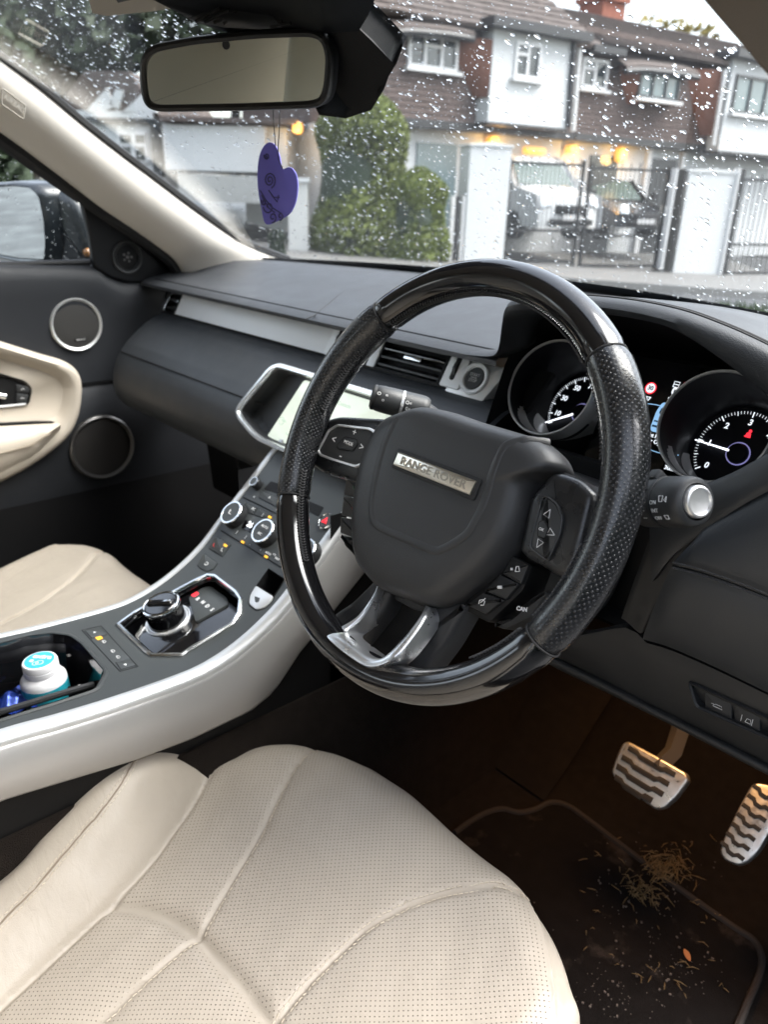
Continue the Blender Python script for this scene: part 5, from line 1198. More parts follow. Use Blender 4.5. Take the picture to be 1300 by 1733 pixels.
cen = np.array([-.02, -.17]); NA, NR = len(oc_), 150
O_ = np.array(oc_)
tt = np.concatenate([np.linspace(0.002, .80, 95), np.linspace(.805, 1.0, 55)])
P = (cen + (O_ - cen)[:, None, :] * tt[None, :, None]).reshape(-1, 2)
D = pdist(P, oc_, True); sd_ = {k: pdist(P, v) for k, v in seams.items()}
# which points lie on the left bolster: outside the bolster seam
bs = np.array(seams['bolster']); order = np.argsort(bs[:, 1]); xs_at = np.interp(P[:, 1], bs[order, 1], bs[order, 0])
isb = (P[:, 0] < xs_at) & (P[:, 1] < bs[:, 1].max())
pr_ = np.array(seams['piping']); order = np.argsort(pr_[:, 1]); xp = np.interp(P[:, 1], pr_[order, 1], pr_[order, 0]); isr = P[:, 0] > xp
def ss(a, b, x): t = np.clip((x - a) / (b - a), 0, 1); return t * t * (3 - 2 * t)
h = np.full(len(P), -.030)
allin = np.minimum.reduce([sd_[k] for k in ('bolster', 'A', 'B', 'A2', 'C')])
h += np.where(~isb, .0042 * (1 - np.exp(-allin / .022)), 0)
h += .016 * np.exp(-((P[:, 0] - .03) / .16) ** 2) * np.exp(-((P[:, 1] + .03) / .12) ** 2)       # thigh roll
wid = np.maximum(sd_['bolster'] + D, 1e-4); u_ = np.clip(sd_['bolster'] / wid, 0, 1)
h += np.where(isb, (.046 + .040 * ss(-.36, -.10, P[:, 1])) * np.sin(np.pi * np.clip(u_ * .72, 0, 1)) * ss(.0, .05, wid) * (1 - ss(bs[:, 1].max() - .085, bs[:, 1].max() + .004, P[:, 1])), 0)
h += np.where(isr, .010 * ss(0, .02, sd_['piping']), .012 * ss(.10, .0, sd_['piping']))
for k, dp, w_ in (('bolster', .0045, .0038), ('A', .0032, .0028), ('B', .005, .008), ('A2', .003, .0028), ('C', .0040, .0032)): h -= dp * np.exp(-(sd_[k] / w_) ** 2) * (np.where(isb, 0, 1) if k == 'B' else 1)
h += .0018 * np.exp(-(sd_['piping'] / .002) ** 2)
# soft creases in the leather
wr_ = np.array([mnoise.noise(Vector((x * 34 + y * 12, y * 9 - x * 4, 3.1))) + .5 * mnoise.noise(Vector((x * 80, y * 22, 7.7))) for x, y in P]); h += .0011 * wr_
Rr = np.where(isb, .034, .045)
dd_ = np.clip(D, 0, Rr); h -= Rr * .8 * (1 - np.sqrt(np.maximum(0, 1 - (1 - dd_ / Rr) ** 2)))
V3 = [SF(float(x), float(y), float(z)) for (x, y), z in zip(P, h)]
nr = len(tt); rows = [V3[i * nr:(i + 1) * nr] for i in range(NA)]
for i in range(NA):
    e = rows[i][-1]; x, y = oc_[i]; c_ = Vector((x, y)) - Vector(cen); c_.normalize()
    rows[i] = rows[i] + [SF(x + c_.x * .002, y + c_.y * .002, -.030 - .045 - .02), SF(x - c_.x * .004, y - c_.y * .004, -.16), SF(x - c_.x * .02, y - c_.y * .02, -.22)]
mb = MB(); m_ = nr + 3
for r in rows: mb.v += r
for i in range(NA):
    j = (i + 1) % NA
    for k in range(m_ - 1): mb.f.append((i * m_ + k, i * m_ + k + 1, j * m_ + k + 1, j * m_ + k))
mb.f.append(tuple(i * m_ for i in range(NA)))
perf = np.where(isb | isr, 0.0, 1.0) * ss(.004, .006, np.minimum(allin, sd_['piping'])) * ss(.008, .02, D)
perf2 = np.zeros((NA, m_)); perf2[:, :nr] = perf.reshape(NA, nr)
uv = np.zeros((NA, m_, 2)); uv[:, :nr] = P.reshape(NA, nr, 2)
K['seat'] = mat('perforated_cream_leather', (.385, .340, .283), .42, spec=.38, bump=('vor', 1100, .22, .0004), vary=.07, vscale=16, rvary=.07)
dots(K['seat'], 'UV', .0058, .00058, (.10, .08, .06), depth=.0008, attr='perf')
t_ = K['seat'].node_tree; b_ = t_.nodes['Principled BSDF']; tc_ = t_.nodes.new('ShaderNodeTexCoord')
for sc_v, st_, dist in (((22, 60, 40), .35, .0022), ((150, 90, 120), .3, .0007)):            # creases and drag lines of a used seat
    mp_ = t_.nodes.new('ShaderNodeMapping'); mp_.inputs['Scale'].default_value = sc_v; mp_.inputs['Rotation'].default_value = (0, 0, .5)
    nz = t_.nodes.new('ShaderNodeTexNoise'); nz.inputs['Scale'].default_value = 1.0; nz.inputs['Detail'].default_value = 5; nz.inputs['Distortion'].default_value = 1.2
    bp_ = t_.nodes.new('ShaderNodeBump'); bp_.inputs['Strength'].default_value = st_; bp_.inputs['Distance'].default_value = dist
    t_.links.new(tc_.outputs['Object'], mp_.inputs[0]); t_.links.new(mp_.outputs[0], nz.inputs['Vector']); t_.links.new(nz.outputs['Fac'], bp_.inputs['Height'])
    t_.links.new(b_.inputs['Normal'].links[0].from_socket, bp_.inputs['Normal']); t_.links.new(bp_.outputs[0], b_.inputs['Normal'])
def cushion(parent, dx, flip):
    vs = [Vector((((-.04 - v.x) if flip else v.x) + dx, v.y, v.z)) for v in mb.v]
    fs = [f[::-1] for f in mb.f] if not flip else mb.f
    o = mesh('cushion', vs, fs, K['seat'], parent, sharp=0, uvs=[tuple(q) for q in uv.reshape(-1, 2)])
    a = o.data.attributes.new('perf', 'FLOAT', 'POINT'); a.data.foreach_set('value', perf2.reshape(-1).astype(np.float32)); return o
def hat(x, y):                                          # height of the finished cushion at (x, y)
    i = int(np.argmin(((P - np.array([x, y])) ** 2).sum(1))); return float(h[i])
K['thread'] = mat('cream_thread', (.50, .43, .34), .7)
def stitch(parent, poly, off, dx=0, flip=False, step=.0052, name='stitching'):
    q = resample([(*p_, 0) for p_ in poly], max(8, int(sum((Vector(poly[i + 1]) - Vector(poly[i])).length for i in range(len(poly) - 1)) / step)))
    m = MB()
    for k in range(len(q) - 1):
        d = (q[k + 1] - q[k]).normalized(); n = Vector((-d.y, d.x, 0)) * off
        a, b = q[k] + n, q[k].lerp(q[k + 1], .72) + n
        if min(abs(a.x), 1) > .4 or a.y < -.58: continue
        ha = hat(a.x, a.y)
        A_, B_ = SF(a.x, a.y, ha + .0003), SF(b.x, b.y, hat(b.x, b.y) + .0003)
        if flip: A_.x, B_.x = -.04 - A_.x, -.04 - B_.x
        m.tube([A_ + Vector((dx, 0, 0)), (A_ + B_) / 2 + Vector((dx, 0, .0005)), B_ + Vector((dx, 0, 0))], .0006, n=5)
    return m.build(name, K['thread'], parent)
dseat = thing('driver_seat', 'cream perforated leather driver seat in the foreground', 'car seat', (0, -.2, -.6))
cushion(dseat, 0, False)
bol2 = [(372, 1275), (335, 1290), (300, 1294), (268, 1306), (237, 1325), (207, 1348), (172, 1382), (138, 1420), (70, 1495), (0, 1568), (-150, 1720)]
def onseat(a, b):
    hh = 0.0
    for _ in range(5): q = SF.px(a, b, hh); hh = hat(*q)
    return q
b2_ = [(q.x, q.y) for q in spline([(*onseat(a, b), 0) for a, b in bol2[3:]], 6)]
for off in (-.0030, .0030): stitch(dseat, b2_, off)
MB().tube([SF(x, y, hat(x, y) + .0004) for x, y in b2_ if y > -.5], .0009, n=6).build('seam', mat('seam_shadow', (.22, .18, .13), .8), dseat)
for k in ('A', 'A2'): stitch(dseat, seams[k], .0034)
for off in (.0036, -.0036): stitch(dseat, seams['C'], off)
pseat = thing('passenger_seat', 'cream perforated leather front passenger seat beyond the console', 'car seat', (-.74, -.2, -.6))
cushion(pseat, -.70, True)
stitch(pseat, seams['C'], .0036, -.70, True); stitch(pseat, seams['A'], .0034, -.70, True)
# backrests (behind the camera; they light and fill the mirror)
for st, x0 in ((dseat, -.01), (pseat, -.74)):
    rows = []
    for z, wd, y0 in ((-.42, .22, -.52), (-.30, .25, -.56), (-.1, .255, -.62), (.08, .24, -.68), (.20, .20, -.72), (.235, .15, -.74)):
        rows.append([Vector((x0 + wd * math.sin(t) * (1 if abs(math.sin(t)) < .95 else 1), y0 - .06 + .075 * math.cos(t) + .025 * abs(math.sin(t)), z)) for t in [2 * math.pi * i / 36 for i in range(36)]])
    mbb = MB().grid(rows, closeu=True); mbb.f.append(tuple(range(len(mbb.v) - 36, len(mbb.v)))); mbb.build('backrest', K['cream'], st, sharp=60)
    rows = []
    for z, wd in ((.235, .10), (.25, .125), (.32, .135), (.39, .125), (.41, .10)): rows.append([Vector((x0 + wd * math.copysign(abs(math.sin(t)) ** .6, math.sin(t)), -.80 + .05 * math.cos(t), z)) for t in [2 * math.pi * i / 30 for i in range(30)]])
    mbb = MB().grid(rows, closeu=True); mbb.f.append(tuple(range(29, -1, -1))); mbb.f.append(tuple(range(len(mbb.v) - 30, len(mbb.v)))); mbb.build('headrest', K['cream'], st, sharp=60)
rs = thing('rear_bench', 'cream rear bench seat behind the front seats', 'car seat', (-.37, -1.5, -.6))
MB().grid([[Vector((x, y, z)) for y, z in ((-.95, -.55), (-.95, -.36), (-1.0, -.33), (-1.35, -.37), (-1.42, -.3), (-1.55, .1), (-1.58, .16), (-1.66, .14))] for x in [lerp(-1.05, .3, i / 10) for i in range(11)]]).build('bench', K['cream'], rs, sharp=60)
for x0 in (-.75, -.37, .01):
    rows = [[Vector((x0 + wd * math.sin(t), -1.60 + .045 * math.cos(t), z)) for t in [2 * math.pi * i / 24 for i in range(24)]] for z, wd in ((.15, .10), (.19, .125), (.25, .125), (.28, .09))]
    mbb = MB().grid(rows, closeu=True); mbb.f.append(tuple(range(len(mbb.v) - 24, len(mbb.v)))); mbb.build('headrest', K['cream'], rs, sharp=60)
# seat base trims
MB().grid([[Vector((x, y, z)) for x, z in ((-.262, -.47), (-.268, -.52), (-.262, -.64))] for y in (-.62, -.2, .0)]).build('seat_base', K['plastic'], dseat)
MB().grid([[Vector((x, y, z)) for x, z in ((.25, -.47), (.258, -.52), (.25, -.64))] for y in (-.62, -.2, -.02)]).build('seat_base', K['plastic'], dseat)
bp_ = [at(a, b, 'x', -.262) for a, b in ((-10, 1410), (8, 1408), (10, 1432), (-10, 1440))]
# ================================================================== FOOTWELL
MZ = FZ + .010
mat_px = [(770, 1410), (795, 1392), (822, 1377), (850, 1370), (878, 1376), (905, 1371), (932, 1359), (960, 1364), (990, 1384), (1050, 1430), (1150, 1505), (1240, 1568), (1276, 1592), (1289, 1618), (1286, 1650), (1265, 1700), (1240, 1760), (1150, 1960), (700, 1990), (560, 1700)]
matp = [(q.x, q.y) for q in (at(a, b, 'z', MZ) for a, b in mat_px)]
WZ = Frame((0, 0, MZ), (1, 0, 0), (0, 1, 0))
K['mat'] = mat('black_mat', (.0115, .0095, .0088), .95, spec=.1, bump=('noise', 1100, 1.0, .003), vary=.4, vscale=40)
t_ = K['mat'].node_tree; b_ = t_.nodes['Principled BSDF']
nz = t_.nodes.new('ShaderNodeTexNoise'); nz.inputs['Scale'].default_value = 14; nz.inputs['Detail'].default_value = 8; nz.inputs['Roughness'].default_value = .65
tc_ = t_.nodes.new('ShaderNodeTexCoord'); t_.links.new(tc_.outputs['Object'], nz.inputs['Vector'])
cr_ = t_.nodes.new('ShaderNodeMapRange'); cr_.inputs[1].default_value = .55; cr_.inputs[2].default_value = .72; t_.links.new(nz.outputs['Fac'], cr_.inputs[0])
mx_ = t_.nodes.new('ShaderNodeMix'); mx_.data_type = 'RGBA'; mx_.inputs[7].default_value = (.062, .050, .043, 1)
t_.links.new(b_.inputs['Base Color'].links[0].from_socket, mx_.inputs[6]); t_.links.new(cr_.outputs[0], mx_.inputs[0]); t_.links.new(mx_.outputs[2], b_.inputs['Base Color'])
fm_ = thing('floor_mat', 'dirty black carpet floor mat with bound edge in the driver footwell', 'floor mat', (.05, .2, FZ))
MB().prism(matp, WZ, -.008, 0).build('mat_pile', K['mat'], fm_)
q = spline([(*p_, 0) for p_ in matp[:17]], 6)
MB().tube([Vector((v.x, v.y, MZ + .001)) for v in q], .0045, n=8).build('edge_binding', mat('mat_binding', (.022, .017, .0145), .85, bump=('noise', 900, .6, .001)), fm_)
# pedals
K['pedal'] = mat('worn_steel', (.58, .57, .55), .38, metal=.9, bump=('noise', 400, .15, .0005), rvary=.12, vscale=60, vary=.12)
K['rub'] = mat('pedal_rubber', (.018, .017, .016), .75, vary=.4, vscale=120)
brake = thing('brake_pedal', 'wide steel brake pedal with black rubber ribs', 'pedal', at(1100, 1315, 'y', .36))
BF = Frame(at(1100, 1315, 'y', .36), (1, 0, 0), (0, .62, .78))
bpz = [(1063, 1254), (1112, 1280), (1163, 1309), (1167, 1322), (1146, 1350), (1126, 1368), (1110, 1370), (1076, 1345), (1042, 1319), (1036, 1307), (1044, 1282), (1054, 1260)]
bq = ccw(rounded([BF.px(*p_) for p_ in bpz], .004))
MB().prism(bq, BF, -.010, .003, b=.003, nb=3).build('pedal_plate', K['pedal'], brake)
for a, b, c, d in (((1067, 1262), (1146, 1308), (1143, 1317), (1064, 1270)), ((1056, 1277), (1136, 1324), (1132, 1333), (1053, 1286)), ((1047, 1292), (1127, 1341), (1122, 1350), (1044, 1302)), ((1043, 1310), (1108, 1351), (1103, 1361), (1041, 1320))):
    q = [BF.px(*p_) for p_ in (a, b, c, d)]; A_, B_, C_, D_ = [Vector(v) for v in q]
    t1, t2, t3, t4 = .16, .24, .76, .84; up = (A_ - D_) * .45
    poly = [A_, A_.lerp(B_, .2), A_.lerp(B_, .27) - up, A_.lerp(B_, .73) - up, A_.lerp(B_, .8), B_, C_, C_.lerp(D_, .2), C_.lerp(D_, .27) - up, C_.lerp(D_, .73) - up, C_.lerp(D_, .8), D_]
    MB().prism([tuple(v) for v in poly], BF, 0, .0045, b=.001).build('rubber_rib', K['rub'], brake)
MB().tube([at(1112, 1300, 'y', .372), at(1140, 1272, 'y', .40), at(1152, 1235, 'y', .42), at(1160, 1150, 'y', .44)], .012, n=4).build('pedal_arm', mat('pedal_arm_black', (.05, .045, .04), .5), brake)
acc = thing('accelerator_pedal', 'narrow upright steel accelerator pedal with short rubber ribs', 'pedal', at(1260, 1395, 'y', .40))
AF = Frame(at(1262, 1395, 'y', .40), (1, 0, 0), (0, .66, .75))
apz = [(1272, 1330), (1282, 1325), (1300, 1328), (1326, 1336), (1330, 1352), (1300, 1418), (1284, 1444), (1266, 1460), (1250, 1465), (1228, 1456), (1219, 1443), (1226, 1420), (1250, 1370)]
MB().prism(ccw(rounded([AF.px(*p_) for p_ in apz], .005)), AF, -.010, .003, b=.003, nb=3).build('pedal_plate', K['pedal'], acc)
for k in range(7):
    cx, cy = lerp(1295, 1240, k / 6), lerp(1345, 1442, k / 6); c = Vector(AF.px(cx, cy)); w_ = .0155; hh = .0042
    d = Vector((.97, -.12)).normalized(); e = Vector((-d.y, d.x))
    poly = [c + d * x + e * y for x, y in ((-w_, hh), (-w_ * .45, hh), (-w_ * .2, hh * .1), (w_ * .2, hh * .1), (w_ * .45, hh), (w_, hh), (w_, -hh * .3), (w_ * .5, -hh * .3), (w_ * .25, -hh * 1.2), (-w_ * .25, -hh * 1.2), (-w_ * .5, -hh * .3), (-w_, -hh * .3))]
    MB().prism([tuple(v) for v in poly], AF, 0, .0045, b=.0008).build('rubber_rib', K['rub'], acc)
MB().tube([AF(.01, .05, -.012), at(1330, 1320, 'y', .43), at(1345, 1250, 'y', .46)], .010, n=6).build('pedal_arm', K['plastic'], acc)
# footrest and carpet humps
MB().grid([[Vector((x, y, z)) for y, z in ((.40, -.66), (.46, -.62), (.60, -.50), (.74, -.40))] for x in (-.235, -.20, -.12, -.10)]).build('footrest', K['carpet'], carb)
# grass clippings, grit and a scrap of leaf
K['hay'] = mat('dry_grass', (.14, .09, .036), .8, vary=.45, vscale=70)
rnd = random.Random(21); g = MB()
def blade(x, y, L, z0=None, lift=.006):
    a = rnd.uniform(0, 6.28); c = Vector((x, y, (MZ if z0 is None else z0) + .003)); d = Vector((math.cos(a), math.sin(a), 0)); e = Vector((-d.y, d.x, 0)) * rnd.uniform(-.3, .3) * L
    z = rnd.uniform(0, lift); g.tube([c - d * L / 2 + Vector((0, 0, z * rnd.random())), c + e * .4 + Vector((0, 0, z)), c + d * L / 2 + Vector((0, 0, z * rnd.random()))], [.0004, .0008, .0003], n=4)
cen1 = at(1118, 1478, 'z', MZ); cen2 = at(1085, 1515, 'z', MZ); cen3 = at(1150, 1470, 'z', MZ)
for c, s_, n in ((cen1, .011, 90), (cen2, .014, 60), (cen3, .014, 40)):
    for _ in range(n): blade(rnd.gauss(c.x, s_), rnd.gauss(c.y, s_ * .9), rnd.uniform(.006, .026), None, .014)
for _ in range(60): c = at(rnd.uniform(980, 1230), rnd.uniform(1400, 1690), 'z', MZ); blade(c.x, c.y, rnd.uniform(.004, .016))
gg = g.build('grass_clippings', K['hay'], None, kind='stuff'); tagit(gg, 'dry grass clippings and straw scattered on the floor mat edge', 'grass clippings')
g = MB(); rnd = random.Random(5)
for _ in range(260):
    k_ = rnd.choice(((1035, 1690, 45, 30), (1060, 1560, 60, 60), (1150, 1640, 40, 30), (1110, 1480, 40, 30))); px = rnd.gauss(k_[0], k_[2]); py = rnd.gauss(k_[1], k_[3])
    if px < 880 or py < 1400: continue
    c = at(px, py, 'z', MZ); s_ = rnd.choice((.0004, .0005, .0006, .0007, .0009, .0014)); f3 = Frame(c, (math.cos(px), math.sin(px), 0), (-math.sin(px), math.cos(px), 0)); g.box(f3, -s_, s_, -s_ * .7, s_ * .7, 0, s_)
gr = g.build('floor_grit', mat('pale_grit', (.11, .09, .078), .9, vary=.5, vscale=200), None, smooth=False, kind='stuff'); tagit(gr, 'pale grit and crumbs scattered over the floor mat', 'grit')
c = at(1163, 1618, 'z', MZ); f3 = Frame(c + Vector((0, 0, .002)), (.8, -.6, 0), (.6, .8, .2))
lf_ = MB().prism([(q.x, q.y) for q in spline([(-.008, 0, 0), (-.003, .0035, 0), (.004, .003, 0), (.009, 0, 0), (.003, -.003, 0), (-.004, -.0025, 0)], 4, closed=True)], f3, 0, .0008).build('leaf_scrap', mat('orange_leaf', (.42, .16, .06), .6), None); tagit(lf_, 'small orange scrap of leaf lying on the floor mat', 'leaf')
# lit footwell lamp under the dash
lamp = MB().prism(rounded(rect(.05, .022), .004), Frame((.06, .40, -.198), (1, 0, 0), (0, -1, 0)), 0, .006, b=.002).build('footwell_lamp', mat('lamp_lens', (.7, .5, .3), .4, emit=(1, .55, .22), estr=6), None); tagit(lamp, 'small warm footwell lamp under the dashboard', 'lamp')
ld = bpy.data.lights.new('footwell_light', 'SPOT'); ld.energy = .95; ld.color = (1, .50, .18); ld.spot_size = R(120); ld.spot_blend = .8; ld.shadow_soft_size = .07
lo = bpy.data.objects.new('footwell_light', ld); COL.objects.link(lo); lo.location = (.06, .40, -.212); lo.rotation_euler = (R(6), 0, 0)
# ================================================================== THE STREET OUTSIDE
YW = 0.832123505
ER = Vector((math.cos(YW), math.sin(YW), 0)); EF = Vector((-math.sin(YW), math.cos(YW), 0))
def ext(r, f, z): return Vector((CAM.x, CAM.y, 0)) + ER * r + EF * f + Vector((0, 0, z))
def gz(r, f): return GZ - .042 * max(-12, min(14, r)) * sstep(3, 12, f) + .20 * sstep(17.5, 24, f)     # the street falls to the right, the drives climb
def exf(px, py, f):
    d = ray(px, py); t = f / d.dot(EF); return CAM + d * t
def exg(px, py):                                         # sight line met with the ground
    d = ray(px, py); t = 1.0
    for _ in range(400):
        X = CAM + d * t; r = (X - CAM).dot(ER); f = (X - CAM).dot(EF)
        if X.z <= gz(r, f): break
        t *= 1.012
    return X
K['asphalt'] = mat('wet_asphalt', (.036, .037, .038), .45, spec=.5, bump=('noise', 60, .5, .01), vary=.25, vscale=1.5, rvary=.15)
K['paving'] = mat('pale_paving', (.13, .128, .122), .6, bump=('noise', 30, .4, .01), vary=.15, vscale=2)
K['grassm'] = mat('grass', (.05, .085, .026), .9, bump=('noise', 60, 1, .05), vary=.4, vscale=8)
K['render'] = mat('white_render', (.56, .57, .57), .8, bump=('noise', 40, .3, .01), vary=.05, vscale=1.2)
K['upvc'] = mat('white_frame', (.62, .62, .62), .4)
K['pane'] = mat('window_pane', (.035, .045, .05), .06, spec=.8, vary=.5, vscale=1.5)
K['panel'] = mat('blind_pane', (.15, .20, .21), .12, spec=.6, vary=.2, vscale=2)
K['darkg'] = mat('dark_frame', (.03, .033, .036), .4)
K['gutter'] = mat('black_gutter', (.02, .02, .022), .4)
K['tile'] = mat('clay_tiles', (.098, .070, .061), .85, vary=.35, vscale=3.5, bump=('noise', 14, .6, .02))
K['tile2'] = mat('orange_clay_tiles', (.165, .070, .045), .85, vary=.35, vscale=4, bump=('noise', 14, .6, .02))
K['roof'] = mat('roof_tiles', (.092, .073, .066), .85, vary=.35, vscale=2.5, bump=('noise', 14, .6, .02))
K['brick'] = mat('red_brick', (.26, .085, .05), .85, vary=.3, vscale=6)
K['porch'] = mat('porch_lamp_glass', (.8, .5, .2), .4, emit=(1, .40, .05), estr=1.7)
K['iron'] = mat('black_iron', (.012, .012, .013), .4)
# ground
rr_ = [-160, -80, -40, -22, -14] + [lerp(-12, 16, i / 28) for i in range(29)] + [22, 40, 80, 160]
ff_ = [-160, -60, -20, -6, 0, 2] + [lerp(3, 30, i / 27) for i in range(28)] + [40, 70, 140, 400]
MB().grid([[ext(r, f, gz(r, f) - .01) for f in ff_] for r in rr_]).build('ground', K['asphalt'], None, sharp=0)['kind'] = 'structure'
def strip(name, r0, r1, f0, f1, m, dz, n=24, f0b=None, f1b=None):
    mb = MB(); rows = []
    for i in range(n + 1):
        r = lerp(r0, r1, i / n); a = lerp(f0, f0 if f0b is None else f0b, i / n); b = lerp(f1, f1 if f1b is None else f1b, i / n)
        rows.append([ext(r, a, gz(r, a) - .02), ext(r, a + .02, gz(r, a) + dz)] + [ext(r, lerp(a, b, k / 4), gz(r, lerp(a, b, k / 4)) + dz) for k in range(1, 5)])
    o = mb.grid(rows).build(name, m, None, sharp=40); o['kind'] = 'structure'; return o
strip('pavement', -14, 13, 13.4, 16.4, K['paving'], .11, f0b=14.6, f1b=18.6)
strip('verge', 4.6, 15, 7.6, 11.8, K['grassm'], .06, f0b=7.6, f1b=12.4)
g = MB(); rnd = random.Random(3)
for _ in range(4200):
    r = rnd.uniform(4.7, 10.5); f = rnd.uniform(8.4, 11.9); c = ext(r, f, gz(r, f) + .06); a = rnd.uniform(0, 6.28); d = Vector((math.cos(a), math.sin(a), 0)) * .018; hgt = rnd.uniform(.06, .16)
    tip = c + Vector((rnd.uniform(-.05, .05), rnd.uniform(-.05, .05), hgt)); g.add([c - d, c + d, tip], [(0, 1, 2)])
tagit(g.build('verge_grass', K['grassm'], None, smooth=False, kind='stuff'), 'green grass growing on the verge by the road', 'grass')
strip('driveway', 1.5, 9.5, 16.7, 23, K['paving'], .02, 12, f0b=18.9, f1b=27)
# fence line: frame along the pavement
g0 = ext(2.5, 16.5, 0); g1 = ext(7.6, 18.0, 0)
GF = Frame(g0, g1 - g0, (0, 0, 1))
def gbase(a): X = GF(a, 0, 0); return gz((X - CAM).dot(ER), (X - CAM).dot(EF))
def gpillar(pxl, pxr, top, label, wid=.55):
    a0 = GF.px(pxl, top)[0]; a1 = GF.px(pxr, top)[0]; zt = GF.px((pxl + pxr) / 2, top)[1]; zb = gbase(a0) - .1
    o = thing('gate_pillar', label, 'gate pillar', GF((a0 + a1) / 2, zb), group=None)
    MB().box(GF, a0, a1, zb, zt - .06, -wid, 0).build('shaft', K['render'], o, bevel=.01)
    MB().prism([(a0 - .03, zt - .06), (a1 + .03, zt - .06), (a1 + .03, zt - .02), ((a0 + a1) / 2, zt + .02), (a0 - .03, zt - .02)], GF, -wid - .03, .03).build('cap', K['render'], o, bevel=.01)
    return a0, a1, zt
pA = gpillar(797, 868, 243, 'white rendered gate pillar left of the iron driveway gates')
pB = gpillar(1168, 1250, 288, 'white rendered gate pillar right of the iron driveway gates')
def gate(pxl, pxr, pyt, label, nb, hasbar=True):
    a0 = GF.px(pxl, pyt)[0]; a1 = GF.px(pxr, pyt)[0]; zt = GF.px((pxl + pxr) / 2, pyt)[1]; zb = gbase((a0 + a1) / 2) + .08
    o = thing('iron_gate', label, 'gate', GF((a0 + a1) / 2, zb, -.2)); fr = GF.at(0, 0, -.25)
    mb = MB(); mb.box(fr, a0, a0 + .06, zb, zt, -.03, .03).box(fr, a1 - .06, a1, zb, zt, -.03, .03).box(fr, a0 + .06, a1 - .06, zt - .12, zt - .07, -.02, .02).box(fr, a0 + .06, a1 - .06, zb + .06, zb + .12, -.02, .02).box(fr, a0 + .06, a1 - .06, zb + .68, zb + .73, -.02, .02)
    mb.build('gate_frame', K['iron'], o); b0 = None
    for i in range(nb):
        a = lerp(a0 + .11, a1 - .11, i / (nb - 1)); long_ = i % 2 == 0
        if b0 is None or True:
            m = MB().box(fr, a - .007, a + .007, zb + .12, (zt + .03 if long_ else zt - .10), -.007, .007); m.build('bar', K['iron'], o)
            m = MB().box(fr, a + .045, a + .055, zb + .12, zb + .68, -.005, .005); m.build('dog_bar', K['iron'], o)
    return a0, a1, zt
gate(872, 1003, 268, 'left black iron gate leaf in front of the white van', 17)
gate(1010, 1150, 278, 'right black iron gate leaf in front of the dark car', 17)
gate(1262, 1400, 298, 'black iron gate leaf at the far right beyond the second pillar', 15)
for pxl, w_, lab, m_ in ((1146, .20, 'black gate motor post beside the right white pillar', K['iron']), (1252, .14, 'black gate post at the right edge by the second gate', K['iron'])):
    a = GF.px(pxl, 290)[0]; zt = GF.px(pxl, 285)[1]; zb = gbase(a) - .05
    o = MB().box(GF, a, a + w_, zb, zt, -.12, .05).box(GF, a - .16 if pxl < 1200 else a, a, zb + .02, zb + .22, -.1, .08).build('gate_post', m_, None, bevel=.01); tagit(o, lab, 'gate post')
    o2 = MB().box(GF, a - .05, a - .005, zb, zt, -.1, .06).build('white_edge_strip', K['upvc'], None); tagit(o2, 'white strip ' + ('painting the lit left edge of the black gate motor post' if pxl < 1200 else 'beside the black post at the right edge'), 'gate strip')  # the first strip paints the white lit edge of its post
for k, pxl in enumerate((766, 775, 785)):
    a = GF.px(pxl, 330)[0]; zt = GF.px(pxl, 332)[1]; o = MB().box(GF, a, a + .07, gbase(a) - .05, zt, -.10, -.03).build('fence_post', K['upvc'] if k != 1 else K['iron'], None, bevel=.006)
    tagit(o, ('slim white fence post nearest the rounded hedge', 'slim black fence post between two white ones', 'slim white fence post against the left gate pillar')[k], 'fence post')
# ------------------------------------------------------------------ the tile hung houses
h0 = ext(2.7, 20.0, 0); HF1 = Frame(h0, ER + EF * .65, (0, 0, 1))
def hp1(px, py, h=0): return HF1.px(px, py, h)
def tiles(a0, a1, b0, b1, fr, h, name, m, parent, shape=None, course=.115):
    mb = MB(); n = int((b1 - b0) / course)
    for i in range(n):
        z = b0 + i * course; l, r_ = (a0, a1) if shape is None else shape(z)
        if r_ - l < .05: continue
        mb.add([fr(l, z, h + .035), fr(r_, z, h + .035), fr(r_, z + course, h + .008), fr(l, z + course, h + .008), fr(l, z, h), fr(r_, z, h)], [(0, 1, 2, 3), (4, 5, 1, 0)])
        k = int((r_ - l) / .17)
        for j in range(k):                                # tile joints, offset course by course
            x = l + (j + (.5 if i % 2 else 0)) * .17 + .02; w_ = .014
            d = rnd.uniform(-.004, .008)
            mb.add([fr(x, z + .002, h + .038 + d), fr(min(x + .155, r_), z + .002, h + .038 + d), fr(min(x + .155, r_), z + course - .006, h + .014 + d), fr(x, z + course - .006, h + .014 + d)], [(0, 1, 2, 3)])
    o = mb.build(name, m, parent, smooth=False); o['kind'] = 'stuff'; return o
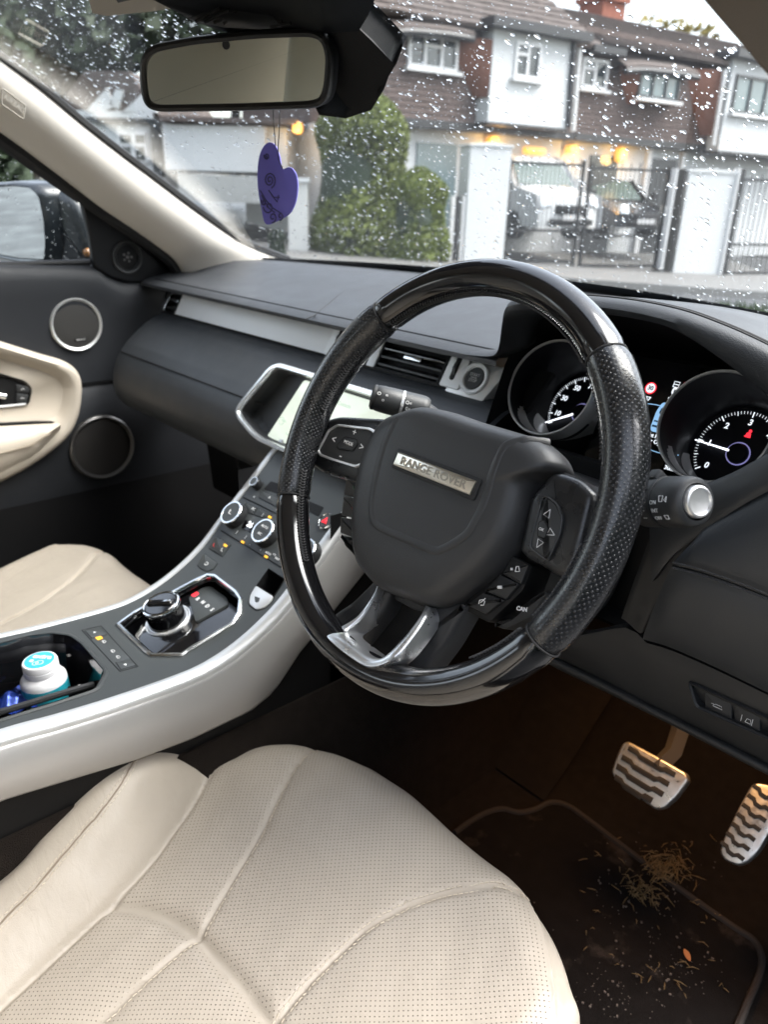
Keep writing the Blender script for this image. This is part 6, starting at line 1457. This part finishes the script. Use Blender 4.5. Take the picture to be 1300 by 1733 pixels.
def window(pts, h, parent, lights, frame=None, pane=None, sill=True, transom=None):
    q = [hp1(*p_, h) for p_ in pts]; a0 = (q[0][0] + q[3][0]) / 2; a1 = (q[1][0] + q[2][0]) / 2; b1 = (q[0][1] + q[1][1]) / 2; b0 = (q[2][1] + q[3][1]) / 2
    fm = frame or K['upvc']; t = .07
    mb = MB(); mb.box(HF1, a0, a1, b0, b0 + t, h - .05, h + .04).box(HF1, a0, a1, b1 - t, b1, h - .05, h + .04).box(HF1, a0, a0 + t, b0 + t, b1 - t, h - .05, h + .04).box(HF1, a1 - t, a1, b0 + t, b1 - t, h - .05, h + .04)
    for i in range(1, lights): c = lerp(a0, a1, i / lights); mb.box(HF1, c - t / 2, c + t / 2, b0 + t, b1 - t, h - .05, h + .035)
    if transom is not None:
        for i in transom: mb.box(HF1, lerp(a0, a1, i / lights) + t / 2, lerp(a0, a1, (i + 1) / lights) - t / 2, lerp(b0, b1, .62), lerp(b0, b1, .62) + t * .8, h - .05, h + .035)
    w_ = mb.build('window', fm, parent)
    for i in range(lights):
        l = lerp(a0, a1, i / lights) + t * .4; r_ = lerp(a0, a1, (i + 1) / lights) - t * .4
        MB().box(HF1, l, r_, b0 + t * .5, b1 - t * .5, h - .04, h - .01).build('pane', pane or K['pane'], w_)
    if sill: MB().box(HF1, a0 - .08, a1 + .08, b0 - .07, b0 - .003, h - .02, h + .14).build('sill', K['upvc'], w_)
    return a0, a1, b0, b1
zf = hp1(830, 212)[1]                                   # underside of the first floor
ze = hp1(905, 62)[1]                                    # eaves
aL = hp1(634, 200)[0]; aM = hp1(980, 150)[0]; aR = hp1(1420, 150)[0]
zg = -1.3
hA = thing('tile_hung_house', 'left brown tile hung house with white window, white bay and brick chimney', 'house', HF1((aL + aM) / 2, zg, -4))
hB = thing('tile_hung_house', 'right brown tile hung house with dark framed dormer and white bay', 'house', HF1((aM + aR) / 2, zg, -4))
for hh, a0, a1 in ((hA, aL, aM - .02), (hB, aM + .02, aR)):
    MB().box(HF1, a0, a1, zf, ze + .4, -7, 0).build('upper_wall', K['tile'], hh)
    tiles(a0, a1, zf, ze + .1, HF1, 0, 'tile_courses', K['tile'], hh)
    MB().box(HF1, a0, a1, zg, zf - .02, -7, -.35).build('lower_wall', K['render'], hh)
    MB().box(HF1, a0, a1, zf - .16, zf - .003, -.4, .06).build('fascia_board', K['gutter'], hh)
# roofs: slopes rising back from the eaves
def slope(a0, a1, zb, rise, run, h, name, m, parent, taper0=0, taper1=0):
    fr = Frame(HF1(0, zb, h), HF1.u, HF1.v * rise - HF1.n * run); L = math.hypot(rise, run)
    mb = MB().add([fr(a0, 0, 0), fr(a1, 0, 0), fr(a1 - taper1, L, 0), fr(a0 + taper0, L, 0)], [(0, 1, 2, 3)]); o = mb.build(name, m, parent, thick=.12)
    tiles(a0, a1, 0, L, fr, .0, 'roof_courses', m, parent, shape=lambda z: (a0 + taper0 * z / L, a1 - taper1 * z / L), course=.16)
    return fr
slope(aL - .3, aM + .25, ze - .05, 4.6, 3.6, .35, 'roof', K['roof'], hA, 0, 6.2)
zeB = hp1(1150, 104)[1]
slope(aM + .3, aR + .3, zeB + .1, 1.15, 2.6, .35, 'roof', K['roof'], hB, .2, 0)
# eyebrow over the left window
def eyebrow(x0, x1, ytop, yb, parent, depth=.34, cheek=None):
    pts = [hp1(a, b, depth) for a, b in ((x0, yb - 8), ((x0 * 3 + x1) / 4, lerp(yb, ytop, .55)), ((x0 + x1) / 2, lerp(yb, ytop, .5) + 2), ((x0 + 3 * x1) / 4, lerp(yb, ytop, .45) + 5), (x1, yb + 4))]
    sp_ = spline([(*q, 0) for q in pts], 6)
    mb = MB().grid([[HF1(q.x, q.y + .05, depth + .1), HF1(q.x, q.y - .07, depth + .1), HF1(q.x, q.y - .07, -.1), HF1(q.x, q.y + .9, -1.2), HF1(q.x, q.y + .05, depth + .1)] for q in sp_]); mb.build('eyebrow_roof', K['roof'], parent)
    MB().tube([HF1(q.x, q.y - .06, depth + .06) for q in sp_], .07, n=8).build('eyebrow_edge', K['gutter'], parent)
eyebrow(656, 800, 40, 58, hA)
window([(692, 53), (777, 64), (772, 123), (689, 113)], .05, hA, 3, transom=[1])
# white bays
def bay(pts, h, parent, zb=None):
    q = [hp1(*p_, h) for p_ in pts]; a0 = (q[0][0] + q[3][0]) / 2; a1 = (q[1][0] + q[2][0]) / 2; b1 = max(q[0][1], q[1][1]); b0 = (q[2][1] + q[3][1]) / 2
    MB().box(HF1, a0, a1, b0, b1, .0, h).build('bay_wall', K['render'], parent, bevel=.02)
    MB().box(HF1, a0 - .03, a1 + .03, b0 - .05, b0 - .002, .0, h + .03).build('bay_base', K['gutter'], parent)
    MB().box(HF1, a0 - .25, a1 + .25, b1 - .02, b1 + .16, -.1, h + .30).build('bay_eave', K['gutter'], parent)
    return a0, a1, b0, b1
b_ = bay([(837, 54), (974, 70), (961, 218), (825, 207)], .45, hA)
window([(873, 70), (918, 74), (912, 136), (869, 132)], .46, hA, 2, transom=[0])
# orange curved cheek beside the bay
rows = []
for t in [i / 8 for i in range(9)]:
    y = lerp(66, 165, t); a_in = hp1(lerp(836, 829, t), y, .44)[0]; a_o = a_in - lerp(.75, .12, t ** 1.6); z = hp1(835, y, .44)[1]
    rows.append([HF1(a_in, z, .44), HF1((a_in + a_o) / 2, z, .30), HF1(a_o, z, .02)])
MB().grid(rows).build('tiled_cheek', K['tile2'], hA)
# downpipes; the black tube stands in for the dark gap beside the white one
def pipe(p0, p1, h, parent, m): MB().tube([HF1(*hp1(*p0, h), h), HF1(*hp1(*p1, h), h)], .06, n=10).build('downpipe_or_gap', m, parent)
pipe((982, 78), (970, 222), .2, hB, K['upvc']); pipe((972, 72), (962, 215), .5, hA, K['gutter'])
window([(988, 97), (1031, 103), (1025, 154), (981, 148)], .05, hB, 2, transom=[0])
MB().box(HF1, hp1(985, 95)[0], hp1(1040, 95)[0], hp1(1000, 92)[1], hp1(1000, 80)[1], 0, .4).build('window_hood', K['gutter'], hB)
# dormer with dark window
eyebrow(1056, 1180, 106, 124, hB, .40)
window([(1085, 116), (1155, 127), (1144, 173), (1079, 165)], .3, hB, 3, K['darkg'], K['panel'])
for x, sg_ in ((1083, -1), (1148, 1)):
    rows = []
    for t in [i / 6 for i in range(7)]:
        y = lerp(112, 176, t); a_in = hp1(x + lerp(2, -3, t), y, .3)[0]; z = hp1(x, y, .3)[1]; a_o = a_in + sg_ * lerp(.55, .1, t)
        rows.append([HF1(a_in, z, .31), HF1(a_o, z, .04)])
    MB().grid(rows).build('dormer_cheek', K['tile2'], hB)
b2 = bay([(1241, 118), (1420, 130), (1400, 276), (1216, 250)], .45, hB)
window([(1248, 128), (1330, 136), (1310, 200), (1236, 191)], .47, hB, 3, K['darkg'], K['panel'])
pipe((1228, 118), (1207, 246), .5, hB, K['upvc'])
rows = []
for t in [i / 8 for i in range(9)]:
    y = lerp(118, 230, t); a_in = hp1(lerp(1232, 1212, t), y, .44)[0]; z = hp1(1220, y, .44)[1]; a_o = a_in - lerp(1.1, .12, t ** 1.4); rows.append([HF1(a_in, z, .44), HF1((a_in + a_o) / 2, z, .3), HF1(a_o, z, .02)])
MB().grid(rows).build('tiled_cheek', K['tile2'], hB)
# chimney
q0 = hp1(1000, 78, -2.5); q1 = hp1(1046, 10, -2.5)
cm = MB().box(HF1, q0[0], q1[0], q0[1] - 1.5, q1[1], -3.1, -2.2).build('chimney', K['brick'], hA); MB().box(HF1, q0[0] - .08, q1[0] + .08, q1[1], q1[1] + .14, -3.2, -2.1).build('chimney_cap', K['brick'], cm)
for k in (0, 1): MB().lathe([(.11, 0), (.11, .35), (.13, .4), (.10, .42)], Frame(HF1(lerp(q0[0], q1[0], .3 + .4 * k), q1[1] + .14, -2.6), (1, 0, 0), (0, 1, 0)), 14).build('chimney_pot', K['tile2'], cm)
# ground floor: garage door, doors, lit porch lamps
q = [hp1(*p_, -.33) for p_ in ((706, 240), (774, 246), (770, 330), (700, 330))]
gd = MB(); 
MB().box(HF1, q[0][0], q[1][0], zg, q[0][1], -.36, -.31).build('garage_door', K['panel'], hA)
q = [hp1(*p_, -.33) for p_ in ((1104, 268), (1146, 273), (1140, 330), (1098, 330))]
MB().box(HF1, q[0][0], q[1][0], zg, q[0][1], -.36, -.30).build('front_door', K['darkg'], hB)
for x in (1092, 1150): a = hp1(x, 280, -.3)[0]; MB().box(HF1, a, a + .16, zg, zf - .2, -.36, -.22).build('door_post', K['upvc'], hB)
q = [hp1(*p_, -.33) for p_ in ((1000, 262), (1046, 267), (1042, 330), (996, 330))]; MB().box(HF1, q[0][0], q[1][0], zg, q[0][1], -.36, -.30).build('front_door', K['pane'], hA)
for (px, py, w_, h_, lab, hh) in ((835, 238, .26, .20, 'round warm porch lamp above the left gate pillar', -.2), (906, 255, .62, .16, 'wide warm porch lamp above the white van', -.25), (969, 252, .30, .18, 'warm porch lamp right of the van roof', -.2), (1052, 262, .26, .36, 'tall warm porch lamp near the dark front door', -.2)):
    a, b = hp1(px, py, hh); o = MB().prism(rounded(rect(w_, h_, (a, b)), min(w_, h_) * .45), HF1, hh - .1, hh + .08, b=.05).build('porch_lamp', K['porch'], None); tagit(o, lab, 'lamp')
    if w_ < .6:
        l = bpy.data.lights.new('porch_light', 'POINT'); l.energy = 7; l.color = (1, .55, .15); l.shadow_soft_size = .15; lo = bpy.data.objects.new('porch_light', l); COL.objects.link(lo); lo.location = HF1(a, b - .1, hh + .3)
# ------------------------------------------------------------------ vehicles on the drive
K['vglass'] = mat('van_glass', (.07, .105, .10), .35, spec=.25)
def vehicle(name, label, cat, px0, px1, pyt, pyb, f, yaw, paint, van):
    c = exf((px0 + px1) / 2, pyb, f); o = thing(name, label, cat, c)
    u = (ER * math.cos(R(yaw)) + EF * math.sin(R(yaw))); VF_ = Frame(c, u, EF * math.cos(R(yaw)) - ER * math.sin(R(yaw)), (0, 0, 1))   # u right, v back, n up
    Wd = (exf(px1, pyb, f) - exf(px0, pyb, f)).length / 2; H = (exf(px0, pyt, f) - exf(px0, pyb, f)).length
    L = 4.8
    prof = [(-.0, .28), (.02, .60), (.10, .95), (.95, 1.13), (1.55, H - .12), (1.9, H), (L - .2, H), (L, H - .3), (L, .35)] if van else [(0, .30), (.05, .62), (.9, .86), (1.25, .92), (1.95, H - .04), (2.4, H), (3.2, H), (4.2, .95), (4.4, .4)]
    rows = []
    for t in [-1, -.93, -.8, -.4, 0, .4, .8, .93, 1]:
        e = abs(t) ** 6; rows.append([VF_(Wd * t, y + .18 * e * (1 if i < 4 else .2), z * 1.0 - (.10 * e if z > 1.2 else 0)) for i, (y, z) in enumerate(prof)])
    MB().grid(rows).add([VF_(-Wd, y, z) for y, z in prof], [tuple(range(len(prof)))]).add([VF_(Wd, y, z) for y, z in prof], [tuple(range(len(prof)))]).build('body', paint, o, sharp=40)
    i0 = 3; (y0, z0), (y1, z1) = prof[i0], prof[i0 + 1]; d = Vector((y1 - y0, z1 - z0)).normalized(); nn = Vector((-d.y, d.x)) * .012
    wf = [VF_(Wd * s_, lerp(y0, y1, t) + nn.x, lerp(z0, z1, t) + nn.y) for s_, t in ((-.86, .06), (.86, .06), (.76, .92), (-.76, .92))]
    MB().add(wf, [(0, 1, 2, 3)]).build('windscreen', K['vglass'], o)
    for s_ in (-1, 1):
        MB().add([VF_(s_ * (Wd + .01), y, z) for y, z in ((1.15, 1.12 if van else .95), (2.3, 1.15 if van else .95), (2.3, H - .2), (1.75, H - .2))], [(0, 1, 2, 3)]).build('side_window', K['pane'], o)
        MB().prism([(-.13, 0), (.13, 0), (.10, .2), (-.10, .22)], Frame(VF_(s_ * Wd * .74, .09, .70 if van else .62), VF_.u, VF_.n + VF_.v * .3), -.05, .05, b=.02).build('headlight', K['chrome'], o)
        MB().box(Frame(VF_(s_ * (Wd + .14), 1.1, 1.15 if van else .95), VF_.u, VF_.v), -.10, .10, -.05, .07, 0, .22).build('door_mirror', paint if van else K['iron'], o, bevel=.03)
        for y in (.95, L - 1.0):
            wf_ = Frame(VF_(s_ * (Wd - .10), y, .31), VF_.v, VF_.n); wh = MB().lathe([(.0001, -.1), (.31, -.1), (.33, -.05), (.33, .05), (.31, .1), (.2, .1), (.18, .06), (.0001, .07)], wf_, 24).build('wheel', K['seal'], o); MB().lathe([(.19, .101), (.15, .115), (.0001, .105)], wf_, 20).build('hub_cap', K['silver'], wh)
    MB().prism(rounded(rect(Wd * .95, .20), .04), Frame(VF_(0, -.012, .66 if van else .55), VF_.u, VF_.n), -.03, .03, b=.02).build('grille', K['iron'], o)
    MB().prism(rounded(rect(Wd * 1.3, .14), .03), Frame(VF_(0, -.02, .40), VF_.u, VF_.n), -.03, .03, b=.02).build('lower_grille', K['iron'], o)
    MB().prism(rect(.5, .11), Frame(VF_(0, -.05, .50 if van else .46), VF_.u, VF_.n), -.01, .01).build('number_plate', K['upvc'], o)
    return VF_
K['vanp'] = mat('white_van_paint', (.62, .63, .63), .3, coat=.5); K['darkp'] = mat('dark_car_paint', (.018, .02, .024), .25, coat=.6)
vehicle('parked_van', 'white van parked nose out behind the left iron gate', 'van', 894, 1030, 258, 408, 18.6, 27, K['vanp'], True)
vehicle('parked_car', 'dark car parked behind the right iron gate beside the van', 'car', 1034, 1142, 300, 408, 20.6, 18, K['darkp'], False)
# ------------------------------------------------------------------ left side: garden wall, drive, white houses
wl_ = Frame(ext(-2.15, 15.8, 0), ER + EF * .02, (0, 0, 1))
q = wl_.px(490, 300); o = thing('garden_pillar', 'pale rendered garden wall pillar left of the tall conifer', 'pillar', wl_(q[0], -1.1)); a0 = wl_.px(487, 340)[0]; a1 = wl_.px(520, 340)[0]; zt = wl_.px(500, 303)[1]
MB().box(wl_, a0, a1, -1.2, zt - .05, -.4, 0).build('shaft', mat('grey_render', (.52, .52, .50), .8, vary=.1, vscale=2), o, bevel=.01); MB().box(wl_, a0 - .04, a1 + .04, zt - .05, zt + .03, -.44, .04).build('cap', K['render'], o)
lf0 = ext(-5.2, 20, 0); LF1 = Frame(lf0, ER * 1 - EF * .10, (0, 0, 1))
def lp(px, py, h=0): return LF1.px(px, py, h)
lb = thing('low_garage', 'low white garage block left of the conifer with dark eaves', 'garage', LF1(*lp(360, 300), -2))
def lbox(p0, p1, h0, h1, name, m, parent): 
    a, b = lp(*p0, h1), lp(*p1, h1); return MB().box(LF1, min(a[0], b[0]), max(a[0], b[0]), min(a[1], b[1]), max(a[1], b[1]), h0, h1).build(name, m, parent)
lbox((275, 210), (450, 292), -4, 0, 'garage_front', K['render'], lb); lbox((268, 196), (500, 210), -4.2, .2, 'garage_roof', K['roof'], lb)
lbox((452, 215), (486, 300), -4, -.2, 'garage_side', K['render'], lb)
gw = lbox((300, 294), (452, 345), -.3, 1.2, 'garden_wall', mat('pale_wall', (.42, .42, .40), .8, vary=.12, vscale=1), None); tagit(gw, 'low pale rendered garden wall in front of the white garage', 'wall')
MB().add([exg(330, 440), exg(482, 440), exg(486, 380), exg(440, 345), exg(320, 345), exg(250, 400)], [(0, 1, 2, 3, 4, 5)]).build('drive', mat('dark_drive', (.10, .10, .105), .5, vary=.2, vscale=1), None)['kind'] = 'structure'
wh = thing('white_house', 'white rendered house with grey framed window at the far left', 'house', LF1(*lp(220, 300), -4))
lbox((60, 185), (268, 330), -6, -.8, 'front_wall', K['render'], wh)
for p0, p1 in (((252, 205), (274, 300)), ((60, 196), (262, 208)), ((60, 262), (190, 290))): lbox(p0, p1, -.85, -.62, 'timber', K['darkg'], wh)
w_ = lbox((196, 222), (250, 276), -.8, -.70, 'window', K['upvc'], wh)
for p0, p1 in (((202, 228), (222, 242)), ((228, 228), (245, 242)), ((202, 248), (222, 272)), ((228, 248), (245, 272))): lbox(p0, p1, -.75, -.68, 'pane', K['pane'], w_)
ga = [lp(*q, -.8) for q in ((80, 196), (268, 196), (215, 120), (140, 118))]
MB().prism(ga, LF1, -6, -.9).build('gable_roof', K['roof'], wh)
for pts in (((140, 190), (176, 148), (190, 180), (160, 192)), ((200, 192), (245, 150), (262, 190)), ((180, 176), (192, 150), (205, 152), (196, 184))):
    MB().prism([lp(*q, -.7) for q in pts], LF1, -.92, -.80).build('gable_panel', K['render'], wh)
l = MB().prism(rounded(rect(.22, .26, lp(504, 216, -.1)), .1), LF1, -.15, .05, b=.04).build('porch_lamp', K['porch'], None); tagit(l, 'warm wall lamp left of the conifer behind the hanging heart', 'lamp')
l = bpy.data.lights.new('porch_light', 'POINT'); l.energy = 5; l.color = (1, .6, .2); lo = bpy.data.objects.new('porch_light', l); COL.objects.link(lo); lo.location = LF1(*lp(504, 228, .3), .3)
# ------------------------------------------------------------------ planting
def leafmat(name, c, v=.45): 
    m = mat(name, c, .65, spec=.3, vary=v, vscale=2.2); return m
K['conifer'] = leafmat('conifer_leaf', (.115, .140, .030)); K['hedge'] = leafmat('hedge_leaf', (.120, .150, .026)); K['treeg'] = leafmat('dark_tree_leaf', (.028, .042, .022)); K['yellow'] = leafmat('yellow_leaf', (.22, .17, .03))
K['bark'] = mat('bark', (.05, .04, .032), .9, bump=('noise', 20, .8, .02))
def crown(name, pts_fn, n, size, m, parent, rnd):
    vs, fs = [], []
    for _ in range(n):
        c, nn = pts_fn(rnd); s_ = size * rnd.uniform(.6, 1.3)
        d = Vector((rnd.gauss(0, 1), rnd.gauss(0, 1), rnd.gauss(0, 1))).normalized(); d = (d + nn * .6).normalized()
        e = d.orthogonal().normalized() * s_; g_ = d.cross(e).normalized() * s_ * .55
        k = len(vs); vs += [c - e, c + g_, c + e * 1.15, c - g_]; fs.append((k, k + 1, k + 2, k + 3))
    return mesh(name, vs, fs, m, parent, smooth=False)
def lump(center, rad, rnd, nz, zmin=-9):
    while True:
        a = rnd.uniform(0, 2 * math.pi); z = rnd.uniform(-1, 1); r = math.sqrt(1 - z * z); d = Vector((r * math.cos(a), r * math.sin(a), z))
        k = (.80 + .30 * mnoise.noise(d * nz + center)) * rnd.uniform(.80, 1.02)
        p_ = center + Vector((d.x * rad[0], d.y * rad[1], d.z * rad[2])) * k
        if p_.z > zmin: return p_, d
def bush(name, label, cat, px0, px1, pyt, pyb, f, m, n, size, taper=0, seed=1, group=None, dz=0):
    base = exf((px0 + px1) / 2, pyb, f); w_ = (exf(px1, pyb, f) - exf(px0, pyb, f)).length / 2; top = exf((px0 + px1) / 2, pyt, f); H = top.z - base.z; rnd = random.Random(seed)
    o = thing(name, label, cat, base, group=group); MB().tube([base - Vector((0, 0, .2)), base + Vector((.03, .02, H * .35)), base + Vector((0, 0, H * .75))], [.13, .10, .04], n=9).build('trunk', K['bark'], o)
    def f_(rnd):
        t = rnd.random() ** .8; a = rnd.uniform(0, 2 * math.pi)
        prof = (1 - taper * t) * (1 - (max(0, t - .72) / .28) ** 2 * (1 - .15)) * (0.90 + .1 * math.sin(t * 9))
        nz = mnoise.noise(Vector((math.cos(a) * 1.6, math.sin(a) * 1.6, t * H * .9)) + base); k = w_ * prof * (.92 + .22 * nz) * (1 - .22 * rnd.random() ** 2)
        return base + Vector((math.cos(a) * k, math.sin(a) * k * .8, t * H)), Vector((math.cos(a), math.sin(a), .4))
    crown('crown', f_, n, size, m, o, rnd)
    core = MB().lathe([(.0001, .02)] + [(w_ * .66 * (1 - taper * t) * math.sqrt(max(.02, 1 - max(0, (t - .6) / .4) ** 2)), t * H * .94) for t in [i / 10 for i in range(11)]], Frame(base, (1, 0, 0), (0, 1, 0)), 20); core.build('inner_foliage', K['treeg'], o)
    return o
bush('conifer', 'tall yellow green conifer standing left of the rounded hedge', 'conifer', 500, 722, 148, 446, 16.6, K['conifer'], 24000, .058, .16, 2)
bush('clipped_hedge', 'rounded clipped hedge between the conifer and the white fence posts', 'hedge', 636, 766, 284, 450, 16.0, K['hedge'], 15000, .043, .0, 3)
def tree(px, pyb, f, H, spread, m, label, seed, n=2600, size=.22, pyt=None):
    rnd = random.Random(seed); base = exf(px, pyb, f)
    if pyt is not None: H = exf(px, pyt, f).z - base.z
    o = thing('broadleaf_tree', label, 'tree', base)
    tr = [base + Vector((rnd.uniform(-.1, .1) * k, rnd.uniform(-.1, .1) * k, H * .62 * k / 4)) for k in range(5)]
    mb = MB().tube(tr, [.28, .24, .2, .14, .08], n=9)
    cl = []
    for k in range(7):
        a = rnd.uniform(0, 6.28); e = tr[2 + k % 3] + Vector((math.cos(a) * spread * .55, math.sin(a) * spread * .55, H * rnd.uniform(.1, .28))); mb.tube([tr[2 + k % 3], tr[2 + k % 3].lerp(e, .5) + Vector((0, 0, .2)), e], [.09, .06, .03], n=6); cl.append((e, spread * rnd.uniform(.38, .6)))
    cl.append((tr[-1] + Vector((0, 0, H * .2)), spread * .55)); mb.build('trunk', K['bark'], o)
    def f_(rnd): c, r = rnd.choice(cl); return lump(c, (r, r, r * .8), rnd, 1.7)
    crown('crown', f_, n, size, m, o, rnd)
for i, (px, pyb, f, pyt, sp_, lab) in enumerate(((60, 330, 30, -190, 5.5, 'dark tree at the far left behind the white house'), (230, 330, 34, -220, 6, 'dark tree rising behind the white gables'), (400, 320, 36, -150, 6, 'dark tree behind the white garage and the mirror'), (-160, 340, 26, -160, 5, 'dark tree beyond the passenger window'), (545, 300, 34, 60, 4.5, 'dark tree behind the conifer near the mirror edge'))):
    tree(px, pyb, f, 0, sp_, K['treeg'], lab, 40 + i, 4200, .30, pyt)
tree(1075, 250, 40, 0, 3.2, K['yellow'], 'yellow autumn tree showing above the right roof', 60, 2200, .2, 34)
tree(1330, 260, 46, 0, 4, K['treeg'], 'green tree behind the right end of the roofs', 61, 1800, .25, 90)
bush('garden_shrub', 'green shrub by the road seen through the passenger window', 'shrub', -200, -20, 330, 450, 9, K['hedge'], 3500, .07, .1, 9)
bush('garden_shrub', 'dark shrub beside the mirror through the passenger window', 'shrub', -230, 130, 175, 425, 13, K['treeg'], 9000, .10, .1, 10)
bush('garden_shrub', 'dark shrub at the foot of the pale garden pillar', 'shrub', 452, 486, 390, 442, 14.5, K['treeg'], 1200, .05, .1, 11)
# ------------------------------------------------------------------ behind the car: what the mirrors see
strip('verge', -17, -10.4, -16, -3, K['grassm'], .05, 10)
for k, (r, f, lab) in enumerate(((-11, -9, 'hedge tree behind the car on the near side'), (-6, -16, 'dark tree behind the car down the road'), (3, -15, 'dark tree behind the car on the offside'))):
    rnd = random.Random(80 + k); base = ext(r, f, GZ); o = thing('broadleaf_tree', lab, 'tree', base); MB().tube([base, base + Vector((0, 0, 3.4))], [.25, .15], n=8).build('trunk', K['bark'], o)
    crown('crown', lambda rnd: lump(base + Vector((0, 0, 4.2)), (2.8, 2.8, 2.4), rnd, 1.5), 2200, .28, K['treeg'], o, rnd)

# unseen hedge added on the offside to keep low sky light off the seat
for k in range(5):
    rnd = random.Random(120 + k); base = Vector((3.6 + .15 * k, -4.5 + 2.2 * k, GZ)); o = thing('shade_hedge', ('added light blocking hedge plant behind the driver side, first of the row', 'added light blocking hedge plant beside the driver door, second of the row', 'added light blocking hedge plant beside the driver door, middle of the row', 'added light blocking hedge plant ahead of the driver door, fourth of the row', 'added light blocking hedge plant ahead of the driver door, last of the row')[k], 'hedge', base, group='added hedge plants shading the offside')
    MB().tube([base, base + Vector((0, 0, 1.2))], [.1, .06], n=7).build('trunk', K['bark'], o)
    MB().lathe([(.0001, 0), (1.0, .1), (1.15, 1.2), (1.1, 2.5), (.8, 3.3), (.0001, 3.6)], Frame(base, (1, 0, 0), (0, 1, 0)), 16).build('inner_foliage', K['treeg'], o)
    crown('crown', lambda rnd: lump(base + Vector((0, 0, 1.9)), (1.3, 1.3, 2.0), rnd, 1.5), 1200, .12, K['treeg'], o, rnd)
# ================================================================== RAIN ON THE GLASS
rain = bpy.data.materials.new('rain_water'); rain.use_nodes = True; t_ = rain.node_tree; t_.nodes.clear()
gl_ = t_.nodes.new('ShaderNodeBsdfGlass'); gl_.inputs['IOR'].default_value = 1.33; gl_.inputs['Roughness'].default_value = 0.0
o_ = t_.nodes.new('ShaderNodeOutputMaterial'); t_.links.new(gl_.outputs[0], o_.inputs[0])
def drops(place, n, seed, smin, smax, name, label, stretch=1.0):
    rnd = random.Random(seed); mb = MB(); NS = 10
    for _ in range(n):
        got = place(rnd)
        if got is None: continue
        p_, nn, down, sc = got
        s_ = (smin * (smax / smin) ** (rnd.random() ** 3.2)) * sc
        side = nn.cross(down).normalized(); el = rnd.uniform(.75, 1.15 + .5 * stretch * (s_ / smax)); hgt = s_ * rnd.uniform(.22, .46); ph = rnd.uniform(-.5, .5); wob = [rnd.uniform(.82, 1.15) for _ in range(NS)]
        vs = []
        for k, (r_, h_) in enumerate(((1, 0), (.93, .34), (.70, .74), (.38, .95))):
            for i in range(NS):
                a = 2 * math.pi * i / NS + ph; c, q = math.cos(a), math.sin(a); w_ = lerp(1, wob[i], 1 - .2 * k); tail = 1.0 if q > 0 else el
                vs.append(p_ + side * (c * s_ * r_ * w_) + down * (q * s_ * r_ * w_ * -el) + nn * (h_ * hgt))
        vs.append(p_ + nn * hgt); fs = [tuple(range(NS - 1, -1, -1))]
        for k in range(3):
            for i in range(NS): j = (i + 1) % NS; fs.append((k * NS + i, k * NS + j, (k + 1) * NS + j, (k + 1) * NS + i))
        for i in range(NS): fs.append((3 * NS + i, 3 * NS + (i + 1) % NS, 4 * NS))
        mb.add(vs, fs)
    o = mb.build(name, rain, None, sharp=80, kind='stuff'); tagit(o, label, 'raindrops'); return o
def wsn(x, t):
    a = ws(x + .004, t) - ws(x - .004, t); b = ws(x, t + .004) - ws(x, t - .004); n = a.cross(b).normalized()
    if n.z < 0: n = -n
    return n, -b.normalized()
def place_ws(rnd):
    x = rnd.uniform(-1.0, .27); t = rnd.uniform(.02, .97); dn = mnoise.noise(Vector((x * 5, t * 5, 1))) * .5 + .55
    if rnd.random() > dn + .25: return None
    n, d = wsn(x, t); return ws(x, t) + n * .0008, n, d, 1.0
drops(place_ws, 16000, 12, .0005, .0030, 'windscreen_raindrops', 'clear raindrops scattered all over the windscreen', 1)
def place_sg(rnd):
    y = rnd.uniform(-.25, .26); z = rnd.uniform(.07, .34); n = Vector((-1, 0, -.2)).normalized(); return sg(y, z) + n * .0008, n, Vector((0, .1, -1)).normalized(), .9
drops(place_sg, 900, 13, .0009, .0028, 'side_window_raindrops', 'clear raindrops on the passenger side window', .6)
# beads standing on the mirror shell
def place_sm(rnd):
    a = rnd.uniform(78, 150); b = rnd.uniform(322, 448)
    c = mf2.px(a, b); return mf2(c[0], c[1], .0045), mf2.n, Vector((0, 0, -1)), .9
drops(place_sm, 120, 14, .0012, .0026, 'mirror_raindrops', 'raindrops beaded on the dark side mirror shell', .3)
